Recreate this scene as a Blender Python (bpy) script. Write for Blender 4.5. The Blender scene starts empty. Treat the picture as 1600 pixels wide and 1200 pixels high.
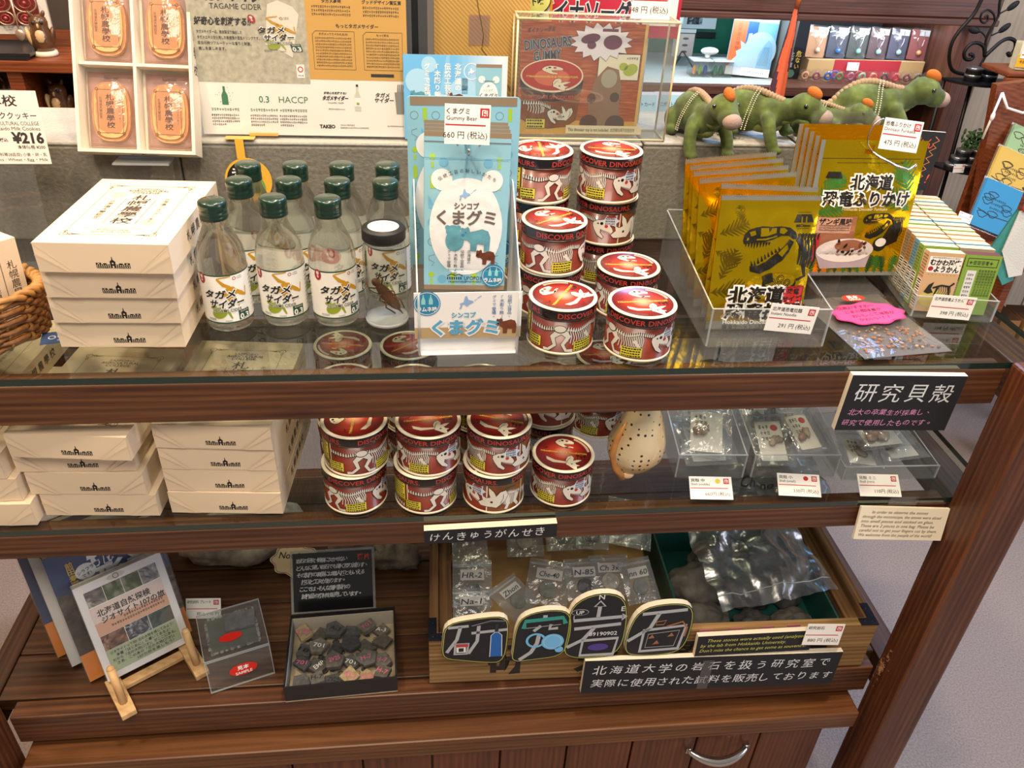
import bpy, bmesh, math, random
from mathutils import Vector, Matrix, Euler, noise
from mathutils.geometry import tessellate_polygon
PI = math.pi
random.seed(7)
SC = bpy.context.scene
COL = SC.collection

# ---------------------------------------------------------------- camera
_f, _p, _yaw, _r = 1256.96, 0.576841, 0.1280738, 0.0511688
def _axes(p, yaw, r):
    cy, sy = math.cos(yaw), math.sin(yaw)
    f0 = Vector((sy, cy, 0)); r0 = Vector((cy, -sy, 0)); u0 = Vector((0, 0, 1))
    f = f0*math.cos(p) - u0*math.sin(p); u = u0*math.cos(p) + f0*math.sin(p)
    return r0*math.cos(r) + u*math.sin(r), u*math.cos(r) - r0*math.sin(r), f
_R, _U, _F = _axes(_p, _yaw, _r)
cam = bpy.data.cameras.new('camera'); cam_o = bpy.data.objects.new('camera', cam); COL.objects.link(cam_o)
cam.sensor_width = 36; cam.lens = _f/1600*36; cam.clip_start = .02; cam.clip_end = 50
_m = Matrix((_R, _U, -_F)).transposed().to_4x4(); _m.translation = Vector((-0.0944, -0.7385, 1.3686))
cam_o.matrix_world = _m
SC.camera = cam_o

# ---------------------------------------------------------------- world, lights, exposure
SC.view_settings.view_transform = 'Standard'; SC.view_settings.look = 'None'
SC.view_settings.gamma = 1; SC.view_settings.use_curve_mapping = False
SC.view_settings.exposure = 0.35
w = bpy.data.worlds.new('world'); SC.world = w; w.use_nodes = True
w.node_tree.nodes['Background'].inputs[0].default_value = (1.0, .93, .84, 1)
w.node_tree.nodes['Background'].inputs[1].default_value = .19
SC.cycles.max_bounces = 12; SC.cycles.transparent_max_bounces = 48
SC.cycles.transmission_bounces = 10; SC.cycles.glossy_bounces = 5; SC.cycles.diffuse_bounces = 3
SC.cycles.sample_clamp_indirect = 4.0
def area(name, loc, target, size, power, col, shape='DISK', size_y=None):
    l = bpy.data.lights.new(name, 'AREA'); o = bpy.data.objects.new(name, l); COL.objects.link(o)
    l.shape = shape; l.size = size; l.energy = power; l.color = col
    if size_y: l.size_y = size_y
    o.location = loc; o.rotation_euler = (Vector(target)-Vector(loc)).to_track_quat('-Z', 'Y').to_euler()
    return o
WARM = (1.0, .78, .55)
area('ceiling_downlight', (-.75, -.35, 2.55), (-.6, 0, .9), .16, 13, WARM)
area('ceiling_downlight', (.15, -.25, 2.6), (.1, .05, .9), .16, 17, WARM)
area('ceiling_downlight', (-.1, .75, 2.6), (-.1, .3, .9), .16, 13, WARM)
area('ceiling_downlight', (.95, .25, 2.6), (.7, .2, .9), .16, 14, (1, .87, .72))
area('ceiling_downlight', (-1.1, 1.0, 2.5), (-.9, 1.0, .9), .16, 7, WARM)
area('ceiling_downlight', (-1.25, .25, 2.5), (-1.05, .35, 0), .16, 12, (1.0, .66, .38))
area('front_fill', (-.2, -1.3, 2.6), (-.1, -.1, .7), 1.2, 26, (1, .86, .70), 'RECTANGLE', .6)  # added overhead fill for the front faces and the bottom shelf
area('cool_bag_highlight', (.95, 1.10, 2.42), (.42, .15, .45), .9, 24, (.30, .54, 1.0), 'RECTANGLE', .55)  # added cool lamp, aimed to give the crate bag blue reflections
area('daylight_doorway', (3.2, -1.2, 1.5), (1.2, .6, 0), 1.2, 34, (.80, .84, 1.0), 'RECTANGLE', 1.6)
area('showcase_tube', (.64, 1.545, 1.058), (.64, 1.75, .90), .5, 1.5, (.62, .86, 1.0), 'RECTANGLE', .02)
area('showcase_tube', (1.17, 1.545, 1.058), (1.17, 1.70, .90), .4, 1.3, (.9, .95, 1.0), 'RECTANGLE', .02)

# ---------------------------------------------------------------- materials
_M = {}
def lin(c):
    if isinstance(c, str):
        c = [int(c[i:i+2], 16)/255 for i in (0, 2, 4)]
        c = [x/12.92 if x <= .04045 else ((x+.055)/1.055)**2.4 for x in c]
    return (c[0], c[1], c[2], 1)
def M(col, rough=.6, metal=0, spec=.5, coat=0, bump=0, bscale=200, emit=0, sheen=0, var=0):
    k = (col, rough, metal, spec, coat, bump, bscale, emit, sheen, var)
    if k in _M: return _M[k]
    m = bpy.data.materials.new('mat_%s' % (col if isinstance(col, str) else 'rgb')); m.use_nodes = True
    nt = m.node_tree; b = nt.nodes['Principled BSDF']; I = b.inputs
    I['Base Color'].default_value = lin(col); I['Roughness'].default_value = rough; I['Metallic'].default_value = metal
    I['Specular IOR Level'].default_value = spec; I['Coat Weight'].default_value = coat; I['Coat Roughness'].default_value = .08
    if sheen: I['Sheen Weight'].default_value = sheen
    if emit:
        I['Emission Color'].default_value = lin(col); I['Emission Strength'].default_value = emit
    tc = None
    if bump or var:
        tc = nt.nodes.new('ShaderNodeTexCoord'); n = nt.nodes.new('ShaderNodeTexNoise')
        n.inputs['Scale'].default_value = bscale; n.inputs['Detail'].default_value = 4
        nt.links.new(tc.outputs['Object'], n.inputs['Vector'])
        if bump:
            bp = nt.nodes.new('ShaderNodeBump'); bp.inputs['Strength'].default_value = bump; bp.inputs['Distance'].default_value = .002
            nt.links.new(n.outputs['Fac'], bp.inputs['Height']); nt.links.new(bp.outputs['Normal'], I['Normal'])
        if var:
            r = nt.nodes.new('ShaderNodeValToRGB'); c = lin(col)
            r.color_ramp.elements[0].position = .3; r.color_ramp.elements[1].position = .7
            r.color_ramp.elements[0].color = tuple(x*(1-var) for x in c[:3])+(1,); r.color_ramp.elements[1].color = tuple(min(1, x*(1+var)) for x in c[:3])+(1,)
            nt.links.new(n.outputs['Fac'], r.inputs['Fac']); nt.links.new(r.outputs['Color'], I['Base Color'])
    _M[k] = m
    return m
def ramp_mat(name, build):
    m = bpy.data.materials.new(name); m.use_nodes = True
    build(m.node_tree, m.node_tree.nodes['Principled BSDF']); return m
def ramp(nt, fac, stops):
    r = nt.nodes.new('ShaderNodeValToRGB'); e = r.color_ramp.elements
    while len(e) < len(stops): e.new(.5)
    for q, (p, c) in zip(e, stops): q.position = p; q.color = lin(c)
    nt.links.new(fac, r.inputs['Fac']); return r.outputs['Color']
def wood(name, dark, mid, light, axis=0, rough=.42, scale=1.0, wear=.5):
    def f(nt, b):
        N = nt.nodes.new; L = nt.links.new
        tc = N('ShaderNodeTexCoord'); mp = N('ShaderNodeMapping'); L(tc.outputs['Object'], mp.inputs['Vector'])
        s = [85*scale]*3; s[axis] = 3.2*scale; mp.inputs['Scale'].default_value = s
        oi = N('ShaderNodeObjectInfo'); ad = N('ShaderNodeVectorMath'); ad.operation = 'ADD'
        sc = N('ShaderNodeVectorMath'); sc.operation = 'SCALE'; sc.inputs['Scale'].default_value = 37
        cmb = N('ShaderNodeCombineXYZ')
        for i in range(3): L(oi.outputs['Random'], cmb.inputs[i])
        L(cmb.outputs[0], sc.inputs[0]); L(mp.outputs[0], ad.inputs[0]); L(sc.outputs[0], ad.inputs[1])
        n = N('ShaderNodeTexNoise'); n.inputs['Scale'].default_value = 1; n.inputs['Detail'].default_value = 6; n.inputs['Distortion'].default_value = 1.6
        L(ad.outputs[0], n.inputs['Vector'])
        wv = N('ShaderNodeTexWave'); wv.wave_type = 'RINGS'; wv.rings_direction = 'XYZ'[axis]
        wv.inputs['Scale'].default_value = .55; wv.inputs['Distortion'].default_value = 5; wv.inputs['Detail'].default_value = 3; wv.inputs['Detail Scale'].default_value = .7
        L(ad.outputs[0], wv.inputs['Vector'])
        mx = N('ShaderNodeMix'); mx.inputs[0].default_value = .18; L(n.outputs['Fac'], mx.inputs[2]); L(wv.outputs['Fac'], mx.inputs[3])
        col = ramp(nt, mx.outputs[0], [(.22, dark), (.5, mid), (.85, light)])
        n2 = N('ShaderNodeTexNoise'); n2.inputs['Scale'].default_value = 9; n2.inputs['Detail'].default_value = 8; n2.inputs['Roughness'].default_value = .75
        L(tc.outputs['Object'], n2.inputs['Vector'])
        wr = N('ShaderNodeMath'); wr.operation = 'GREATER_THAN'; wr.inputs[1].default_value = .72-.04*wear
        L(n2.outputs['Fac'], wr.inputs[0])
        m2 = N('ShaderNodeMix'); m2.data_type = 'RGBA'; L(wr.outputs[0], m2.inputs[0]); L(col, m2.inputs[6]); m2.inputs[7].default_value = lin('b08560')
        L(m2.outputs[2], b.inputs['Base Color']); b.inputs['Roughness'].default_value = rough
        bp = N('ShaderNodeBump'); bp.inputs['Strength'].default_value = .18; bp.inputs['Distance'].default_value = .001
        L(n.outputs['Fac'], bp.inputs['Height']); L(bp.outputs['Normal'], b.inputs['Normal'])
    return ramp_mat(name, f)
def clear(name, tint='ffffff', alpha=.0, rough=.02, spec_boost=1.0, ior=1.5, bump=0, bscale=60, film='ffffff'):
    """thin clear plastic or glass sheet: see-through, with Fresnel reflection and an optional milky film"""
    m = bpy.data.materials.new(name); m.use_nodes = True; nt = m.node_tree; nt.nodes.clear(); N = nt.nodes.new; L = nt.links.new
    out = N('ShaderNodeOutputMaterial'); tr = N('ShaderNodeBsdfTransparent'); tr.inputs[0].default_value = lin(tint)
    gl = N('ShaderNodeBsdfGlossy'); gl.inputs['Roughness'].default_value = rough
    df = N('ShaderNodeBsdfDiffuse'); df.inputs[0].default_value = lin(film)
    fr = N('ShaderNodeFresnel'); ge = N('ShaderNodeNewGeometry'); im = N('ShaderNodeMix'); im.inputs[2].default_value = ior; im.inputs[3].default_value = 1/ior
    L(ge.outputs['Backfacing'], im.inputs[0]); L(im.outputs[0], fr.inputs['IOR'])
    mu = N('ShaderNodeMath'); mu.operation = 'MULTIPLY'; mu.use_clamp = True; mu.inputs[1].default_value = spec_boost; L(fr.outputs[0], mu.inputs[0])
    a = N('ShaderNodeMixShader'); a.inputs[0].default_value = alpha; L(tr.outputs[0], a.inputs[1]); L(df.outputs[0], a.inputs[2])
    c = N('ShaderNodeMixShader'); L(mu.outputs[0], c.inputs[0]); L(a.outputs[0], c.inputs[1]); L(gl.outputs[0], c.inputs[2]); L(c.outputs[0], out.inputs[0])
    if bump:
        tc = N('ShaderNodeTexCoord'); n = N('ShaderNodeTexNoise'); n.inputs['Scale'].default_value = bscale; n.inputs['Detail'].default_value = 3; n.inputs['Distortion'].default_value = 1
        bp = N('ShaderNodeBump'); bp.inputs['Strength'].default_value = bump; bp.inputs['Distance'].default_value = .004
        L(tc.outputs['Object'], n.inputs['Vector']); L(n.outputs['Fac'], bp.inputs['Height']); L(bp.outputs['Normal'], gl.inputs['Normal']); L(bp.outputs['Normal'], fr.inputs['Normal'])
    return m

WOOD_X = wood('stained_wood_x', '321c10', '55321d', '784e2e', 0)
WOOD_Y = wood('stained_wood_y', '2c190e', '4a2c19', '684326', 1)
WOOD_Z = wood('stained_wood_z', '30180e', '532c18', '744629', 2, wear=1.5)
BOARD = wood('shelf_board', '2c1a0e', '4c2f1a', '6d4829', 0, scale=.8)
PINE = wood('pine_edge', '3c2210', '643c1d', '855730', 0, scale=.8)
CAB_WOOD = wood('red_cabinet_wood', '40200f', '63341b', '7c4627', 2)
CRATE = wood('crate_wood', '57401f', '8b6a40', 'b08f5e', 0, rough=.8, wear=1)
CRATE_Y = wood('crate_wood_side', '3c2a1a', '6b4a2a', '93703f', 1, rough=.8, wear=1)
BEECH = wood('beech', 'b98f5c', 'd0a873', 'dfbd8c', 2, rough=.6, scale=.6, wear=-3)
RED_WOOD = wood('red_brown_wood', '54240f', '7c3d1c', '96552c', 0, wear=-2)
CASE_WOOD = wood('old_case_wood', '38211a', '573529', '70493a', 0, wear=1)
CASE_WOOD_Z = wood('old_case_wood_z', '38211a', '573529', '70493a', 2, wear=1)
GLASS = clear('shelf_glass', 'f0f4f1', ior=1.5)
GLASS_EDGE = M('0e2a24', .1, coat=1)
ACRYL = clear('clear_acrylic', 'f6f8f8', alpha=.03, ior=1.45)
ACRYL_EDGE = clear('acrylic_edge', 'f4f6f8', alpha=.42, rough=.1, film='cfd6da')
FILM = clear('cellophane', 'f7f7f7', alpha=.04, rough=.12, ior=1.5, bump=.5, bscale=45)
BAG = clear('zip_bag_plastic', 'eef1f4', alpha=.09, rough=.14, spec_boost=1.5, bump=.9, bscale=38, film='dfe4ea')
SLEEVE = clear('clear_sleeve', 'fafafa', alpha=.02, rough=.06, ior=1.5, bump=.25, bscale=25)
WHITE = M('f4f2ec', .55); PAPER = M('f1ede4', .7); INK = M('1c1a1a', .6); CREAM = M('f0e2cb', .62)
BLACK = M('15161a', .5); STEEL = M('c9c9c9', .22, 1); RED = M('c2202c', .5); CHALK = M('d9dcdf', .9)

# ---------------------------------------------------------------- mesh building
_T = {}
def glyphs(s, bold=0):
    k = (s, bold)
    if k not in _T:
        cu = bpy.data.curves.new('t', 'FONT'); cu.body = s; cu.size = 1; cu.resolution_u = 2; cu.offset = bold
        o = bpy.data.objects.new('t', cu); COL.objects.link(o)
        dg = bpy.context.evaluated_depsgraph_get(); e = o.evaluated_get(dg); me = e.to_mesh()
        vs = [(v.co.x, v.co.y) for v in me.vertices]; fs = [tuple(p.vertices) for p in me.polygons]
        e.to_mesh_clear(); bpy.data.objects.remove(o); bpy.data.curves.remove(cu)
        xs = [v[0] for v in vs] or [0]; ys = [v[1] for v in vs] or [0]
        _T[k] = (vs, fs, min(xs), max(xs), min(ys), max(ys))
    return _T[k]
class MB:
    def __init__(s): s.v = []; s.f = []; s.m = []; s.mats = []; s.sm = []
    def mi(s, m):
        if m not in s.mats: s.mats.append(m)
        return s.mats.index(m)
    def add(s, vs, fs, m, smooth=False, R=None):
        b = len(s.v); i = s.mi(m)
        s.v += [tuple(R @ Vector(x)) if R else tuple(x) for x in vs]
        for f in fs: s.f.append(tuple(b+j for j in f)); s.m.append(i); s.sm.append(smooth)
        return s
    def box(s, lo, hi, m, R=None):
        x0, y0, z0 = lo; x1, y1, z1 = hi
        return s.add([(x0,y0,z0),(x1,y0,z0),(x1,y1,z0),(x0,y1,z0),(x0,y0,z1),(x1,y0,z1),(x1,y1,z1),(x0,y1,z1)],
              [(3,2,1,0),(4,5,6,7),(0,1,5,4),(1,2,6,5),(2,3,7,6),(3,0,4,7)], m, False, R)
    def poly(s, pts, m): return s.add(pts, [tuple(range(len(pts)))], m)
    def grid(s, fn, nu, nv, m, smooth=True, wrap=False, mfn=None, skip=None):
        b = len(s.v)
        for j in range(nv+1):
            for i in range(nu + (0 if wrap else 1)): s.v.append(tuple(fn(i/nu, j/nv)))
        W = nu if wrap else nu+1
        for j in range(nv):
            for i in range(nu):
                if skip and skip((i+.5)/nu, (j+.5)/nv): continue
                s.f.append((b+j*W+i, b+j*W+(i+1) % W, b+(j+1)*W+(i+1) % W, b+(j+1)*W+i))
                s.m.append(s.mi(mfn(i/nu, j/nv) if mfn else m)); s.sm.append(smooth)
        return s
    def lathe(s, prof, m, n=32, R=None, mats=None, c=(0, 0), smooth=True):
        b = len(s.v)
        for r, z in prof:
            for i in range(n):
                a = 2*PI*i/n; p = Vector((c[0]+r*math.cos(a), c[1]+r*math.sin(a), z)); s.v.append(tuple(R @ p) if R else tuple(p))
        for j in range(len(prof)-1):
            for i in range(n):
                s.f.append((b+j*n+i, b+j*n+(i+1) % n, b+(j+1)*n+(i+1) % n, b+(j+1)*n+i)); s.m.append(s.mi(mats[j] if mats else m)); s.sm.append(smooth)
        for j, rev in ((0, True), (len(prof)-1, False)):
            if prof[j][0] > 1e-5:
                q = [b+j*n+i for i in range(n)]; s.f.append(tuple(q[::-1] if rev else q)); s.m.append(s.mi(mats[min(j, len(mats)-1)] if mats else m)); s.sm.append(False)
        return s
    def tube(s, pts, r, m, n=8, closed=False, cap=True):
        P = [Vector(p) for p in pts]; N = len(P); b = len(s.v); up = None
        for i, p in enumerate(P):
            t = (P[(i+1) % N]-P[i-1]) if closed else (P[min(i+1, N-1)]-P[max(i-1, 0)])
            t.normalize()
            if up is None:
                up = t.orthogonal().normalized()
            up = (up - t*up.dot(t)).normalized(); sd = t.cross(up)
            rr = r[i] if isinstance(r, (list, tuple)) else r
            for k in range(n):
                a = 2*PI*k/n; s.v.append(tuple(p+(up*math.cos(a)+sd*math.sin(a))*rr))
        i0 = s.mi(m)
        for i in range(N if closed else N-1):
            for k in range(n):
                j = (i+1) % N
                s.f.append((b+i*n+k, b+i*n+(k+1) % n, b+j*n+(k+1) % n, b+j*n+k)); s.m.append(i0); s.sm.append(True)
        if cap and not closed:
            s.f.append(tuple(b+k for k in range(n))[::-1]); s.m.append(i0); s.sm.append(False)
            s.f.append(tuple(b+(N-1)*n+k for k in range(n))); s.m.append(i0); s.sm.append(False)
        return s
    def blob(s, c, r, m, n=12, R=None, amp=0, seed=0, freq=1.0, flat=None):
        """rounded lump: ellipsoid with optional noise"""
        c = Vector(c); rx, ry, rz = (r, r, r) if not isinstance(r, (tuple, list)) else r
        def fn(u, v):
            a = 2*PI*u; t = PI*(v-.5); d = Vector((math.cos(t)*math.cos(a), math.cos(t)*math.sin(a), math.sin(t)))
            k = 1 + (amp*noise.noise(d*freq*2+Vector((seed*3.1, seed*1.7, seed)))*2 if amp else 0)
            q = Vector((d.x*rx*k, d.y*ry*k, d.z*rz*k))
            if flat is not None and q.z < -flat*rz: q.z = -flat*rz
            return (R @ q if R else q)+c
        return s.grid(fn, n*2, n, m, True, True)
    def prism(s, pts, z0, z1, m, mtop=None, R=None, mbot=None):
        n = len(pts); b = len(s.v)
        for z in (z0, z1):
            for p in pts:
                q = Vector((p[0], p[1], z)); s.v.append(tuple(R @ q) if R else tuple(q))
        for i in range(n): s.f.append((b+i, b+(i+1) % n, b+n+(i+1) % n, b+n+i)); s.m.append(s.mi(m)); s.sm.append(False)
        for t in tessellate_polygon([[Vector((p[0], p[1], 0)) for p in pts]]):
            s.f.append(tuple(b+n+k for k in t)); s.m.append(s.mi(mtop or m)); s.sm.append(False)
            s.f.append(tuple(b+k for k in t)[::-1]); s.m.append(s.mi(mbot or m)); s.sm.append(False)
        return s
    def obj(s, name, parent=None, loc=None, rot=None, bevel=0, seg=2, fix=False):
        me = bpy.data.meshes.new(name); me.from_pydata(s.v, [], s.f)
        for m in s.mats: me.materials.append(m)
        me.polygons.foreach_set('material_index', s.m); me.polygons.foreach_set('use_smooth', s.sm)
        if fix:
            bm = bmesh.new(); bm.from_mesh(me); bmesh.ops.recalc_face_normals(bm, faces=bm.faces); bm.to_mesh(me); bm.free()
        me.update()
        o = bpy.data.objects.new(name, me); COL.objects.link(o)
        if parent: o.parent = parent
        if loc: o.location = loc
        if rot: o.rotation_euler = rot
        if bevel:
            b = o.modifiers.new('bevel', 'BEVEL'); b.width = bevel; b.segments = seg; b.limit_method = 'ANGLE'
        return o
class Print:
    """flat printing laid on a surface map f(u, v, h)"""
    def __init__(s, mb, f, maxlen=None, step=.00016, base=0): s.mb = mb; s.f = f; s.ml = maxlen; s.st = step; s.base = base
    def tris(s, vs, fs, m, L):
        h = s.base+L*s.st
        if s.ml:
            T = [tuple(vs[i] for i in (f[0], f[k], f[k+1])) for f in fs for k in range(1, len(f)-1)]
            out = []; n = 0
            while T and n < 20000:
                n += 1; a, b, c = T.pop()
                d = [math.dist(a, b), math.dist(b, c), math.dist(c, a)]; k = d.index(max(d))
                if d[k] > s.ml:
                    if k == 1: a, b, c = b, c, a
                    elif k == 2: a, b, c = c, a, b
                    q = ((a[0]+b[0])/2, (a[1]+b[1])/2); T += [(a, q, c), (q, b, c)]
                else: out.append((a, b, c))
            s.mb.add([s.f(p[0], p[1], h) for t in out for p in t], [(3*i, 3*i+1, 3*i+2) for i in range(len(out))], m)
        else: s.mb.add([s.f(p[0], p[1], h) for p in vs], fs, m)
    def poly(s, pts, m, L=1):
        n = len(pts); A = sum(pts[i][0]*pts[(i+1) % n][1]-pts[(i+1) % n][0]*pts[i][1] for i in range(n))
        if A < 0: pts = pts[::-1]
        T = tessellate_polygon([[Vector((p[0], p[1], 0)) for p in pts]]); F = []
        for t in T:
            a, b, c = (pts[i] for i in t)
            F.append(t if (b[0]-a[0])*(c[1]-a[1])-(c[0]-a[0])*(b[1]-a[1]) > 0 else t[::-1])
        s.tris(pts, F, m, L)
    def rect(s, u0, v0, u1, v1, m, L=1): s.tris([(u0, v0), (u1, v0), (u1, v1), (u0, v1)], [(0, 1, 2, 3)], m, L)
    def ell(s, u, v, ru, rv, m, L=1, n=28, rot=0):
        c, d = math.cos(rot), math.sin(rot); P = []
        for i in range(n):
            a = 2*PI*i/n; x, y = ru*math.cos(a), rv*math.sin(a); P.append((u+x*c-y*d, v+x*d+y*c))
        s.poly(P, m, L)
    def ring(s, u, v, r, w, m, L=1, n=28): s.line([(u+r*math.cos(2*PI*i/n), v+r*math.sin(2*PI*i/n)) for i in range(n+1)], w, m, L)
    def line(s, pts, w, m, L=1):
        vs = []; n = len(pts)
        for i, p in enumerate(pts):
            a = pts[max(i-1, 0)]; b = pts[min(i+1, n-1)]; dx, dy = b[0]-a[0], b[1]-a[1]; d = math.hypot(dx, dy) or 1
            if n > 2 and i == n-1 and math.dist(pts[0], pts[-1]) < 1e-9 or (n > 2 and i == 0 and math.dist(pts[0], pts[-1]) < 1e-9):
                a = pts[-2]; b = pts[1]; dx, dy = b[0]-a[0], b[1]-a[1]; d = math.hypot(dx, dy) or 1
            ww = (w[i] if isinstance(w, (list, tuple)) else w)/2
            vs += [(p[0]+dy/d*ww, p[1]-dx/d*ww), (p[0]-dy/d*ww, p[1]+dx/d*ww)]
        s.tris(vs, [(2*i, 2*i+2, 2*i+3, 2*i+1) for i in range(n-1)], m, L)
    def frame(s, u0, v0, u1, v1, w, m, L=1):
        for q in ((u0, v0, u1, v0+w), (u0, v1-w, u1, v1), (u0, v0+w, u0+w, v1-w), (u1-w, v0+w, u1, v1-w)): s.rect(*q, m, L)
    def text(s, t, u, v, h, m, L=2, bold=0, w=None, al='c', rot=0, shear=0, sx=1.0, halo=None, hw=.03):
        """h = height of the glyph box; centred on (u, v) unless al = 'l' or 'r'"""
        if halo: s.text(t, u, v, h, halo, L-1 if L > 1 else L, bold+hw, w, al, rot, shear, sx)
        X = glyphs(t, bold); B = glyphs(t, 0); vs, fs = X[0], X[1]
        if not vs: return
        H = .92 if any(ord(c) > 0x2fff for c in t) else .73
        k = h/H; cy = (B[4]+B[5])/2 if len(t) == 1 else (.36 if H == .73 else .38)
        kx = k*sx
        if w: kx = w/max(B[3]-B[2], 1e-6)
        cx = (B[2]+B[3])/2 if al == 'c' else (B[2] if al == 'l' else B[3])
        c, d = math.cos(rot), math.sin(rot); P = []
        for x, y in vs:
            yy = (y-cy)*k; xx = (x-cx)*kx+yy*shear; P.append((u+xx*c-yy*d, v+xx*d+yy*c))
        s.tris(P, fs, m, L)
    def vtext(s, t, u, v, h, m, L=2, bold=0, gap=1.08, sx=1.0, jit=0):
        """one column, first glyph centred at (u, v)"""
        for i, ch in enumerate(t):
            if ch == ' ': continue
            if ch in 'ー': s.text('|', u, v-i*h*gap, h*.8, m, L, bold); continue
            s.text(ch, u+(random.uniform(-jit, jit)*h if jit else 0), v-i*h*gap, h*(.9 if ch < 'ヶ' and ch > 'ぁ' else 1), m, L, bold, sx=sx)
    def hand(s, t, u, v, h, m, L=2, bold=.0, pitch=1.05, jit=.06, shear=.15):
        """hand-written row starting at u"""
        for ch in t:
            if ch not in ' \u3000': s.text(ch, u+h/2, v+random.uniform(-jit, jit)*h, h*random.uniform(.88, 1.05), m, L, bold, rot=random.uniform(-.06, .06), shear=shear)
            u += h*pitch*(.6 if ch in ' .,、。・' else 1)
    def scribble(s, u, v, w, h, m, L=2, lw=None, n=None):
        """a row of tiny illegible print"""
        lw = lw or h*.16; n = n or max(3, int(w/h/.9))
        for i in range(n):
            x = u+w*(i+.08)/n; d = w/n*.8; q = random.random()
            s.rect(x, v+h*.38, x+d, v+h*.38+lw, m, L)
            if q < .7: s.rect(x+d*.4, v, x+d*.4+lw, v+h*.9, m, L)
            if q > .3: s.rect(x, v+h*.75, x+d, v+h*.75+lw, m, L)
            if q > .55: s.rect(x+d*.1, v, x+d*.9, v+lw, m, L)
def plane_map(o=(0, 0, 0), U=(1, 0, 0), V=(0, 0, 1)):
    o, U, V = Vector(o), Vector(U).normalized(), Vector(V).normalized(); W = U.cross(V)
    return lambda u, v, h: o+U*u+V*v+W*h
def cyl_map(r, z0=0, a0=0):
    """u = arc length, 0 faces -y; v = height"""
    return lambda u, v, h: Vector(((r+h)*math.sin(u/r+a0), -(r+h)*math.cos(u/r+a0), z0+v))
def tag(o, label, cat, group=None, kind=None):
    if label: o['label'] = label; o['category'] = cat
    if group: o['group'] = group
    if kind: o['kind'] = kind
    return o
def struct(o): o['kind'] = 'structure'; return o
def thing(name, label, cat, loc=(0, 0, 0), rz=0, group=None, rot=None):
    o = bpy.data.objects.new(name, None); COL.objects.link(o); o.empty_display_size = .02
    o.location = loc; o.rotation_euler = rot or (0, 0, rz)
    return tag(o, label, cat, group)
def dup(o, label, loc=None, rz=None, group=None, rot=None, skip=()):
    r = o.copy(); COL.objects.link(r)
    if loc is not None: r.location = loc
    if rz is not None: r.rotation_euler = (0, 0, rz)
    if rot is not None: r.rotation_euler = rot
    r['label'] = label
    if group: r['group'] = group
    for c in list(o.children):
        if c.name.split('.')[0] in skip: continue
        d = c.copy(); COL.objects.link(d); d.parent = r
        for g in list(c.children):
            e = g.copy(); COL.objects.link(e); e.parent = d
    return r

# ================================================================ ROOM
b = MB(); b.box((-3.2, -3, -.02), (5, 4.5, 0), M('8f837f', .95, bump=1, bscale=260, var=.22)); struct(b.obj('floor'))
b = MB(); b.box((-3.2, 2.6, 0), (5, 2.7, 2.7), M('8d8478', .9)); struct(b.obj('wall_back'))
b = MB(); b.box((4.2, -3, 0), (4.3, 2.6, 2.7), M('9a9284', .9)); struct(b.obj('wall_right'))
b = MB(); b.box((-2.4, -3, 0), (-2.3, 2.6, 2.7), M('9a8a72', .9)); struct(b.obj('wall_left'))

# ================================================================ SHELF UNIT
shelf = thing('display_shelf', 'long dark-stained wooden display shelf with two glass shelves and a plank bottom shelf', 'shelf', (0, .2, 0))
S = Matrix.Translation((0, -.2, 0))
def part(lo, hi, m, name, bevel=.002, p=shelf):
    c = Vector(((lo[0]+hi[0])/2, (lo[1]+hi[1])/2, (lo[2]+hi[2])/2)); b = MB()
    b.box(tuple(Vector(lo)-c), tuple(Vector(hi)-c), m)
    return b.obj(name, p, tuple(c-Vector(p.location)), bevel=bevel)
for x0, x1 in ((.588, .648), (-.735, -.675)):
    part((x0, -.06, 0), (x1, 0, .903), WOOD_Z, 'leg', .004)
    part((x0, .50, 0), (x1, .56, .891), WOOD_Z, 'leg', .004)
for z0, z1 in ((.842, .8915), (.648, .6835), (.292, .348)):
    part((-.674, .0005, z0), (.587, .028, z1), WOOD_X, 'front_rail')
    part((-.674, .50, z0), (.587, .528, z1), WOOD_X, 'back_rail')
    part((.603, .0005, z0), (.647, .499, z1), WOOD_Y, 'side_rail')
    part((-.733, .0005, z0), (-.705, .499, z1 if z0 > .3 else .325), WOOD_Y, 'side_rail')
def pane(x0, x1, y0, y1, z0, z1, name):
    b = MB(); e = GLASS_EDGE
    b.add([(x0,y0,z0),(x1,y0,z0),(x1,y1,z0),(x0,y1,z0),(x0,y0,z1),(x1,y0,z1),(x1,y1,z1),(x0,y1,z1)], [(3,2,1,0),(4,5,6,7)], GLASS, False, S)
    b.add([(x0,y0,z0),(x1,y0,z0),(x1,y1,z0),(x0,y1,z0),(x0,y0,z1),(x1,y0,z1),(x1,y1,z1),(x0,y1,z1)], [(0,1,5,4),(1,2,6,5),(2,3,7,6),(3,0,4,7)], e, False, S)
    return b.obj(name, shelf)
pane(-.76, .655, .0012, .56, .892, .900, 'glass_top')
pane(-.74, .655, .0012, .499, .684, .692, 'glass_shelf')
part((-.733, .029, .326), (-.701, .499, .350), WOOD_Y, 'end_board')
for i in range(6):
    y0 = .029+i*.0785
    part((-.6995, y0, .328), (.600, y0+.0765, .350), BOARD, 'plank', .0015)
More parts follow.
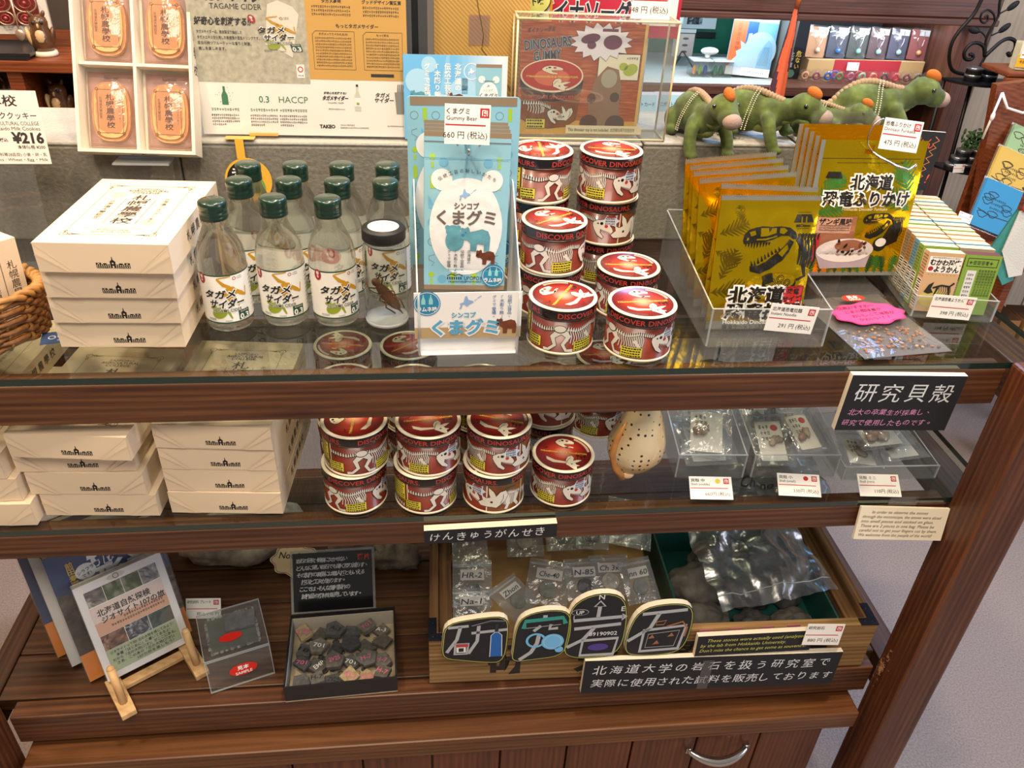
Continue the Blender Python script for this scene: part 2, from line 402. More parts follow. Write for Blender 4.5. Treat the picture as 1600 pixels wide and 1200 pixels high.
# cabinet under it
cab = thing('wooden_cabinet', 'low brown plank-fronted wooden cabinet with a chrome handle under the display shelf', 'cabinet', (-.05, .2, 0))
part((-.665, -.032, .244), (.569, .42, .280), PINE, 'top_board', .003, cab)
part((-.655, .0, .004), (.535, .40, .243), CAB_WOOD, 'body', .002, cab)
b = MB()
for i in range(11):
    x0 = -.62+i*.105
    b.box((x0+.0015, -.0115, .02), (x0+.1035, .0, .236), CAB_WOOD)
dr = b.obj('drawer_front', cab, (.05, -.2005, 0), bevel=.0015)
b = MB(); P = []
for i in range(17):
    t = i/16; P.append((.36+(t-.5)*.1, -.014-.022*math.sin(PI*t)**.6, .192-.010*math.sin(PI*t)))
b.tube(P, [.0045+.0035*math.sin(PI*i/16) for i in range(17)], STEEL, 10)
for x in (.312, .408): b.box((x-.004, -.02, .185), (x+.004, -.0115, .197), STEEL)
b.obj('handle', dr)

# ================================================================ FOAM RISER (grey foam blocks behind the goods)
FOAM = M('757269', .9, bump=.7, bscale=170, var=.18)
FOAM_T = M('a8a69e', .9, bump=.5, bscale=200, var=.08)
def foam(x0, x1, ztop, label, y=.362, d=.170):
    b = MB(); c = (x0+x1)/2; hw = (x1-x0)/2
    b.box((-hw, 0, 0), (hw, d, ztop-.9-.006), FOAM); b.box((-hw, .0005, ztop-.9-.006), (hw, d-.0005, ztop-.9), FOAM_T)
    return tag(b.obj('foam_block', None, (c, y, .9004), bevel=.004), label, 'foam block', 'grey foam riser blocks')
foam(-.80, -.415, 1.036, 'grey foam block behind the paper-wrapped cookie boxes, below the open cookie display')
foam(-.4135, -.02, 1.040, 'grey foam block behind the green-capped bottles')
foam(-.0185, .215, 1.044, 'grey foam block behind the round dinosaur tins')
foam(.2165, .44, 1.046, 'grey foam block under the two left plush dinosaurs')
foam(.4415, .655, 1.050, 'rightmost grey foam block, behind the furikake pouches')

# ================================================================ ROUND DINOSAUR TINS
TR, TH = .0385, .058
def _lid(nt, b):
    tc = nt.nodes.new('ShaderNodeTexCoord'); g = nt.nodes.new('ShaderNodeVectorMath'); g.operation = 'LENGTH'
    sp = nt.nodes.new('ShaderNodeVectorMath'); sp.operation = 'MULTIPLY'; sp.inputs[1].default_value = (1, 1, 0)
    nt.links.new(tc.outputs['Object'], sp.inputs[0]); nt.links.new(sp.outputs[0], g.inputs[0])
    mu = nt.nodes.new('ShaderNodeMath'); mu.operation = 'MULTIPLY'; mu.inputs[1].default_value = 26; nt.links.new(g.outputs['Value'], mu.inputs[0])
    nt.links.new(ramp(nt, mu.outputs[0], [(.08, 'e9a084'), (.34, 'c5402a'), (.68, '8a1c18'), (1, '4c0d10')]), b.inputs['Base Color'])
    b.inputs['Roughness'].default_value = .22; b.inputs['Coat Weight'].default_value = .2
LIDMAT = ramp_mat('tin_lid_print', _lid)
T_RED = M('66200f', .32, coat=.25, var=.3, bscale=60); T_OCH = M('7d4419', .32, coat=.25, var=.25, bscale=60); T_CREAM = M('efe3c6', .3, coat=.5)
T_BONE = M('ddd8cc', .35, coat=.2); T_INK = M('120e10', .25, coat=.5); T_YEL = M('dccf3c', .35, coat=.4); T_TXT = M('b5362c', .4); T_BLUE = M('c9d4e4', .3); T_GOLD = M('d9a93a', .35)
T_CANARY = M('f0d54a', .4)
def outl(pr, pts, fill, w=.0012, L=2, ink=None):
    pr.line(list(pts)+[pts[0]], w*2, ink or T_INK, L); pr.poly(pts, fill, L+1)
def limb(pr, pts, w, L=2):
    ww = w if isinstance(w, list) else [w]*len(pts)
    pr.line(pts, [x+.0012 for x in ww], T_INK, L); pr.line(pts, ww, T_BONE, L+1)
def xf(pts, u, v, k, flip=1, rot=0):
    c, d = math.cos(rot), math.sin(rot)
    return [(u+flip*k*(x*c-y*d), v+k*(x*d+y*c)) for x, y in pts]
TREX = [(0,3),(3,7),(8,9),(13,8),(18,5.5),(20.5,3),(20,1),(16,1),(12,.5),(9,0),(10,-3),(15,-5.5),(14.5,-7.5),(9,-6.5),(4,-3),(1,0)]
TRIC = [(0,0),(-3,5),(-4,11),(-1,15),(3,13),(5,8),(8,12),(13,15),(11,9),(9,6),(12,4),(16,5),(14,1),(17,-3),(14,-5),(9,-4),(5,-3),(2,-3)]
def skull(pr, kind, u, v, k, flip=1, rot=0, L=2, fill=None):
    outl(pr, xf(TREX if kind == 't' else TRIC, u, v, k, flip, rot), fill or T_BONE, .0007, L)
    if kind == 't':
        for x, y, r in ((7.5, 5.6, 1.5), (12.5, 5, 1.7), (4.5, 4, .8)): pr.poly(xf([(x+r*math.cos(a*.7), y+r*math.sin(a*.7)) for a in range(9)], u, v, k, flip, rot), T_INK if x != 12.5 else T_TXT, L+2)
        for i in range(8): pr.poly(xf([(10.2+i*1.25, 1), (11.1+i*1.25, 1), (10.6+i*1.25, -1.2)], u, v, k, flip, rot), T_BONE, L+2)
    else:
        pr.poly(xf([(7+1.1*math.cos(a*.7), 1.6+1.1*math.sin(a*.7)) for a in range(9)], u, v, k, flip, rot), T_INK, L+2)
        pr.line(xf([(0, 2), (-1, 7), (0, 11)], u, v, k, flip, rot), .0006, T_INK, L+2)
def skeleton(pr, P, n, ribs, legs, L=2):
    """P: spine control points, ribs: (i0, i1, length), legs: lists of points"""
    Q = []
    for i in range(n+1):
        t = i/n*(len(P)-1); k = min(int(t), len(P)-2); f = t-k
        Q.append((P[k][0]*(1-f)+P[k+1][0]*f, P[k][1]*(1-f)+P[k+1][1]*f))
    i0, i1, ln, ld = ribs
    for i in range(i0, i1):
        x, y = Q[i]; q = math.sin(PI*(i-i0+1)/(i1-i0+1)); e = ln*(.55+.45*q)
        pts = [(x, y), (x+ld*e*.35, y-e*.5), (x+ld*e*.2, y-e)]
        pr.line(pts, .0019, T_INK, L); pr.line(pts, .0011, T_BONE, L+1)
    for l in legs: limb(pr, l[0], l[1], L+1)
    pr.line(Q, .0048, T_INK, L+1)
    for i in range(n):
        x, y = Q[i]; X, Y = Q[i+1]; mx, my = (x+X)/2, (y+Y)/2; w = abs(X-x)*.34
        pr.poly([(mx-w, my-.0017), (mx+w, my-.0017), (mx+w*.8, my+.0014), (mx+w*.2, my+.0034), (mx-w*.8, my+.0016)], T_BONE, L+2)
def caption(pr, u, v, w, h, rows, m=None, rot=0, L=4):
    m = m or T_YEL; pr.line([(u, v), (u+w, v+rot*w), (u+w, v+h+rot*w), (u, v+h), (u, v)], .0009, T_INK, L)
    pr.poly([(u, v), (u+w, v+rot*w), (u+w, v+h+rot*w), (u, v+h)], m, L+1)
    for r in range(rows):
        vv = v+h*(r+.22)/rows; x = u+w*.06
        while x < u+w*.86:
            d = random.uniform(.0012, .0034); d = min(d, u+w*.95-x); pr.rect(x, vv+rot*(x-u), x+d, vv+h*.5/rows+rot*(x-u), T_INK, L+2); x += d+.0007
def make_tin():
    t = thing('cookie_tin', 'tin', 'tin', (0, 0, 0))
    b = MB()
    b.lathe([(TR-.001, 0), (TR+.0003, .0008), (TR+.0003, .0030), (TR-.0006, .0034), (TR-.0006, .0435), (TR-.003, .0436)], T_CREAM, 48, mats=[T_CREAM, T_CREAM, T_CREAM, T_RED, T_RED])
    C = 2*PI*(TR-.0006)
    pr = Print(b, cyl_map(TR-.0006), .005, .00011)
    pr.rect(-C/2, .0036, -C*.22, .0435, T_OCH); pr.rect(C*.30, .0036, C/2, .0435, T_OCH)
    for u in (-C*.22, C*.30, 0.4999*C): pr.rect(u-.0007, .0036, u+.0007, .0435, T_CREAM, 2)
    # tyrannosaur panel
    skeleton(pr, [(-.052, .033), (-.030, .031), (-.012, .035), (.008, .031), (.024, .036), (.040, .033)], 34, (16, 29, .0235, .45),
             [([(-.012, .033), (-.003, .024), (-.009, .014), (-.005, .0065), (.003, .006)], [.0085, .0062, .0042, .0034, .0042]),
              ([(-.013, .031), (-.021, .023), (-.018, .013), (-.025, .0065), (-.031, .006)], [.0080, .0058, .004, .0032, .004]),
              ([(.018, .027), (.025, .018), (.020, .012), (.024, .009)], [.0044, .0034, .0026, .0024])], 2)
    pr.ell(-.013, .0335, .0075, .0050, T_INK, 5, 14); pr.ell(-.013, .0338, .0066, .0041, T_BONE, 6, 14)
    skull(pr, 't', .036, .0275, .00135, 1, -.4, 7)
    caption(pr, -.054, .0065, .019, .0125, 4, None, .05, 6); caption(pr, .004, .0050, .024, .0125, 4, None, .05, 6)
    pr.poly([(.044, .034), (.051, .036), (.054, .042), (.059, .038), (.067, .0425), (.0665, .037), (.0710, .034), (.0665, .031), (.067, .0265), (.060, .029), (.053, .027), (.050, .031)], T_BLUE, 8)
    for r in range(3): pr.scribble(.0525, .0295+r*.0032, .012, .0022, T_INK, 9, .0005)
    pr.rect(.0535, .0385, .0655, .0405, M('8a2a26', .4), 9)
    # triceratops panel
    u0 = C*.30
    skeleton(pr, [(u0+.016, .028), (u0+.028, .032), (u0+.045, .027)], 16, (2, 14, .020, .4),
             [([(u0+.024, .027), (u0+.027, .014), (u0+.024, .006)], [.0075, .0045, .004]), ([(u0+.040, .026), (u0+.037, .014), (u0+.042, .006)], [.0075, .0048, .004])], 2)
    skull(pr, 'r', u0+.016, .014, .00155, -1, .25, 6)
    pr.rect(u0+.022, .0375, u0+.036, .0400, M('2c4a38', .4), 5)
    skeleton(pr, [(-C/2+.002, .027), (-C/2+.020, .022), (-C/2+.034, .012), (-C*.22-.004, .008)], 22, (0, 4, .008, 0), [([(-C/2+.008, .025), (-C/2+.011, .014), (-C/2+.007, .006)], [.0072, .0048, .004])], 2)
    caption(pr, -C*.22-.028, .016, .025, .026, 8, None, .02, 6)
    b.obj('body', t)
    l = MB()
    l.lathe([(TR-.002, .0437), (TR+.0006, .0440), (TR+.0008, .0448), (TR+.0008, .0562), (TR+.0002, .0575), (TR-.0012, .0580), (TR-.0026, .0577), (TR-.0036, .0571), (0, .0571)], T_INK, 48, mats=[T_INK, M('aab0b4', .25, 1), T_INK, T_CREAM, T_CREAM, T_CREAM, T_CREAM, LIDMAT])
    pl = Print(l, cyl_map(TR+.0008), .004, .00011)
    for a in (-.0890, .0350):
        pl.text('DISCOVER DINOSAURS.', a, .0502, .0064, T_TXT, 1, .016, w=.104)
    pt = Print(l, plane_map((0, 0, .0571), (math.cos(.9), math.sin(.9), 0), (-math.sin(.9), math.cos(.9), 0)), None, .00011)
    skull(pt, 't', -.011, .0175, .00115, 1, .05, 1, T_CREAM); pt.line([(.0, .0105), (.008, .0125), (.012, .0115)], .0022, T_CREAM, 2)
    skull(pt, 'r', .004, -.0195, .00105, 1, -.5, 1, T_CREAM); pt.poly([(-.021, -.010), (-.010, -.016), (.006, -.018), (.004, -.021), (-.012, -.021), (-.02, -.016)], T_CREAM, 2)
    pt.text('TYRANNOSAURUS & TRICERATOPS', 0, .0005, .0030, T_CANARY, 2, .015, w=.058)
    pt.line([(-.025, .008), (-.0225, .0065), (-.020, .009), (-.0225, .0075)], .0009, T_INK, 1)
    for x, y in ((.018, -.004), (.0225, -.0055), (.0265, -.004)):
        pt.line([(x, y-.008), (x, y)], .0006, T_INK, 1)
        for k in range(6): pt.line([(x, y), (x+.003*math.cos(k), y+.003*math.sin(k))], .0007, T_INK, 1)
    for i in range(20):
        a = .2+i*.05; pt.line([(.030*math.cos(a), .030*math.sin(a)), (.033*math.cos(a+.02), .033*math.sin(a+.02))], .0009, T_CREAM, 1)
    l.obj('lid', t)
    return t
tin0 = make_tin(); used_tin = []
def tin(x, y, level, turn, label, base=.9, group=None):
    loc = (x, y, base+.0006+level*(TH+.0005)); rz = turn
    if not used_tin:
        used_tin.append(1); tin0.location = loc; tin0.rotation_euler = (0, 0, rz); tin0['label'] = label; tin0['group'] = group; return tin0
    return dup(tin0, label, loc, rz, group)
GT, GM = 'round dinosaur tins on the top glass', 'round dinosaur tins on the middle glass shelf'
tin(.151, .052, 0, -.85, 'dinosaur tin at the front right of the top tins, nearest the gold noodle packs', group=GT)
tin(.063, .070, 0, .15, 'round red dinosaur tin standing alone on the glass right beside the bear gummy stand', group=GT)
tin(.157, .150, 0, -.95, 'single round dinosaur tin directly behind the front right tin on the top glass', group=GT)
tin(.060, .156, 0, -.6, 'lower tin of the two-high stack right behind the tin beside the gummy stand', group=GT)
tin(.061, .153, 1, -.25, 'upper tin of the two-high stack behind the tin beside the gummy stand', group=GT)
for i, a in enumerate((-.3, .2, .65)):
    tin(.052, .243-i*.006, i, a, '%s tin of the three-high tin stack behind the bear gummy stand, nearer the stand' % ('bottom', 'middle', 'top')[i], group=GT)
for i, a in enumerate((-.9, -1.6, -1.05)):
    tin(.146-.003*i, .247-i*.006, i, a, '%s tin of the three-high tin stack at the back, nearer the gold ramen packs' % ('bottom', 'middle', 'top')[i], group=GT)
for c, (x, y, tu) in enumerate(((-.183, .046, (-.35, .6)), (-.096, .042, (.75, -.75)), (-.011, .039, (-2.2, -1.25)))):
    nm = ('beside the paper-wrapped cookie boxes', 'second from the cookie boxes', 'third from the cookie boxes')[c]
    for i in range(2):
        tin(x+.004*i, y+.001*i, i, tu[i], '%s tin of the front two-high stack %s on the middle shelf' % (('lower', 'upper')[i], nm), .692, GM)
tin(.076, .046, 0, -1.1, 'single dinosaur tin, whole lid in view, beside the spotted shell on the middle shelf', .692, GM)
for n, (x, y, k) in enumerate(((-.196, .134, 2), (-.110, .130, 2), (-.022, .128, 2), (.066, .134, 2), (.150, .186, 2), (-.205, .222, 2), (-.116, .218, 2))):
    who = ('behind the stack beside the cookie boxes', 'behind the second front stack', 'behind the third front stack', 'behind the single tin with its lid in view', 'behind the big spotted shell', 'in the third row seen under the middle bottle', 'in the third row seen under the specimen jar')[n]
    for i in range(k):
        tin(x, y, i, random.uniform(-3, 3), '%s round tin %s on the middle shelf' % (('lower', 'upper')[i], who), .692, GM)

# ================================================================ CIDER BOTTLES
def _bg(nt, b):
    nt.nodes.remove(b); N = nt.nodes.new; L = nt.links.new
    g = N('ShaderNodeBsdfGlass'); g.inputs['IOR'].default_value = 1.33; g.inputs['Roughness'].default_value = .0; g.inputs[0].default_value = lin('fbfcfa')
    t = N('ShaderNodeBsdfTransparent'); t.inputs[0].default_value = lin('f8f9f6')
    x = N('ShaderNodeMixShader'); x.inputs[0].default_value = .38; L(g.outputs[0], x.inputs[1]); L(t.outputs[0], x.inputs[2])
    L(x.outputs[0], nt.nodes['Material Output'].inputs[0])
BOTTLE = ramp_mat('bottle_glass', _bg)
CAPG = M('0b2e22', .3, coat=.5); LBL = M('f3f1ea', .45); OCHRE = M('c8941f', .5); OLIVE = M('93a12c', .5); DKGREEN = M('1e4a34', .5); MAROON = M('a3212a', .5)
def bug_label(pr, s=1.0, L=2):
    """white label art: red oval, waterbug, slanted lettering"""
    q = lambda pts: [(x*s, y*s) for x, y in pts]
    pr.ell(-.021*s, .049*s, .0042*s, .0062*s, MAROON, L); pr.vtext('香る', -.021*s, .0512*s, .0036*s, WHITE, L+1, .02)
    pr.ell(-.006*s, .011*s, .0085*s, .0062*s, OLIVE, L, rot=.5); pr.ell(-.0115*s, .018*s, .004*s, .003*s, OLIVE, L, rot=.9)
    pr.line(q([(-.004, .050), (.0, .051), (.010, .052)]), .0013*s, OCHRE, L); pr.line(q([(-.004, .050), (.002, .043), (.008, .040)]), [.002*s, .004*s, .003*s], OCHRE, L)
    pr.poly(q([(.001, .036), (.006, .041), (.012, .040), (.015, .034), (.012, .027), (.006, .024), (.001, .029)]), OCHRE, L)
    pr.line(q([(.011, .037), (.019, .031), (.024, .027)]), [.004*s, .0045*s, .002*s], OCHRE, L); pr.line(q([(.024, .027), (.025, .037)]), .0011*s, OCHRE, L)
    pr.line(q([(.003, .012), (.006, .004)]), [.003*s, .0016*s], OLIVE, L); pr.line(q([(.011, .026), (.016, .021), (.014, .017)]), .0012*s, OCHRE, L)
    pr.text('タガメ', -.003*s, .0325*s, .0092*s, INK, L+3, .035, w=.031*s, shear=.25, halo=LBL, hw=.09)
    pr.text('サイダー', .003*s, .0215*s, .0098*s, INK, L+3, .035, w=.035*s, shear=.25, halo=LBL, hw=.09)
    pr.text('TAGAME CIDER', .002*s, .0140*s, .0036*s, INK, L+3, .008, w=.030*s, halo=LBL, hw=.06)
    pr.rect(.0130*s, .0010*s, .0255*s, .0118*s, DKGREEN, L+1); pr.text('0.3', .0192*s, .0046*s, .0064*s, WHITE, L+2, .03); pr.scribble(.0150*s, .0093*s, .009*s, .0016*s, WHITE, L+2)
    pr.ring(.0135*s, .049*s, .0016*s, .0006*s, MAROON, L); pr.scribble(.0165*s, .0495*s, .006*s, .0012*s, INK, L); pr.scribble(.0165*s, .0475*s, .006*s, .0012*s, INK, L)
    pr.text('TAKEO', .002*s, .0015*s, .0016*s, INK, L); pr.scribble(-.020*s, .003*s, .009*s, .0012*s, INK, L); pr.scribble(-.020*s, .0015*s, .009*s, .0012*s, INK, L)
def make_bottle():
    t = thing('cider_bottle', 'b', 'bottle')
    b = MB()
    b.lathe([(0, .0045), (.017, .003), (.022, .0008), (.0246, .0012), (.0267, .006), (.0267, .082), (.0262, .0885), (.0243, .097), (.0207, .106), (.0168, .114), (.0140, .121), (.0130, .127), (.0130, .1335), (0, .1335)], BOTTLE, 40)
    b.obj('glass_body', t)
    c = MB()
    c.lathe([(.0133, .1285), (.0150, .1290), (.0150, .1325), (.0146, .1333), (.0150, .1340), (.0150, .1370), (.0145, .1380), (.0150, .1392), (.0152, .1450), (.0146, .1480), (.0128, .1492), (0, .1494)], CAPG, 32)
    c.obj('cap', t)
    l = MB(); R = .0270; f = cyl_map(R, .0125)
    l.grid(lambda u, v: f((u-.5)*2*PI*R*.82, v*.0600, 0), 40, 1, LBL)
    pr = Print(l, f, .005, .00012)
    pr.rect(-.0695, .0583, .0695, .0600, DKGREEN, 1); pr.rect(-.0695, 0, .0695, .0016, DKGREEN, 1)
    bug_label(Print(l, lambda u, v, h: f(u+.001, v+.0016, h), .005, .00012), 1.08)
    for i in range(9):
        for s in (-1, 1): pr.scribble(s*.046-.009, .049-i*.005, .018, .0022, M('4a5a78', .6), 1)
    l.obj('label', t)
    return t
b0 = make_bottle(); first = True
BT = [(-.319, .119, 'front left, beside the paper-wrapped cookie boxes', .05), (-.257, .130, 'middle one of the front three', -.08), (-.198, .128, 'front right, beside the specimen jar', .22),
      (-.303, .187, 'second row, below the round yellow tag', .3), (-.2475, .188, 'second row, behind the middle front one', .6), (-.192, .187, 'second row, behind the front right one', .4), (-.1365, .187, 'second row, directly behind the specimen jar', -.1),
      (-.3025, .244, 'back row, its cap overlapping the round yellow tag', .9), (-.247, .245, 'back row, second from the round yellow tag', -.7), (-.1915, .246, 'back row, third from the round yellow tag', 1.4), (-.136, .246, 'back row, nearest the pale blue pouches', .5)]
for x, y, lab, a in BT:
    L_ = 'clear green-capped cider bottle, ' + lab
    if first: b0.location = (x, y, .9006); b0.rotation_euler = (0, 0, a); b0['label'] = L_; b0['group'] = 'green-capped cider bottles'; first = False
    else: dup(b0, L_, (x, y, .9006), a, 'green-capped cider bottles')
# specimen jar with a waterbug
JARG = clear('jar_glass', 'f3f5f2', ior=1.5)
jar = thing('specimen_jar', 'clear glass jar with black lid holding a dried brown bug, in front of the bottles', 'jar', (-.138, .120, .9006))
b = MB(); b.lathe([(0, .0022), (.021, .0015), (.0245, .004), (.0250, .010), (.0250, .092), (.0235, .099), (.0215, .104), (.0215, .108)], JARG, 36)
b.lathe([(.0252, .002), (.0256, .004), (.0252, .006)], ACRYL_EDGE, 36); b.lathe([(.0220, .1005), (.0224, .102), (.0220, .1035)], ACRYL_EDGE, 36); b.obj('glass_body', jar)
b = MB(); b.lathe([(.0238, .1052), (.0246, .106), (.0246, .117), (.0236, .1185), (0, .1186)], BLACK, 36)
pr = Print(b, plane_map((0, 0, .1186), (1, 0, 0), (0, 1, 0))); pr.ell(0, .001, .0175, .0165, PAPER, 1); pr.text('タガメ', .003, .006, .0036, INK, 2, .02)
for i in range(3): pr.scribble(-.008, .001-i*.0035, .016, .0022, INK, 2)
b.obj('lid', jar)
bug = MB(); BUG = M('5a3418', .45, var=.5, bscale=80)
Rb = Euler((.15, -.58, .1)).to_matrix()
bug.blob((0, 0, 0), (.0072, .0042, .024), BUG, 10, Rb); bug.blob(Rb @ Vector((0, 0, .025)), (.0046, .0034, .006), BUG, 8, Rb); bug.tube([Rb @ Vector((0, 0, -.022)), Rb @ Vector((0, 0, -.031))], [.0018, .0006], BUG, 6)
for s in (-1, 1):
    for k, (z, dx, dz) in enumerate(((.020, .010, .016), (.010, .0095, -.016), (.0, .009, -.024))):
        bug.tube([Rb @ Vector((s*.004, -.002, z)), Rb @ Vector((s*.010, -.003, z+dz*.4)), Rb @ Vector((s*dx*.7, -.002, z+dz))], .0009, BUG, 6)
tag(bug.obj('dried_waterbug', None, (-.136, .119, .9325)), 'dried brown waterbug lying inside the glass specimen jar', 'insect')

# ================================================================ PAPER-WRAPPED COOKIE BOXES
BW, BD, BH = .132, .188, .0322
PAPERW = M('e6d0b2', .6, bump=.15, bscale=30); CREASE_SHADE = M('dccbb2', .6); BRINK = M('3a3230', .6); PINKINK = M('c98d78', .6)
def hall(pr, u, v, s, L=1):
    """little print of a long gabled hall"""
    R = lambda a, b, c, d, m=INK, l=L: pr.rect(u+a*s, v+b*s, u+c*s, v+d*s, m, l)
    R(-19, 0, 19, 4.6); R(-19, 4.6, -13, 6.5); R(13, 4.6, 19, 6.5); R(-3, 4.6, 3, 8); R(-11, 4.6, -7, 6); R(7, 4.6, 11, 6)
    pr.poly([(u-3.6*s, v+7.6*s), (u+3.6*s, v+7.6*s), (u+.6*s, v+10.4*s), (u+.4*s, v+14*s), (u-.4*s, v+14*s), (u-.6*s, v+10.4*s)], INK, L)
    for i in range(16):
        x = -17.6+i*2.35
        if abs(x) > 1.2: R(x-.55, .8, x+.55, 2.1, PAPERW, L+1); R(x-.55, 2.8, x+.55, 4.1, PAPERW, L+1)
    R(-.8, 0, .8, 3, PAPERW, L+1); pr.ell(u, v+6*s, 1*s, 1*s, PAPERW, L+1, 10); R(-17, 4.9, -15, 5.9, PAPERW, L+1); R(15, 4.9, 17, 5.9, PAPERW, L+1)
    for i in range(10): pr.ell(u+random.uniform(-20, 20)*s, v+.6*s, 1.1*s, .9*s, INK, L, 8)
def college_print(pr, k=1.0, L=1):
    """top print: framed vertical title"""
    k *= 1.0; W, H = .045*k, .072*k
    pr.frame(-W, -H, W, H, .0005*k, BRINK, L)
    for sx in (-1, 1):
        for sy in (-1, 1):
            pr.ring(sx*(W-.001*k), sy*(H-.001*k), .004*k, .0007*k, BRINK, L, 12); pr.ring(sx*(W-.008*k), sy*(H-.0005*k), .0018*k, .0007*k, BRINK, L, 10); pr.ring(sx*(W-.0005*k), sy*(H-.008*k), .0018*k, .0007*k, BRINK, L, 10); pr.line([(sx*(W-.018*k), sy*H), (sx*(W-.008*k), sy*(H-.002*k))], .0012*k, BRINK, L)
    pr.vtext('札幌農學校', 0, .035*k, .0158*k, BRINK, L, .012, 1.08, 1.3)
    for s in (-1, 1): pr.rect(s*.0165*k-.0003*k, -.042*k, s*.0165*k+.0003*k, .030*k, BRINK, L)
    pr.vtext('北海道ミルククッキー', .0285*k, .030*k, .0068*k, BRINK, L, .005, 1.05); pr.vtext('北海道大學認定', -.0285*k, .022*k, .0072*k, BRINK, L, .005, 1.1)
def cookie_box():
    b = MB(); x, y = BW/2, BD/2
    n = 3
    b.box((-x, -y, 0), (x, y, BH), PAPERW)
    f = Print(b, plane_map((0, -y, 0), (1, 0, 0), (0, 0, 1)), None, .00018)
    # folded end flaps: two raised triangles, with crease shade painted as darker lines
    for s in (-1, 1):
        b.add([(s*x*.998, -y-.0001, .0005), (s*(x-.030), -y-.0012, .0006), (s*x*.998, -y-.0009, BH*.62)], [(0, 1, 2) if s < 0 else (2, 1, 0)], PAPERW)
        b.add([(s*x*.998, -y-.0002, BH*.98), (s*(x-.034), -y-.0009, .0006), (s*(x-.030), -y-.0009, .0006), (s*x*.998, -y-.0006, BH*.62)], [(0, 1, 2, 3) if s < 0 else (3, 2, 1, 0)], PAPERW)
        f.line([(s*x, BH), (s*(x-.034), .0008)], .0006, CREASE_SHADE, 7); f.line([(s*x, BH*.60), (s*(x-.030), .0008)], .0006, CREASE_SHADE, 8)
    f.line([(-x+.03, .0012), (x*.55, .0010)], .0006, CREASE_SHADE, 1)
    hall(f, .008, .0058, .00088)
    p = Print(b, plane_map((0, 0, BH), (1, 0, 0), (0, 1, 0)))
    college_print(p)
    p.text('SAPPORO', 0, .062, .0042, BRINK, 1, .01, sx=1.2); p.text('AGRICULTURAL', 0, .0565, .0052, BRINK, 1, .02, w=.046); p.text('COLLEGE.', 0, .0505, .0052, BRINK, 1, .02)
    p.rect(-.03, -.0545, .03, -.0541, BRINK); p.text('Hokkaido-made', 0, -.0585, .0036, BRINK, 1, .0); p.text('special milk cookies', 0, -.0635, .0036, BRINK, 1, .0)
    for u, v in ((-.0285, .041), (.0285, -.036)):
        p.ring(u, v, .0078, .0004, PINKINK); p.ring(u, v, .0056, .0004, PINKINK)
        for k in range(10): p.line([(u+.002*math.cos(k*.63), v+.002*math.sin(k*.63)), (u+.0052*math.cos(k*.63), v+.0052*math.sin(k*.63))], .0005, PINKINK)
    r = Print(b, plane_map((x, 0, 0), (0, 1, 0), (0, 0, 1)))
    for i, ch in enumerate('札幌農學校'): r.text(ch, -.030+i*.0165, BH/2, .0125, BRINK, 1, .01, rot=PI/2 if 0 else 0)
    r.scribble(.058, BH*.62, .022, .003, BRINK); r.scribble(.058, BH*.38, .022, .003, BRINK)
    return b.obj('cookie_box', None, None, None, .0012)
ck0 = cookie_box(); ck_used = []
def ck(frontleft, rot, z, label, grp):
    c, d = math.cos(rot), math.sin(rot); x = frontleft[0]+c*BW/2-d*BD/2; y = frontleft[1]+d*BW/2+c*BD/2
    if not ck_used: o = ck0; ck_used.append(1)
    else: o = ck0.copy(); COL.objects.link(o)
    o.location = (x, y, z); o.rotation_euler = (0, 0, rot); return tag(o, label, 'box', grp)
GA = 'paper-wrapped cookie boxes'
ST = BH+.0006
for i, (p, r) in enumerate((((-.490, .066), -.03), ((-.487, .061), -.03), ((-.484, .056), -.035), ((-.480, .048), -.05))):
    ck(p, r, .9006+i*ST, 'cream cookie box, %s of the stack on the top glass beside the bottles' % ('lowest', 'second from bottom', 'third from bottom', 'topmost')[i], GA)
for i, (p, r) in enumerate((((-.4005, .024), -.07), ((-.4005, .026), -.07), ((-.4005, .026), -.075), ((-.4005, .024), -.085))):
    ck(p, r, .6926+i*ST, 'cream cookie box, %s in the middle-shelf stack beside the tins' % ('bottom', 'second from bottom', 'third from bottom', 'topmost')[i], GA)
for i, (p, r) in enumerate((((-.545, .027), -.06), ((-.553, .027), -.055), ((-.560, .028), -.03), ((-.5520, .014), -.10))):
    ck(p, r, .6926+i*ST, 'cream cookie box, %s in the leaning second stack from the tins' % ('bottom', 'second from bottom', 'third from bottom', 'crooked topmost')[i], GA)
for i, (p, r) in enumerate((((-.681, .014), -.03), ((-.690, .020), -.03), ((-.699, .024), -.06), ((-.715, .09), -.06))):
    ck(p, r, .6926+i*ST, 'cream cookie box, %s in the middle-shelf stack farthest from the tins' % ('lowest', 'second from bottom', 'third from bottom', 'set back on top,')[i], GA)

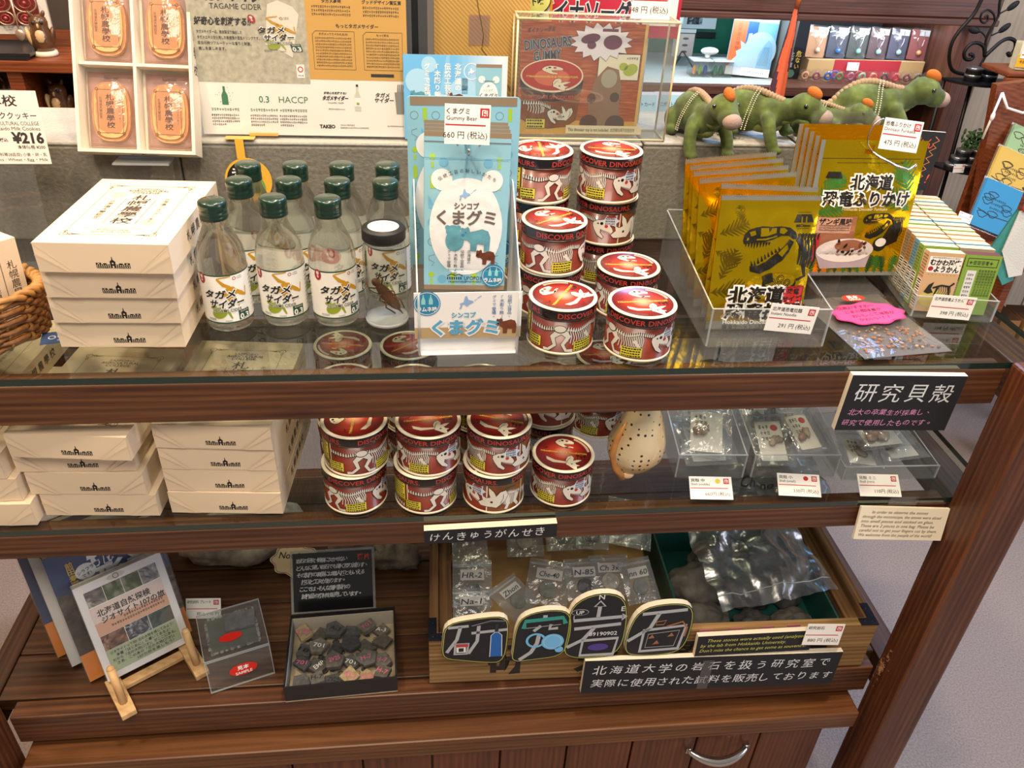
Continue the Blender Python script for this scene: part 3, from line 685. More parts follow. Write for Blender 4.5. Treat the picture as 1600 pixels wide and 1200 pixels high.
# ================================================================ SMALL HELPERS FOR CARDS AND SIGNS
def seal(pr, u, v, s, L=2):
    pr.rect(u-s/2, v-s/2, u+s/2, v+s/2, RED, L)
    for a, b_, c, d in ((-.3, -.3, -.2, .32), (-.3, .22, .1, .32), (.05, -.1, .15, .32), (-.1, -.05, .0, .15), (.22, -.32, .32, .3), (-.1, -.32, .12, -.2)): pr.rect(u+a*s, v+b_*s, u+c*s, v+d*s, WHITE, L+1)
def price_card(title, sub, price, label, loc, rot, w=.054, h=.036, dot=None, name='price_card', group=None, bend=0):
    b = MB(); b.box((-w/2, -.0004, 0), (w/2, .0004, h), WHITE)
    pr = Print(b, plane_map((0, -.0004, 0)))
    n = len(title); pr.text(title, -w*.46, h*.83, h*.15, INK, 1, .01, al='l', w=min(w*.68, n*h*.15))
    if sub: pr.text(sub, -w*.46, h*.66, h*.11, INK, 1, .0, al='l')
    pr.rect(-w*.48, h*.47, w*.40, h*.505, RED, 1); seal(pr, w*.37, h*.80, h*.24, 1)
    pr.text(price, w*.44, h*.24, h*.19, INK, 1, .0, al='r')
    if dot: pr.ell(w*.17, h*.80, h*.11, h*.10, dot, 2)
    return tag(b.obj(name, None, loc, rot), label, 'price card', group)
WOODEDGE = M('e6dcc6', .7)
def board(b, w, h, t=.008, pts=None):
    """black-faced sign board with pale raw edges, standing on z = 0, face towards -y"""
    if pts is None: pts = [(-w/2, 0), (w/2, 0), (w/2, h), (-w/2, h)]
    R = Matrix(((1, 0, 0), (0, 0, 1), (0, 1, 0)))   # (x, z) outline -> upright slab
    n = len(pts); k = len(b.v)
    b.prism(pts, 0, t, WOODEDGE, WOODEDGE, R, M('17181d', .75))
    return Print(b, plane_map((0, 0, 0)))

# ================================================================ TOP SHELF, LEFT
# wicker basket with slim upright boxes
WICK = M('7d5024', .5, bump=.3, bscale=200, var=.3); WICK2 = M('a5763c', .5, var=.25, bscale=90)
bk = thing('wicker_basket', 'brown woven wicker basket at the left edge of the top glass, holding slim boxes', 'basket', (-.640, .135, .9006), -.62)
b = MB(); bx, by, bh = .125, .062, .056
def per(t, g=0):
    t %= 1; a = 2*PI*t; c, s = math.cos(a), math.sin(a); e = .45
    return Vector(((bx+g)*math.copysign(abs(c)**e, c), (by+g)*math.copysign(abs(s)**e, s), 0))
NS = 52
for j in range(9):
    pts = [per(i/(NS*2), .0022*(1 if (i//2+j) % 2 else -1)+.004*j/9)+Vector((0, 0, .004+j*.0056)) for i in range(NS*2)]
    b.tube(pts, .0031, WICK, 6, True)
b.obj('woven_side', bk)
b = MB()
for i in range(NS):
    b.tube([per(i/NS, .0042*(1 if k % 2 else -1)*.5+.004*k/9)+Vector((0, 0, .002+k*.0058)) for k in range(10)], .0022, WICK2, 5)
b.obj('stake', bk)['kind'] = 'stuff'
b = MB()
for ph in (0, 1): b.tube([per(i/160, .004+.004*math.sin(i*.95+ph*PI))+Vector((0, 0, bh+.003*math.cos(i*.95+ph*PI))) for i in range(160)], .0034, WICK2, 6, True)
b.obj('braided_rim', bk)
b = MB(); b.prism([tuple(per(i/60, -.003)[:2]) for i in range(60)], .001, .004, WICK); b.obj('base', bk)
for i in range(4):
    b = MB(); b.box((-.034, -.011, 0), (.034, .011, .098), PAPERW)
    pr = Print(b, plane_map((0, -.011, 0))); pr.frame(-.029, .008, .029, .090, .0006, BRINK); pr.vtext('札幌農學校', 0, .075, .012, BRINK, 1, .01, 1, 1.2); pr.vtext('北海道ミルク', .021, .070, .006, BRINK, 1); pr.vtext('北海道大學', -.021, .070, .006, BRINK, 1)
    p2 = Print(b, plane_map((.034, 0, 0), (0, 1, 0), (0, 0, 1))); p2.vtext('札幌農學校', 0, .07, .010, BRINK, 1, .0)
    p3 = Print(b, plane_map((0, 0, .098), (1, 0, 0), (0, 1, 0))); hall(p3, 0, -.004, .0006)
    x = (-.048, -.024, .001, .030)[i]
    q = Matrix.Rotation(-.62, 3, 'Z') @ Vector((.058, -.030+i*.0232, 0))
    tag(b.obj('slim_cookie_box', None, (-.640+q.x, .135+q.y, .9062), (-.04, 0, -.62), bevel=.0006), 'slim cream cookie box standing in the wicker basket, %s' % ('nearest the camera', 'second from the camera', 'third from the camera', 'farthest back')[i], 'box', 'slim cookie boxes in the wicker basket')
b = MB(); b.box((-.021, -.013, 0), (.021, .013, .0008), M('3f567f', .3)); pr = Print(b, plane_map((0, 0, .0008), (1, 0, 0), (0, 1, 0)))
pr.ring(.002, .002, .006, .0012, CHALK); pr.ring(-.010, 0, .0035, .001, CHALK); pr.line([(-.004, -.008), (.006, -.004), (.012, -.009)], .0012, CHALK)
tag(b.obj('blue_card', None, (-.497, .088, .9006), (0, 0, .25)), 'small blue card lying on the glass between the wicker basket and the cookie boxes', 'card')
# cookie price sign
ps = thing('price_sign', 'tall white price sign reading 216 yen, before the foam at the far left', 'sign', (-.603, .285, .9006), 0)
b = MB(); b.box((-.03, 0, 0), (.03, .002, .215), ACRYL); b.box((-.03, -.045, 0), (.03, 0, .002), ACRYL); b.obj('clear_stand', ps)
b = MB(); b.box((-.056, -.0012, .128), (.053, -.0004, .214), PAPER); pr = Print(b, plane_map((0, -.0012, .128)))
pr.text('札幌農學校', -.012, .0745, .0125, BRINK, 1, .02, w=.082); pr.text('北海道ミルククッキー', .048, .0575, .0082, BRINK, 1, .01, al='r', w=.085)
pr.text('SAPPORO AGRICULTURAL COLLEGE', .049, .0485, .0045, BRINK, 1, al='r', w=.082); pr.text('Hokkaido Milk Cookies', .049, .0425, .0045, BRINK, 1, al='r')
pr.text('¥216', .050, .0315, .0125, BRINK, 1, .04, al='r'); pr.text('税込', .0045, .0290, .0045, BRINK, 1, .02); pr.text('本体価格 ¥200', .050, .0205, .0046, BRINK, 1, .01, al='r')
pr.text('アレルゲン (特定原材料等28品目) 小麦・卵・乳', .050, .0115, .0042, BRINK, 1, al='r', w=.098); pr.text('Food allergens : Wheat・Egg・Milk', .050, .0055, .0042, BRINK, 1, al='r', w=.085)
o = b.obj('printed_card', ps); ps.rotation_euler = (-.10, 0, .03)
# open cookie box leaning on the foam
ob = thing('open_cookie_box', 'open white box of wrapped oval cookies leaning back against the foam edge', 'box', (-.4535, .3510, 1.0225), 0, rot=(-.42, .015, -.02))
W, H, D, t_ = .144, .232, .032, .0022
b = MB(); m = M('e2d8c4', .6)
for lo, hi in (((-W/2, -D, 0), (-W/2+.004, 0, H)), ((W/2-.004, -D, 0), (W/2, 0, H)), ((-W/2+.004, -D, 0), (W/2-.004, 0, .004)), ((-W/2+.004, -D, H-.004), (W/2-.004, 0, H)), ((-W/2+.004, -.0025, .004), (W/2-.004, 0, H-.004))): b.box(lo, hi, m)
pr = Print(b, plane_map((0, -D, 0), (1, 0, 0), (0, 0, 1)));
pr = Print(b, plane_map((0, 0, 0), (1, 0, 0), (0, -1, 0))); hall(pr, .004, .012, .0009)
pr = Print(b, plane_map((W/2, -D/2, 0), (0, 1, 0), (0, 0, 1))); pr.vtext('札幌農學校', 0, .19, .013, BRINK, 1, .01, 1.6)
b.obj('tray', ob)
b = MB(); b.box((-.0018, -D+.006, .005), (.0018, -.003, H-.005), m); b.box((-W/2+.0045, -D+.007, .107), (W/2-.0045, -.003, .1105), m); b.box((-W/2+.0045, -D+.007, .211), (W/2-.0045, -.003, .2145), m); b.obj('divider', ob)
COOKIE = M('d3a26e', .8, var=.10, bscale=60, bump=.2); COOKP = M('3a2620', .7); WRAP = clear('pink_cellophane', 'f8efec', alpha=.14, rough=.12, spec_boost=1.6, bump=.5, bscale=45, film='c9aaa2'); WRAPB = M('b89c94', .4, var=.2, bscale=40)
for r in range(2):
    for c in range(2):
        n = r*2+c; ct = thing('wrapped_cookie', 'oval brand-stamped cookie in clear wrapping, %s of the open white cookie box' % ('lower left', 'lower right', 'upper left', 'upper right')[n], 'cookie', (0, 0, 0), 0, 'wrapped cookies in the open box')
        cx, cz = (-.036, .036)[c], (.0556, .1608)[r]
        ct.matrix_world = (Matrix.Translation(ob.location) @ Euler(ob.rotation_euler).to_matrix().to_4x4()) @ Matrix.Translation((cx, -.004, cz))
        b = MB(); b.box((-.030, .0002, -.0465), (.030, .0008, .0465), WRAPB); b.obj('wrapper_back', ct)
        b = MB(); pts = [(.0235*math.copysign(abs(math.cos(a))**.75, math.cos(a)), .0365*math.copysign(abs(math.sin(a))**.6, math.sin(a))-.003) for a in [2*PI*i/40 for i in range(40)]]
        R = Matrix(((1, 0, 0), (0, 0, 1), (0, 1, 0))); q = [(p[0]*.86, p[1]*.9) for p in pts]
        b.prism(pts, -.0085, -.001, COOKIE, None, R); b.prism(q, -.011, -.0085, COOKIE, None, R)
        pr = Print(b, plane_map((0, -.011, 0))); z0 = -.003
        pr.frame(-.0155, z0-.027, .0155, z0+.027, .0005, COOKP); pr.vtext('札幌農學校', 0, z0+.0175, .0078, COOKP, 1, .012, 1.1, 1.25); pr.vtext('北海道ミルククッキー', .0115, z0+.019, .0032, COOKP, 1, .0); pr.vtext('北海道大學認定', -.0115, z0+.016, .0036, COOKP, 1, .0)
        for sx in (-1, 1):
            for sy in (-1, 1): pr.ring(sx*.0155, z0+sy*.027, .0018, .0005, COOKP, 1, 10)
        b.obj('cookie', ct, bevel=.0016)
        b = MB(); f = lambda u, v: Vector(((u-.5)*.0615*(1-.02*math.sin(v*PI)), -.0135*math.sin(PI*min(1, max(0, u)))**.5*min(1, (math.sin(PI*v))**.5*1.1)-.0005+.0012*noise.noise(Vector((u*9, v*14, n))), (v-.5)*.0945))
        b.grid(f, 14, 20, WRAP)
        for s in (-1, 1):
            for k in range(4): z = s*(.0462-k*.0016); b.box((-.0300, -.0022, z-.0003), (.0300, -.0016, z+.0003), WRAPB)
        pr = Print(b, plane_map((0, -.0016, 0))); pr.rect(-.009, .039, .008, .0425, M('4a403e', .5), 2)
        b.obj('wrapper', ct)
ce_ = thing('clear_easel', 'clear acrylic easel under the open white cookie box', 'easel', (-.4535, .340, .9006))
b = MB(); b.box((-.035, 0, .002), (.035, .002, .118), ACRYL); b.obj('upright', ce_)
b = MB(); b.box((-.035, -.016, .1182), (.035, .014, .1202), ACRYL_EDGE); b.obj('ledge', ce_)
b = MB(); b.box((-.035, -.03, 0), (.035, .014, .0018), ACRYL); b.obj('base', ce_)
# cider information sheet in a clear sleeve
sh = thing('info_sheet', 'landscape cider information sheet in a clear sleeve standing on the foam', 'sign', (-.246, .378, 1.0445), 0, rot=(-.08, .0, -.008))
W, H = .272, .205; GREYD = M('b4b09c', .6, var=.22, bscale=140, bump=.1); TAN = M('cfa04c', .6); GRN = M('2f7a50', .6)
b = MB(); b.box((-W/2, 0, 0), (W/2, .0008, H), PAPER); pr = Print(b, plane_map((-W/2, 0, 0)))
pr.rect(0, .066, .145, H, GREYD, 1); pr.rect(.145, .072, W, H, TAN, 1)
pr.text('タガメサイダー', .060, .170, .0155, INK, 3, .05, w=.095, shear=.25); pr.text('TAGAME CIDER', .060, .1565, .0066, INK, 3, .0)
pr.text('好奇心を刺激する!!', .0075, .139, .0092, INK, 3, .04, al='l', w=.069, shear=.15)
for i, s in enumerate(('タガメサイダーは、独自製法で抽出した', 'タガメエキスを使用した新感覚の昆虫ドリンクです。', '昆虫の持つフルーティーな香りと刺激、', '癒しを楽しめます。')): pr.text(s, .0085, .1265-i*.0066, .0041, INK, 3, .01, al='l', w=(.056, .077, .066, .034)[i])
pr.poly([(.099, .160), (.112, .165), (.130, .158), (.137, .149), (.125, .098), (.110, .106), (.092, .113)], M('dcd8c8', .6), 3)
q = Print(b, lambda u, v, h: Vector((-W/2+.112+u*1.25-v*.28, -h, .104+v*.95+u*.05))); bug_label(q, .85, 6)
for x, s1 in ((.033, None), (.083, '0.3'), (.121, 'HACCP')):
    if s1: pr.text(s1, x, .046, .0085, GRN, 2, .0 if x > .1 else .01)
    else: pr.poly([(x-.004, .038), (x+.004, .038), (x+.004, .050), (x+.0015, .055), (x+.0015, .061), (x-.0015, .061), (x-.0015, .055), (x-.004, .050)], GRN, 2)
    for k in range(4): pr.scribble(x-.020, .0235-k*.0040, .036 if k < 3 else .018, .0028, INK, 2)
    pr.scribble(x-.019, .0305, .036, .0036, GRN, 2)
for k in range(12): pr.ell(.033+random.uniform(-.013, .013), .049+random.uniform(-.01, .012), .0005, .0005, GRN, 2, 6)
pr.frame(.1285, .0735, .1385, .090, .0006, WHITE, 3); pr.rect(.1285, .0735, .1385, .090, WHITE, 2); pr.ring(.1335, .084, .003, .0012, RED, 3); pr.scribble(.130, .0755, .007, .0018, INK, 3)
for x0, x1 in ((.152, .205), (.216, .266)):
    pr.rect(x0, .172, x1, H, PAPER, 2); pr.text(('タガメ基金', 'グッドデザイン賞受賞')[x0 > .2], (x0+x1)/2, .166, .0046, INK, 2, .03)
    for k in range(3): pr.scribble(x0+.001, .158-k*.0045, x1-x0-.004, .003, INK, 2)
    pts = [(x0, .085), (x1, .085), (x1, .131), (x0+.004, .131), (x0, .127), (x0, .085)]; pr.line([(p[0], p[1]) for p in pts], .0006, INK, 2)
    for k in range(10): pr.scribble(x0+.003, .1215-k*.0037, x1-x0-.007, .0024, INK, 2)
    pr.text(('タガメって食べられるの?', '')[x0 > .2] or 'もっと知る', (x0+x1)/2, .1275, .0030, INK, 2, .02)
pr.ell(.178, .196, .012, .012, TAN, 3); pr.ell(.178, .196, .008, .009, PAPER, 4); pr.text('タガメ研究をサポート!', .178, .177, .0034, INK, 3, .02); pr.rect(.238, .178, .243, .196, DKGREEN, 3); pr.scribble(.249, .186, .013, .0025, INK, 3); pr.scribble(.249, .182, .013, .0025, INK, 3)
pr.text('もっとタガメサイダー', .209, .1375, .0050, INK, 2, .03); pr.rect(.224, .0765, .254, .0805, INK, 2)
pr.text('好奇心を刺激する!!', .176, .0555, .0032, INK, 2, .03, shear=.15); pr.text('タガメサイダー', .176, .0490, .0058, INK, 2, .05, shear=.25, w=.033); pr.text('TAGAME CIDER', .176, .0430, .0022, INK, 2); pr.scribble(.166, .034, .022, .002, INK, 2); pr.text('TAKEO', .163, .0125, .0046, INK, 2, .05); pr.text('TAKEO 株式会社', .180, .0145, .0024, INK, 2, al='l'); pr.scribble(.180, .010, .038, .002, INK, 2)
pr.poly([(.201, .033), (.209, .033), (.209, .052), (.2065, .058), (.2065, .067), (.2035, .067), (.2035, .058), (.201, .052)], M('cfd0c0', .5), 2); pr.rect(.201, .039, .209, .050, WHITE, 3); pr.rect(.2035, .064, .2065, .067, INK, 3); pr.rect(.2035, .041, .207, .044, OLIVE, 4)
pr.text('タガメ', .238, .0540, .006, INK, 2, .03, shear=.2); pr.text('サイダー', .240, .0475, .006, INK, 2, .03, shear=.2); pr.scribble(.243, .013, .022, .002, INK, 2); pr.poly([(.256, .030), (.266, .030), (.268, .058), (.254, .058)], M('8a8880', .5), 2)
for k in range(5): pr.line([(.258+k*.002, .058), (.259+k*.0024, .068)], .0012, M('5b5a55', .5), 3)
b.obj('printed_sheet', sh)
b = MB(); f = lambda u, v: Vector(((u-.5)*.285, -.0028-.0012*noise.noise(Vector((u*5, v*4, 2))), -.003+v*.215)); b.grid(f, 24, 18, SLEEVE); b.box((-.1425, .0012, -.003), (.1425, .0016, .212), SLEEVE); b.obj('clear_sleeve', sh)
b = MB(); b.box((-.0755, -.0068, 0), (-.0385, -.0034, .0035), M('d9a755', .5)); b.obj('tape', sh)
# round yellow hanging tag
yt = thing('round_tag', 'round yellow and black tag hanging on the foam behind the bottles', 'tag', (-.328, .3585, .988))
YEL = M('e8b43e', .5)
b = MB(); R = Matrix(((1, 0, 0), (0, 0, 1), (0, 1, 0)))
b.prism([(.031*math.cos(2*PI*i/48), .031*math.sin(2*PI*i/48)) for i in range(48)], -.0008, 0, YEL, None, R)
pr = Print(b, plane_map((0, -.0008, 0)))
pts = [(.028*math.cos(a), .028*math.sin(a)) for a in [1.2+i*.12 for i in range(26)]]; pts += [(-.002+.009*(i % 2), -.022+i*.0058) for i in range(1, 8)]
pr.poly(pts, INK, 1); pr.text('え!', -.012, .0105, .015, WHITE, 2, .03, rot=.1); pr.ell(.010, -.006, .011, .016, M('74a04a', .5), 2, 14, .4); pr.line([(.004, .012), (.02, .004)], .003, YEL, 3)
b.obj('disc', yt)
b = MB(); b.box((-.011, -.0007, .030), (.0, -.0001, .0555), YEL); b.box((-.024, -.0004, .0556), (.014, .0135, .0564), M('d9a755', .5)); b.obj('strap', yt)

# ================================================================ POUCHES
def pouch(W, H, T, m, seed=0, wr=.0012, seal_h=.012, nu=22, nv=28, mback=None, mfn=None, gusset=0, hole=None):
    """filled flat bag standing on z = 0, face towards -y; returns mesh builder and its front surface map"""
    def sur(u, v, h, side=-1):
        x = max(-1, min(1, 2*u/W)); y = max(0, min(1, v/H))
        e0, e1 = seal_h/H, 1-seal_h/H
        yy = 0 if y <= e0*(1-gusset) or y >= e1 else math.sin(PI*((y-e0*(1-gusset))/(e1-e0*(1-gusset))))
        if gusset and y < .5: yy = max(yy, gusset*(1-y*2)+yy*(1-gusset))
        b = (max(0, 1-abs(x)**2.6))**.6*yy**.55
        n = noise.noise(Vector((u*55+seed*7.3, v*30, seed+.3)))+.6*noise.noise(Vector((u*120, v*90+seed*3, seed)))
        d = T/2*b+wr*n*(.35+.65*b)
        return Vector((u*(1-.02*b), side*max(.0003+(.0003 if not b else 0), d)+side*h+ (wr*.8*noise.noise(Vector((u*40, 3.1, seed)))*(1 if y > e1 or y < e0 else 0)), v))
    b = MB()
    b.grid(lambda u, v: sur((u-.5)*W, v*H, 0), nu, nv, m, True, False, mfn, (lambda u, v: math.hypot((u-.5)*W-hole[0], v*H-hole[1]) < .0052) if hole else None)
    b.grid(lambda u, v: sur((.5-u)*W, v*H, 0, 1), nu, nv, mback or m, True, False, None, (lambda u, v: math.hypot((.5-u)*W-hole[0], v*H-hole[1]) < .0052) if hole else None)
    return b, (lambda u, v, h: sur(u, v, h))
GOLD = M('f0c81a', .2, .92, bump=.9, bscale=24); GOLD_S = M('b5b2a6', .25, .7, bump=.3, bscale=60); GOLDINK = M('1a1608', .4); LEAFINK = M('6e5a08', .35, .6)
def trex_big(pr, u, v, k, L=1, flip=1):
    """open-jawed black skull print, facing left"""
    X = lambda pts: xf(pts, u, v, k*.001, flip)
    D = GOLDINK
    pr.poly(X([(0, 8), (1, 13), (5, 17), (11, 19), (17, 20), (24, 19.5), (33, 20), (41, 19), (47, 15), (50, 9), (46, 9), (41, 12), (34, 12), (27, 9), (20, 7), (12, 6.5), (6, 6), (1, 5)]), D, L)
    for e in ([(5, 15), (10, 16.5), (11, 13), (7, 11.5)], [(15, 18.5), (22, 18.5), (22.5, 15), (25, 18.4), (29, 18.6), (29, 14.5), (21, 12), (15, 11.5)], [(32, 18.6), (36, 18.6), (39, 16.5), (36, 13.5), (32, 14.5)], [(12, 9.5), (20, 10), (30, 12.2), (30, 11.2), (20, 8.6), (12, 8.2)], [(3, 10), (5, 10.5), (5, 8.5), (3, 8)]): pr.poly(X(e), GOLD, L+1)
    pr.ell(u+flip*k*.0075, v+k*.0142, .0019*k, .0015*k, GOLD, L+1, 12)
    for i in range(9): x = 2+i*2.6; pr.poly(X([(x, 6.5), (x+2.1, 6.8), (x+.9, .5+abs(i-3)*.6)]), D, L)
    pr.poly(X([(10, -19), (9, -14.5), (16, -14), (24, -10), (31, -4), (38, 3), (42, 9), (46, 7), (43, -2), (37, -10), (28, -17), (19, -21)]), D, L)
    pr.poly(X([(33, -3), (40, 5), (42, 1), (37, -6)]), GOLD, L+1)
    for i in range(9): x = 10+i*2.9; y = -14.5+max(0, i-1)*1.95; pr.poly(X([(x, y), (x+2, y+.9), (x-.4, y+6-abs(i-2)*.4)]), D, L)
    for i in range(7): x = 50+i*3; pr.poly(X([(x, 13-i*.2), (x+2.4, 14), (x+1.6, 7-(i % 2)*5), (x+.4, 8)]), D, L)
    for i in range(6): pr.line(X([(52+i*3, 8), (54+i*3, -4-i), (53+i*2.6, -13-i)]), [.0011*k, .0022*k, .001*k], D, L)
    pr.line(X([(50, 9), (57, -1), (58, -12), (62, -24), (54, -27)]), [.004*k, .003*k, .0035*k, .0024*k, .002*k], D, L)
def leaf(pr, u, v, s, a, m, L=1, n=8):
    pr.line([(u, v), (u+s*math.cos(a), v+s*math.sin(a))], s*.03, m, L)
    for i in range(n):
        t = (i+.6)/n; l = s*.42*math.sin(PI*t*.9+.2); x, y = u+s*t*math.cos(a), v+s*t*math.sin(a)
        for q in (-1, 1): pr.line([(x, y), (x+l*math.cos(a+q*.85), y+l*math.sin(a+q*.85))], [s*.085, s*.02], m, L)
def ramen():
    W, H = .118, .158
    m = lambda u, v: GOLD_S if v > .965 or v < .035 else GOLD
    b, f = pouch(W, H, .0165, GOLD, 1, .0022, .016, 26, 34, mfn=m)
    for s, z in ((1, H), (-1, 0)):   # pinked edge
        for i in range(40): x = -W/2+W*(i+.5)/40; b.add([(x-.0016, -.0004, z), (x+.0016, -.0004, z), (x, -.0004, z+s*.0018)], [(0, 1, 2)], GOLD_S)
    pr = Print(b, f, .006, .00025)
    for a, x, y, s in ((.4, -.056, .115, .034), (1.2, -.05, .062, .038), (.2, -.058, .045, .04), (-.5, -.058, .095, .03), (2.6, .055, .03, .03), (1.9, -.03, .128, .02)): leaf(pr, x, y, s, a, LEAFINK)
    trex_big(pr, -.030, .098, 1.35, 3)
    pr.poly([(.030, .129), (.054, .129), (.0505, .138), (.0335, .138)], GOLDINK, 3); pr.rect(.0385, .129, .040, .1355, GOLD, 4); pr.rect(.044, .129, .0455, .1355, GOLD, 4); pr.text('MOino', .042, .1255, .0035, GOLDINK, 3, .02, sx=1.3); pr.rect(.034, .1400, .050, .1404, GOLDINK, 3); pr.rect(.034, .1218, .050, .1222, GOLDINK, 3)
    pr.ell(.022, .0575, .021, .012, GOLDINK, 4); pr.ell(.022, .0605, .019, .0105, GOLD, 5)
    for x, y in ((.012, .060), (.022, .064), (.031, .059), (.021, .056)): pr.ring(x, y, .0042, .0008, GOLDINK, 6, 12); pr.ring(x, y, .0024, .0006, GOLDINK, 6, 10)
    pr.poly([(.0, .066), (.011, .071), (.014, .060), (.003, .056)], GOLDINK, 6)
    pr.text('北海道', -.004, .0440, .0195, GOLDINK, 7, .035, w=.066, halo=WHITE, hw=.10); pr.text('恐竜拉麺', .008, .0225, .0205, GOLDINK, 7, .035, w=.090, halo=WHITE, hw=.10)
    pr.text('Hokkaido Dinosaur Ramen', .005, .0085, .0052, WHITE, 6, .01, w=.086); pr.text('醤油ラーメン 1人前・スープ付', .006, .0022, .0052, GOLDINK, 6, .01, w=.088)
    pr.rect(.029, .006, .0555, .054, M('c62a28', .4), 6); pr.frame(.0298, .0068, .0547, .0532, .0006, GOLDINK, 7); pr.text('恐竜', .042, .0475, .0075, GOLDINK, 7, .03); pr.text('サイズ', .042, .038, .0075, GOLDINK, 7, .03)
    for k in range(4): pr.scribble(.032, .010+k*.0055, .02, .003, GOLDINK, 7)
    return b
rm0 = ramen().obj('noodle_pack'); RG = 'gold dinosaur noodle packs in the clear holder'
RP = [(.300, .080, .0, -.17, 'front gold noodle pack with its black skull print in full view in the clear holder'), (.303, .109, -.01, -.155, 'gold noodle pack directly behind the front one in the clear holder'),
      (.302, .138, .01, -.13, 'gold noodle pack third from the front in the clear holder'), (.302, .164, .0, -.12, 'gold noodle pack fourth from the front in the clear holder'),
      (.306, .190, .01, -.10, 'gold noodle pack second from the back in the clear holder'), (.307, .216, .01, -.09, 'rearmost gold noodle pack in the clear holder')]
for i, (x, y, rz, rx, lab) in enumerate(RP):
    o = rm0 if i == 0 else rm0.copy()
    if i: COL.objects.link(o)
    ry = (0, .03, -.08, -.08, -.09, -.09)[i]; o.location = (x-ry*-.0, y, .9064+abs(ry)*.066); o.rotation_euler = (rx, ry, rz); tag(o, lab, 'noodle pack', RG)
def tray(name, label, cat, loc, rz, W, D, hf, hs, hb, t=.0018, base=None):
    """open clear plastic tray: base, front lip, sides, back"""
    tr = thing(name, label, cat, loc, rz); x = W/2
    b = MB(); b.box((-x, 0, 0), (x, D, t), ACRYL); b.obj('base', tr)
    b = MB(); b.box((-x, 0, t), (x, t, hf), ACRYL); b.box((-x-.0002, -.0002, hf), (x+.0002, t+.0002, hf+.0008), ACRYL_EDGE); b.obj('front_lip', tr)
    for s in (-1, 1):
        b = MB(); x0, x1 = sorted((s*x, s*(x-t)))
        q = [(t+.0002, t), (D-t, t), (D-t, hb), (t+.0002, hs)]
        b.add([(X, p[0], p[1]) for X in (x0, x1) for p in q], [(0, 1, 2, 3), (7, 6, 5, 4), (0, 4, 5, 1), (1, 5, 6, 2), (3, 7, 4, 0)], ACRYL)
        b.add([(X, p[0], p[1]) for X in (x0, x1) for p in q], [(2, 6, 7, 3)], ACRYL_EDGE); b.box((x0, -.0001, t), (x1, t+.0001, hf), ACRYL_EDGE); b.obj('side_panel', tr, fix=False)
    b = MB(); b.box((-x+t, D-t, t), (x-t, D, hb), ACRYL); b.box((-x+t, D-t, hb), (x-t, D, hb+.0008), ACRYL_EDGE); b.obj('back_panel', tr)
    return tr
tray('acrylic_holder', 'clear acrylic holder keeping the gold noodle packs upright on the top glass', 'holder', (.303, .043, .9006), -.03, .142, .245, .050, .050, .075)
price_card('北海道恐竜拉麺', 'Instant Noodle', '291 円 (税込)', 'white 291 yen price card on the clear holder of gold noodle packs', (.325, .0405, .9225), (-.05, .10, -.02), .058, .034)

# furikake pouches on a wire hook
fs = thing('hook_stand', 'clear acrylic stand with a steel wire hook carrying the furikake pouches', 'display stand', (.472, .309, .9006), 0)
b = MB(); b.box((-.045, 0, 0), (.045, .003, .205), ACRYL); b.box((-.045, -.14, 0), (.045, 0, .0025), ACRYL); b.obj('clear_stand', fs)
FHOLE = (-.004, .1655)
FPOS = [((.476, .206+i*.0185, .9155), -.12+.006*i) for i in range(5)]
hp = []
for (p_, a_) in FPOS: q = Vector(p_)+Euler((a_, 0, 0)).to_matrix() @ Vector((FHOLE[0], 0, FHOLE[1])); hp.append(tuple(q-Vector((.472, .309, .9006))))
b = MB(); b.tube([(hp[4][0], -.001, hp[4][2])]+hp[::-1]+[(hp[0][0]+.004, hp[0][1]-.014, hp[0][2]-.003), (.022, hp[0][1]-.030, hp[0][2]-.010), (.034, hp[0][1]-.040, hp[0][2]-.012), (.040, hp[0][1]-.043, hp[0][2]-.004)], .0016, STEEL, 8)
b.tube([(hp[0][0], hp[0][1]-.008, hp[0][2]-.001)]+[(hp[0][0]-.014*math.cos(a), hp[0][1]-.010, hp[0][2]+.022-.020*math.cos(a)*0+.020*math.sin(a)) for a in [-.6+PI*1.35*i/12 for i in range(13)]], .0009, STEEL, 6); b.obj('wire_hook', fs)
FW, FH = .143, .178
SILV = M('b9bcb6', .22, .7, bump=.2, bscale=40); GREEN = M('3d7a2a', .4, .3); DGREEN = M('1f5224', .4, .3); BROWNP = M('a06a4a', .5); RICE = M('eee6e0', .6)
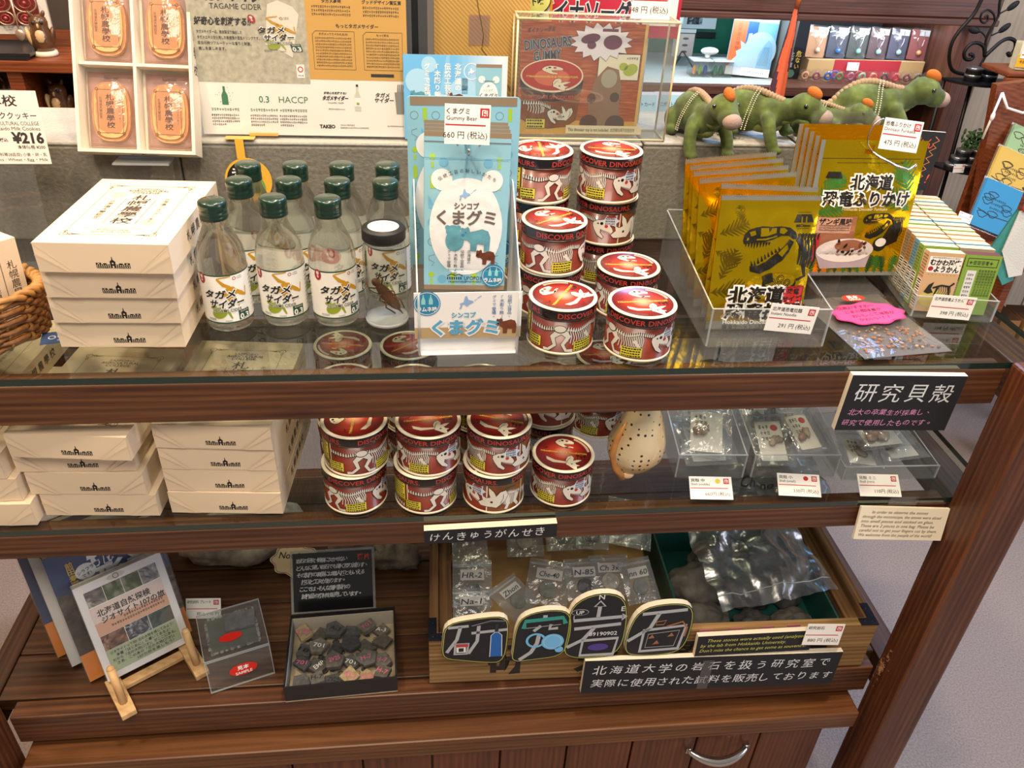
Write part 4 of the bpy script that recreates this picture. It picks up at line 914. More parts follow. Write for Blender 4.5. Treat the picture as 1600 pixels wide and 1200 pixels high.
def furikake():
    m = lambda u, v: SILV if u < .025 or u > .975 or v > .985 or v < .02 else GOLD
    b, f = pouch(FW, FH, .0145, GOLD, 4, .0014, .03, 26, 32, mfn=m, hole=FHOLE)
    pr = Print(b, f, .007, .00028)
    pr.rect(-.066, .155, .066, .1556, GOLDINK, 1); pr.scribble(-.045, .149, .09, .0016, GOLDINK, 1)
    for x, y, s, a in ((-.064, .10, .045, .9), (-.066, .085, .04, .2), (.060, .105, .05, 1.9), (.066, .09, .045, 2.6), (.064, .13, .03, 2.9), (-.06, .125, .03, .1)): leaf(pr, x, y, s, a, GREEN)
    for i in range(12): leaf(pr, -.062+i*.0112, .004, .024, 1.57+random.uniform(-.7, .7), GREEN if i % 2 else DGREEN, 2)
    pr.poly([(-.058, .131), (-.036, .131), (-.039, .139), (-.055, .139)], GOLDINK, 3)
    pr.text('北海道', .004, .1265, .0185, GOLDINK, 5, .03, w=.056, halo=WHITE, hw=.09); pr.text('恐竜ふりかけ', .002, .1055, .0190, GOLDINK, 5, .03, w=.118, halo=WHITE, hw=.09)
    pr.text('Hokkaido Dinosaur Furikake', .002, .0925, .004, M('e8d9a0', .5), 4, .01)
    pr.poly([(-.060, .020), (-.060, .080), (-.006, .083), (-.004, .048)], BROWNP, 2); pr.rect(-.058, .060, -.012, .081, M('c99a80', .5), 3); pr.text('ザンギ風味', -.034, .0755, .0085, GOLDINK, 4, .03, w=.044)
    for k in range(3): pr.scribble(-.055, .069-k*.003, .042, .0022, GOLDINK, 4)
    trex_big(pr, .004, .070, .85, 4); pr.poly([(.030, .035), (.060, .048), (.060, .075), (.045, .070)], GOLDINK, 3)
    pr.poly([(-.052, .034), (.028, .037), (.024, .012), (-.040, .010)], M('b7a6b0', .4), 4); pr.ell(-.011, .036, .040, .017, RICE, 5); pr.ell(-.008, .043, .020, .0085, BROWNP, 6)
    for i in range(16): pr.ell(-.008+random.uniform(-.028, .026), .040+random.uniform(-.010, .010), random.uniform(.002, .005), .0018, GOLDINK if i % 2 else M('7a4326', .5), 7, 9, random.uniform(0, 3))
    for i in range(40): pr.ell(-.011+random.uniform(-.034, .034), .034+random.uniform(-.009, .008), .0016, .0008, WHITE, 6, 7, random.uniform(0, 3))
    pr.ell(.036, .044, .009, .0095, GOLDINK, 5); pr.ell(.036, .0475, .0075, .006, WHITE, 6)
    pr.poly([(-.068, .022), (-.052, .020), (-.050, .056), (-.066, .058)], M('c62a28', .4), 6); pr.vtext('恐竜サイズ', -.059, .050, .006, GOLDINK, 7, .02)
    return b
fk0 = furikake().obj('seasoning_pouch')
for i in range(5):
    o = fk0 if i == 0 else fk0.copy()
    if i: COL.objects.link(o)
    o.location = FPOS[i][0]; o.rotation_euler = (FPOS[i][1], 0, 0); tag(o, 'gold furikake pouch on the wire hook, %s' % ('frontmost with the rice bowl print in view', 'second from the front', 'third from the front', 'fourth from the front', 'rearmost')[i], 'pouch', 'gold furikake pouches on the wire hook')
price_card('恐竜ふりかけ', 'Dinosaur Furikake', '475 円 (税込)', 'white 475 yen price card on the wire ring above the furikake pouches', (.478, .178, 1.094), (-.25, .10, -.02), .050, .036)

# yokan boxes in a clear tray
YT = (.5735, .104, .9006); YR = -.17
tray('acrylic_tray', 'long clear acrylic tray of upright yokan boxes at the right end of the top glass', 'tray', YT, YR, .102, .235, .030, .030, .030)
YC = [(M('c9a67c', .6), M('8a6f3a', .6)), (M('7fa23c', .6), M('6b8a2c', .6)), (M('5f9ab8', .6), M('4a85a6', .6)), (M('b08a50', .6), M('8d6b3c', .6)), (M('9a8a72', .6), M('7d6a52', .6))]
YTOP = M('d8c6a6', .7); YW, YD, YH = .0435, .0148, .078
def yokan(c, back=False):
    A, B = YC[c]; b = MB(); b.box((-YW/2, 0, 0), (YW/2, YD, YH), A)
    p = Print(b, plane_map((0, 0, YH), (1, 0, 0), (0, 1, 0))); p.rect(-YW/2+.0002, .0002, YW/2-.0002, YD-.0002, M('5a2b26', .6) if back else YTOP, 1)
    if not back: p.rect(-YW/2, YD*.55, YW/2, YD*.60, M('b8a684', .7), 2)
    s = Print(b, plane_map((-YW/2, YD, 0), (0, -1, 0), (0, 0, 1))); s.rect(.001, .004, YD-.001, .042, WHITE, 1)
    for k in range(12): s.rect(.002, .006+k*.0030, YD-.002, .0072+k*.0030+(k % 3)*.0004, INK, 2)
    for k in range(8):
        for j in range(4): s.ell(.0022+j*.0034, .046+k*.0038, .0012, .0012, M('5a4a3a', .6), 1, 6)
    pr = Print(b, plane_map((0, 0, 0))); x = YW/2
    if back:
        pr.frame(-x+.003, .063, x-.003, .074, .0008, INK); pr.scribble(-x+.005, .066, .030, .005, INK); pr.rect(-x+.006, .006, -x+.0175, .058, M('d9dadb', .5)); pr.scribble(-x+.008, .012, .008, .003, INK)
        for j in range(6): pr.vtext('賞味期限保存方法名称', x-.004-j*.0036, .058, .0033, INK, 1, 0)
        for k in range(7): pr.scribble(-x+.0075, .018+k*.0055, .008, .003, INK, 2)
    else:
        pr.rect(-x+.002, .052, x-.001, .073, PAPER); pr.scribble(-x+.005, .0705, .034, .002, INK, 2)
        pr.text('むかわ恐竜', .001, .0655, .0078, INK, 2, .045, w=.037); pr.text('ようかん', .004, .0570, .0080, INK, 2, .045, w=.030); pr.ell(-.0155, .057, .0032, .0030, MAROON, 2)
        for k in range(8): pr.ell(-.016+k*.0046, .0495, .0007, .0007, M('b5791f', .5), 1, 6)
        pr.ell(-.003, .018, .0175, .012, M('c9b96a', .6), 1); pr.ell(.010, .012, .010, .007, M('d8c860', .6), 2)
        pr.poly([(-.016, .026), (-.012, .036), (-.006, .040), (-.008, .031), (-.004, .026), (-.010, .024)], INK, 3); pr.line([(-.006, .032), (.004, .036), (.014, .035), (.019, .040)], .0024, INK, 3)
        for k in range(6): pr.line([(.001+k*.0028, .035), (.003+k*.0028, .028), (.001+k*.0026, .024)], .0008, INK, 3)
        for q in ([(.0, .033), (-.002, .024), (.001, .016)], [(.013, .034), (.016, .024), (.013, .016)]): pr.line(q, [.003, .002, .0016], INK, 3)
    return b.obj('yokan_box', bevel=.0003, seg=1)
ykp = {}
names = ('brown', 'green', 'blue', 'tan', 'taupe')
for col in range(2):
    for r in range(14):
        c = (0, 1, 2, 3, 4)[r % 5] if col == 0 else (1, 4, 2, 0, 3)[r % 5]
        bk_ = col == 1 and r == 0
        k = (c, bk_); o = ykp.get(k)
        if o is None: o = ykp[k] = yokan(c, bk_)
        else: o = o.copy(); COL.objects.link(o)
        q = Matrix.Rotation(YR, 3, 'Z') @ Vector(((col-.5)*.0455, .0165+r*.0155-(.0 if r else .005), 0))
        o.location = (YT[0]+q.x, YT[1]+q.y, YT[2]+.0045); o.rotation_euler = (-.11, 0, YR)
        ordn = ('front', 'second', 'third', 'fourth', 'fifth', 'sixth', 'seventh', 'eighth', 'ninth', 'tenth', 'eleventh', 'twelfth', 'thirteenth', 'rearmost')[r]
        tag(o, '%s small yokan box in the %s column of the clear tray%s' % (ordn, ('left', 'right')[col], ', green back outwards' if bk_ else ''), 'box', 'small yokan boxes in the clear tray')
price_card('北海道恐竜ようかん', '', '398 円 (税込)', 'white 398 yen price card on the front of the yokan tray', (.568, .1035, .9035), (-.05, .03, YR+.02), .054, .031)

# opened sample pouch with a pink cloud label
sp = thing('sample_pouch', 'flat clear sample pouch with a pink cloud label on the front glass edge', 'pouch', (.463, .095, .9006), .12)
b = MB(); W, H = .118, .150
f = lambda u, v: Vector(((u-.5)*W, (v-.5)*H, .0012+.0065*math.sin(PI*u)**.5*math.sin(PI*min(1, v*1.1))**.5+.0012*noise.noise(Vector((u*6, v*6, 1)))))
b.grid(f, 16, 20, FILM); b.grid(lambda u, v: Vector(((u-.5)*W, (v-.5)*H, .0002)), 2, 2, M('6d655c', .4, .5)); b.obj('film', sp)
b = MB(); FL = [M('a8672a', .7), M('5f3a1e', .7), M('3a3f58', .6), M('d0a060', .7)]
for i in range(150):
    u, v = random.uniform(.08, .92), random.uniform(.06, .42); p = f(u, v); s = random.uniform(.0014, .0032)
    b.blob((p.x, p.y, .0012+random.uniform(0, .4)*p.z), (s, s*.7, s*.45), FL[i % 4 if random.random() < .5 else 0], 3, Matrix.Rotation(random.random()*3, 3, 'Z'))
b.obj('seasoning_flakes', sp)['kind'] = 'stuff'
b = MB(); PINK = M('e8417f', .5, emit=0); g = lambda u, v, h: Vector((u, v, .0098+h+.0008*math.sin(u*60)))
pr = Print(b, g, .006, .0003)
pts = [(.047*math.cos(a)*(1+.05*math.cos(9*a)), .012+.026*math.sin(a)*(1+.07*math.cos(9*a))) for a in [2*PI*i/72 for i in range(72)]]
pr.poly([(p[0]*1.05, .012+(p[1]-.012)*1.07) for p in pts], M('c02860', .5), 0); pr.poly(pts, PINK, 1)
for i, s in enumerate(('店長おすすめ〜', 'こまの風味豊か', 'おいしくて海苔が', 'かわいい!!')): pr.hand(s, -.034+i*.004, .029-i*.0105, .0078, M('3a1630', .7), 2, .0, .95)
b.obj('cloud_label', sp)
b = MB(); b.prism([(.016*math.cos(2*PI*i/30)+.004, .0085*math.sin(2*PI*i/30)+.053) for i in range(30)], .0098, .0101, M('d8341c', .45)); pr = Print(b, plane_map((0, 0, .0101), (1, 0, 0), (0, 1, 0))); pr.text('見本', .004, .055, .0075, WHITE, 1, .03); pr.text('SAMPLE', .004, .0485, .0036, WHITE, 1, .02); b.obj('sample_sticker', sp)

# chalk sign leaning on the foam behind the yokan boxes
b = MB(); pr = board(b, .150, .085, .003); RCH = M('d8503a', .8); GCH = M('4fa07a', .8); OCH = M('e08a4a', .8)
pr.hand('どうぶつようかん', -.066, .068, .0155, RCH, 1); pr.hand('きれいでヒとれる', -.066, .048, .0125, GCH, 1); pr.hand('お茶のおとも松ら!!', -.068, .018, .014, RCH, 1)
pr.line([(.066+(.004 if i % 2 else -.004)-i*.0006, .078-i*.0052) for i in range(14)], .0012, OCH, 1)
tag(b.obj('chalk_sign', None, (.573, .352, .988), (-.02, .05, -.03)), 'black sign with red and green chalk writing on the foam behind the yokan boxes', 'sign')

# ================================================================ BEAR GUMMY STAND
LB = M('8fc3d4', .5); LB2 = M('6fb0d0', .5); LIME = M('a3c83c', .5); GREYB = M('6b625a', .5); BBLUE = M('5aa7cc', .5); TAUPE = M('a08a70', .45, .3); BEARB = M('5f9cab', .5, var=.2, bscale=90); BEARW = M('6e3a22', .5, var=.3, bscale=120); DOT = M('2f86b0', .4); MAPB = M('8fb0d8', .5); SOFTW = M('efeeec', .4)
def hmap(pr, u, v, s, m, L=2):
    """small print of a diamond-shaped island with a chain of islets"""
    pr.poly([(u+s*x, v+s*y) for x, y in ((-.55, -.62), (-.42, -.35), (-.5, -.12), (-.18, 0), (-.05, .55), (.1, .62), (.22, .25), (.62, .12), (.70, -.02), (.35, -.18), (.12, -.42), (-.1, -.22), (-.28, -.2), (-.3, -.42), (-.42, -.66))], m, L)
    pr.line([(u+s*.72, v+s*.12), (u+s*.98, v+s*.3)], s*.05, m, L); pr.line([(u+s*1.02, v+s*.38), (u+s*1.35, v+s*.6)], s*.07, m, L)
def bear(pr, u, v, s, m, L=2, flip=1):
    pr.poly([(u+flip*s*x, v+s*y) for x, y in ((-1, .2), (-.95, .75), (-.85, .85), (-.75, .78), (-.6, .82), (-.5, .92), (-.4, .8), (-.35, .55), (0, .62), (.45, .75), (.85, .6), (1, .2), (.98, -.3), (.95, -.75), (.6, -.75), (.6, -.3), (.15, -.25), (.1, -.75), (-.3, -.75), (-.3, -.2), (-.5, .0), (-.8, .02))], m, L)
    pr.ell(u-flip*s*.8, v+s*.35, s*.12, s*.09, INK if m is BEARW else DOT, L+1, 10); pr.ell(u-flip*s*.62, v+s*.52, s*.05, s*.05, INK if m is BEARW else DOT, L+1, 8)
def wallpaper(pr, W, H, L=1):
    x = -W/2+.006
    for j in range(int(H/.021)):
        for i in range(int(W/.0115)):
            u, v = -W/2+.008+i*.0115, .012+j*.021; k = (i*3+j*5) % 6
            if abs(u) < W*.28 and H*.2 < v < H*.85 or (abs(u) < W*.15 and v > H*.85): continue
            if k == 0: pr.ell(u, v+.005, .0032, .0032, LIME, L, 12); pr.rect(u-.0012, v-.006, u+.0012, v, LIME, L)
            elif k == 1: pr.rect(u-.0022, v-.006, u+.0022, v+.008, LIME, L)
            elif k == 2: pr.poly([(u-.004, v-.006), (u+.004, v-.006), (u-.004, v+.008)], LB2, L)
            elif k == 3: pr.ell(u, v, .0048, .0048, LB2, L, 14)
            elif k == 4: pr.ring(u, v, .0042, .0004, GREYB, L, 14)
            else: pr.line([(u+.003, v+.007), (u-.003, v+.005), (u-.003, v+.001), (u+.003, v-.002), (u, v-.006)], .0004, GREYB, L)
def bear_shape(W, H): return [(W*.42*math.copysign(abs(math.cos(a))**.8, math.cos(a))*(1+.05*math.cos(2*a)), H*.44+H*.33*math.sin(a)) for a in [2*PI*i/60 for i in range(60)]]
def gummy_print(pr, W, H, L=1):
    wallpaper(pr, W, H, L)
    k = W/.088
    for s in (-1, 1): pr.ell(s*W*.30, H*.755, W*.125, W*.125, SOFTW, L+1, 22)
    pr.poly(bear_shape(W, H), SOFTW, L+1)
    for i, ch in enumerate('伝統工芸の新しいかたち'):
        a = (i-5)*.115; pr.text(ch, .052*k*math.sin(a), H*.615+.052*k*math.cos(a)-.020*k, .0042*k, INK, L+3, 0, rot=-a)
    hmap(pr, -.003*k, H*.665, .0095*k, MAPB, L+3); pr.text('シンコプ', .0, H*.590, .0070*k, GREYB, L+3, .045, w=.026*k); pr.text('くまグミ', .0, H*.512, .0155*k, GREYB, L+3, .03, w=.062*k)
    pr.ell(-.012*k, H*.355, .010*k, .012*k, BEARB, L+3); pr.ell(-.014*k, H*.42, .0075*k, .0065*k, BEARB, L+3); pr.ell(-.020*k, H*.445, .0025*k, .0025*k, BEARB, L+3); pr.ell(-.008*k, H*.445, .0025*k, .0025*k, BEARB, L+3); bear(pr, .010*k, H*.36, .0165*k, BEARB, L+4)
    bear(pr, .022*k, H*.235, .0105*k, BEARW, L+3)
    for i, s in enumerate(('北海道の', '伝統工芸品、', '「木彫り熊」が', 'グミで登場。')): pr.vtext(s, .004*k-i*.0072*k, H*.278, .0040*k, INK, L+3, 0, 1.05)
    pr.ell(.031*k, H*.105, .0125*k, .0135*k, DOT, L+4); pr.ring(.031*k, H*.105, .0112*k, .0005*k, SOFTW, L+5); pr.text('ラムネ味', .031*k, H*.075, .0052*k, WHITE, L+6, .03, w=.019*k)
    for s in (-1, 1): pr.poly([(.031*k+s*.0035*k+x*k, H*.105+y*k) for x, y in ((-.0018, 0), (.0018, 0), (.0018, .004), (.0006, .0075), (.0006, .0095), (-.0006, .0095), (-.0006, .0075), (-.0018, .004))], M('8fd0d0', .4), L+5)
    for i in range(7): pr.rect(-.019*k+i*.0024*k, H*.075, -.0178*k+i*.0024*k, H*.093, INK, L+2)
    pr.line([(-.019*k, H*.10), (-.0145*k, H*.115), (-.010*k, H*.102), (-.006*k, H*.115), (-.002*k, H*.10)], .0008*k, INK, L+2); pr.text('UPOPOY', .0095*k, H*.085, .0046*k, INK, L+2, 0, w=.020*k); pr.scribble(-.018*k, H*.052, .036*k, .002*k, INK, L+2)
gs = thing('gummy_stand', 'white card counter stand with bear gummy prints between the jar and the tins', 'display stand', (-.0455, .037, .9006), .02)
b = MB(); m = SOFTW; b.box((-.054, 0, 0), (.054, .105, .0012), m); b.box((-.0545, .010, .0012), (.0545, .0112, .0225), m); b.obj('base', gs)
b = MB(); b.box((-.0595, -.0008, .0225), (.0575, .0004, .078), SOFTW); pr = Print(b, plane_map((0, -.0008, .0225))); TN = M('b89d72', .6)
pr.rect(-.0595, 0, .0575, .0135, TN, 1); pr.ell(-.0455, .043, .0145, .0148, DOT, 2); pr.ring(-.0455, .043, .0132, .0006, WHITE, 3); pr.text('ラムネ味', -.0455, .0365, .0058, WHITE, 4, .03, w=.021)
for s in (-1, 1): pr.poly([(-.0455+s*.004+x, .043+y) for x, y in ((-.0022, -.001), (.0022, -.001), (.0022, .004), (.0007, .008), (.0007, .0105), (-.0007, .0105), (-.0007, .008), (-.0022, .004))], M('8fd0d0', .4), 3)
hmap(pr, -.004, .044, .0125, MAPB, 2); pr.text('シンコプ', -.006, .0285, .0070, BBLUE, 3, .045, w=.026); pr.text('くまグミ', -.004, .0135, .0185, BBLUE, 4, .04, w=.072, halo=SOFTW, hw=.09); bear(pr, .041, .0135, .0115, BEARW, 3)
for i, s in enumerate(('伝統工芸品、', '「木彫り熊」が', 'グミで登場。')): pr.vtext(s, .044-i*.0085, .050, .0046, M('5d7fa8', .5), 2, .01, 1.05)
b.obj('front_panel', gs)
for s in (-1, 1):
    b = MB(); x0, x1 = sorted((s*.0560, s*.0548)); q = [(.0006, .0), (.108, .0), (.108, .165), (.100, .165), (.0006, .080)]
    b.add([(X, p[0], p[1]) for X in (x0, x1) for p in q], [(0, 1, 2, 3, 4), (9, 8, 7, 6, 5), (0, 5, 6, 1), (1, 6, 7, 2), (2, 7, 8, 3), (3, 8, 9, 4), (4, 9, 5, 0)], m)
    b.tube([(s*.0545, -.001, .001), (s*.0545, -.001, .078)], .0016, ACRYL_EDGE, 6); b.obj('side_panel', gs)
b = MB(); bw, bh_ = .1225, .200
R = Matrix(((1, 0, 0), (0, 0, 1), (0, 1, 0)))
rr = lambda w, h, r: [(sx*(w/2-r)+r*math.cos(a), cz+r*math.sin(a)) for sx, cz, a0 in ((1, r, -PI/2), (1, h-r, 0), (-1, h-r, PI/2), (-1, r, PI)) for a in [a0+PI/2*i/6 for i in range(7)]]
b.prism(rr(bw, bh_, .005), .1085, .1098, LB, LB, R); pr = Print(b, plane_map((0, .1085, 0)))
pr.rect(-bw/2+.004, bh_-.0095, bw/2-.004, bh_-.0005, TAUPE, 2); pr.rect(-bw/2+.003, .001, bw/2-.003, .006, TAUPE, 2); gummy_print(pr, bw, bh_*.98)
o = b.obj('backboard', gs, (0, 0, .055))
GPOS = [((-.050, .060+i*.0145, .9705), (-.10+.01*i, .02, .0)) for i in range(4)]
hp = []
Mi = (Matrix.Translation((-.0455, .037, .9006)) @ Matrix.Rotation(.02, 4, 'Z')).inverted()
for (p_, r_) in GPOS: hp.append(tuple(Mi @ (Vector(p_)+Euler(r_).to_matrix() @ Vector((0, 0, .168*.895)))))
b = MB(); b.tube([(hp[3][0], .107, hp[3][2])]+hp[::-1]+[(hp[0][0], hp[0][1]-.010, hp[0][2]-.002), (hp[0][0], hp[0][1]-.0145, hp[0][2]+.005)], .0013, STEEL, 8)
b.tube([(hp[0][0]+.016*math.cos(a), hp[0][1]-.0125, hp[0][2]+.022+.019*math.sin(a)) for a in [-.9+i*.27 for i in range(19)]], .0009, STEEL, 6); b.obj('wire_hook', gs)
GW, GH = .088, .168
def gummy():
    mf = lambda u, v: TAUPE if v > .955 or v < .02 else LB
    b, f = pouch(GW, GH, .0095, LB, 9, .0008, .022, 24, 32, mfn=mf, hole=(0, GH*.895)); pr = Print(b, f, .006, .00022)
    gummy_print(pr, GW, GH*.95); pr.rect(-GW/2, GH*.938, GW/2, GH*.943, M('6a5a48', .4), 2); pr.rect(-GW/2, GH*.845, GW/2, GH*.849, LB2, 4)
    return b
gm0 = gummy().obj('gummy_pouch')
for i in range(4):
    o = gm0 if i == 0 else gm0.copy()
    if i: COL.objects.link(o)
    o.location = GPOS[i][0]; o.rotation_euler = GPOS[i][1]
    tag(o, 'pale blue bear gummy pouch on the wire hook, %s' % ('frontmost', 'second from the front', 'third from the front', 'rearmost')[i], 'pouch', 'pale blue gummy pouches on the hook')
price_card('くまグミ', 'Gummy Bear', '660 円 (税込)', 'white 660 yen price card on the wire ring above the gummy pouches', (-.051, .024, 1.141), (-.15, .03, .03), .043, .036)
# poster behind it
b = MB(); W, H = .137, .108; SKY = ramp_mat('sky_print', lambda nt, bs: (lambda tc, sp: (nt.links.new(tc.outputs['Object'], sp.inputs[0]), nt.links.new(ramp(nt, sp.outputs[0], [(0, '6fb8e8'), (.06, 'd8e8f0')]), bs.inputs['Base Color'])))(nt.nodes.new('ShaderNodeTexCoord'), nt.nodes.new('ShaderNodeSeparateXYZ')))
b.box((-W/2, 0, 0), (W/2, .0012, H), SKY); pr = Print(b, plane_map((0, 0, 0)))
for x, y, r in ((-.035, .096, .010), (-.050, .075, .016), (.01, .06, .02), (-.02, .045, .015)): pr.ell(x, y, r, r, M('a8d4ee', .5), 1)
pr.poly([(-.022, .06), (-.012, .108), (-.008, .108), (-.008, .06)], M('88c4e8', .5), 1); pr.rect(.008, .06, .016, .108, M('88c4e8', .5), 1)
for i, s in enumerate(('北海道の', '伝統工芸品', '「木彫り熊」', 'グミで登場')): pr.vtext(s, .003-i*.0135, .094, .0082, WHITE, 2, .02, 1.08)
pr.ring(.021, .0885, .010, .0009, WHITE, 2); hmap(pr, .020, .0885, .007, WHITE, 2)
for k in range(3): pr.line([(.030+i*.0022, .096-k*.003+.0012*math.sin(i*2)) for i in range(7)], .0006, WHITE, 2)
pr.rect(.027, .034, .061, .097, LB, 3); pr.rect(.027, .094, .061, .098, TAUPE, 4); pr.poly([(.044+x*.33, .028+y*.33+.005) for x, y in bear_shape(.088, .168)], SOFTW, 5)
for s in (-1, 1): pr.ell(.044+s*.0095, .079, .0045, .0045, SOFTW, 5)
pr.text('くまグミ', .044, .0585, .0062, GREYB, 6, .02, w=.024); pr.scribble(.036, .076, .016, .002, INK, 6); hmap(pr, .043, .071, .004, MAPB, 6); pr.text('シンコプ', .043, .0655, .003, GREYB, 6); bear(pr, .040, .048, .006, BEARB, 6); bear(pr, -.05, .055, .010, BEARB, 2); bear(pr, -.032, .050, .010, BEARB, 3); bear(pr, .0, .052, .011, BEARW, 2)
tag(b.obj('blue_poster', None, (-.047, .368, 1.0446), (-.05, 0, .0)), 'sky-blue bear gummy poster card standing on the foam behind the gummy stand', 'poster')

# ================================================================ ACRYLIC DISPLAY CASE AND SIGNS ON THE FOAM
dc = thing('display_case', 'clear acrylic case holding the dinosaur gummy picture card on the foam', 'display case', (.138, .366, 1.0485), -.01)
W, D, H = .212, .050, .150; x = W/2; t_ = .002
for nm, lo, hi in (('front_pane', (-x, 0, 0), (x, t_, H)), ('back_pane', (-x, D-t_, 0), (x, D, H)), ('side_pane', (-x, t_, 0), (-x+t_, D-t_, H)), ('side_pane', (x-t_, t_, 0), (x, D-t_, H)), ('top_pane', (-x, 0, H), (x, D, H+t_)), ('base', (-x+t_, t_, 0), (x-t_, D-t_, t_))):
    b = MB(); b.box(lo, hi, ACRYL); b.obj(nm, dc)
b = MB()
CE = M('e6d2a2', .15, coat=1); e = .0014
for sx in (-x, x):
    for yy in (0, D): b.tube([(sx, yy, 0), (sx, yy, H)], e, CE, 6)
    for z in (0, H+t_): b.tube([(sx, 0, z), (sx, D, z)], e, CE, 6)
for yy in (0, D):
    for z in (0, H+t_): b.tube([(-x, yy, z), (x, yy, z)], e, CE, 6)
b.obj('edge', dc)
b = MB(); RW = ramp_mat('red_wood_print', lambda nt, bs: (lambda tc, mp, n: (mp.inputs['Scale'].__setattr__('default_value', (9, 1, 90)), nt.links.new(tc.outputs['Object'], mp.inputs[0]), nt.links.new(mp.outputs[0], n.inputs['Vector']), nt.links.new(ramp(nt, n.outputs['Fac'], [(.3, '8d3a1c'), (.6, 'b25a30'), (.75, 'c97848')]), bs.inputs['Base Color'])))(nt.nodes.new('ShaderNodeTexCoord'), nt.nodes.new('ShaderNodeMapping'), nt.nodes.new('ShaderNodeTexNoise')))
cw = .168; b.box((-x+.006, .012, .0022), (-x+.006+cw, .0132, .147), RW); pr = Print(b, plane_map((-x+.006, .012, .0022)))
pr.rect(0, 0, cw, .0195, M('d2a24a', .5), 1); pr.rect(cw-.004, 0, cw, .1448, M('d8b468', .5), 2)
pr.text('DINOSAURS', .036, .119, .0125, M('2c3a48', .4), 3, .02, w=.062, rot=.12, halo=M('9fb6c0', .4), hw=.04); pr.text('GUMMY', .036, .104, .0125, M('2c3a48', .4), 3, .02, w=.036, rot=.12, halo=M('9fb6c0', .4), hw=.04); pr.text('ダイナソーグミ', .026, .135, .006, M('2c3a48', .4), 3, .02, rot=.08, w=.036)
sb = [(.107+(.036+(.006 if i % 2 else -.002))*math.cos(2*PI*i/32), .122+(.019+(.005 if i % 2 else -.0015))*math.sin(2*PI*i/32)) for i in range(32)]
pr.rect(.105, .074, .162, .108, INK, 2); pr.rect(.1058, .0748, .1612, .1072, M('e9e4c8', .5), 3); pr.ell(.150, .088, .010, .0075, M('a8b83c', .4), 4, 14, .4); pr.ell(.140, .092, .006, .005, M('a8b83c', .4), 4); pr.scribble(.143, .101, .016, .003, INK, 4)
outl(pr, sb, M('e8e2e6', .5), .0006, 5, INK); pr.ell(.092, .126, .013, .006, M('6a3550', .3), 7, 14, .2); pr.ell(.094, .118, .006, .005, M('6a3550', .3), 7); pr.ell(.122, .122, .0125, .009, M('6a3550', .3), 7); pr.rect(.107, .135, .128, .1385, M('6a3550', .5), 7)
pr.ell(.044, .078, .0425, .0215, T_CREAM, 5, 40)
bx = [(.0025, .078), (.0025, .058), (.006, .020), (.020, .011), (.044, .008), (.068, .011), (.081, .020), (.0855, .058), (.0855, .078)]
pr.poly(bx, T_OCH, 3); pr.poly([(.0015, .078)]+[(.044-.0425*math.cos(a), .078-.0215*math.sin(a)) for a in [PI*i/16 for i in range(17)]]+[(.0865, .066)]+[(.044+.0425*math.cos(a), .066-.0215*math.sin(a)) for a in [PI*i/16 for i in range(17)]], T_INK, 4)
pr.ell(.044, .0785, .0405, .0195, M('b82a1e', .3), 6, 40); pr.ell(.044, .076, .024, .011, M('dc6a4a', .3), 7, 30)
q = Print(b, lambda u, v, h: Vector((-x+.006+.044+u, .012-h, .0022+.078+v*.48))); skull(q, 't', -.014, .014, .0014, 1, .05, 8, T_CREAM); skull(q, 'r', .002, -.024, .0013, 1, -.5, 8, T_CREAM); q.text('TYRANNOSAURUS & TRICERATOPS', 0, -.002, .005, T_CANARY, 9, .02, w=.070)
pr.text('DISCOVER DINOSAURS', .044, .0505, .0052, T_TXT, 6, .02, w=.062); skeleton(pr, [(.006, .042), (.03, .042), (.045, .036)], 14, (2, 10, .014, .5), [([(.046, .034), (.052, .022)], [.006, .003])], 4); skull(pr, 't', .040, .028, .0011, 1, -.35, 6); caption(pr, .012, .009, .026, .012, 3, None, .0, 6); skull(pr, 'r', .070, .022, .001, -1, .2, 6)
TOY = M('8a6a50', .8); TOYD = M('4a2f24', .8)
pr.poly([(.100, .012), (.096, .045), (.103, .075), (.118, .092), (.134, .088), (.140, .066), (.139, .040), (.144, .012)], TOY, 5); pr.ell(.122, .076, .011, .012, M('a7a08c', .6), 6); pr.ell(.099, .016, .0125, .012, TOYD, 6); pr.ell(.136, .016, .0135, .012, TOYD, 6); pr.ell(.132, .052, .0065, .0065, TOYD, 6); pr.ell(.100, .050, .006, .0065, TOYD, 6)
pr.rect(.068, .002, .175, .0135, M('e8dcb8', .5), 8); pr.text('This dinosaur toy is not included.', .100, .0078, .0046, INK, 9, .01, w=.058); pr.text('此恐龍玩具不包括在内', .148, .0078, .0052, INK, 9, 0, w=.034)
b.obj('picture_card', dc)
price_card('ダイナソーグミ', 'Dinosaurs Candy', '¥648 円 (税込)', 'white 648 yen price card standing on the clear dinosaur gummy case', (.208, .385, 1.2012), (-.05, 0, -.01), .052, .046)
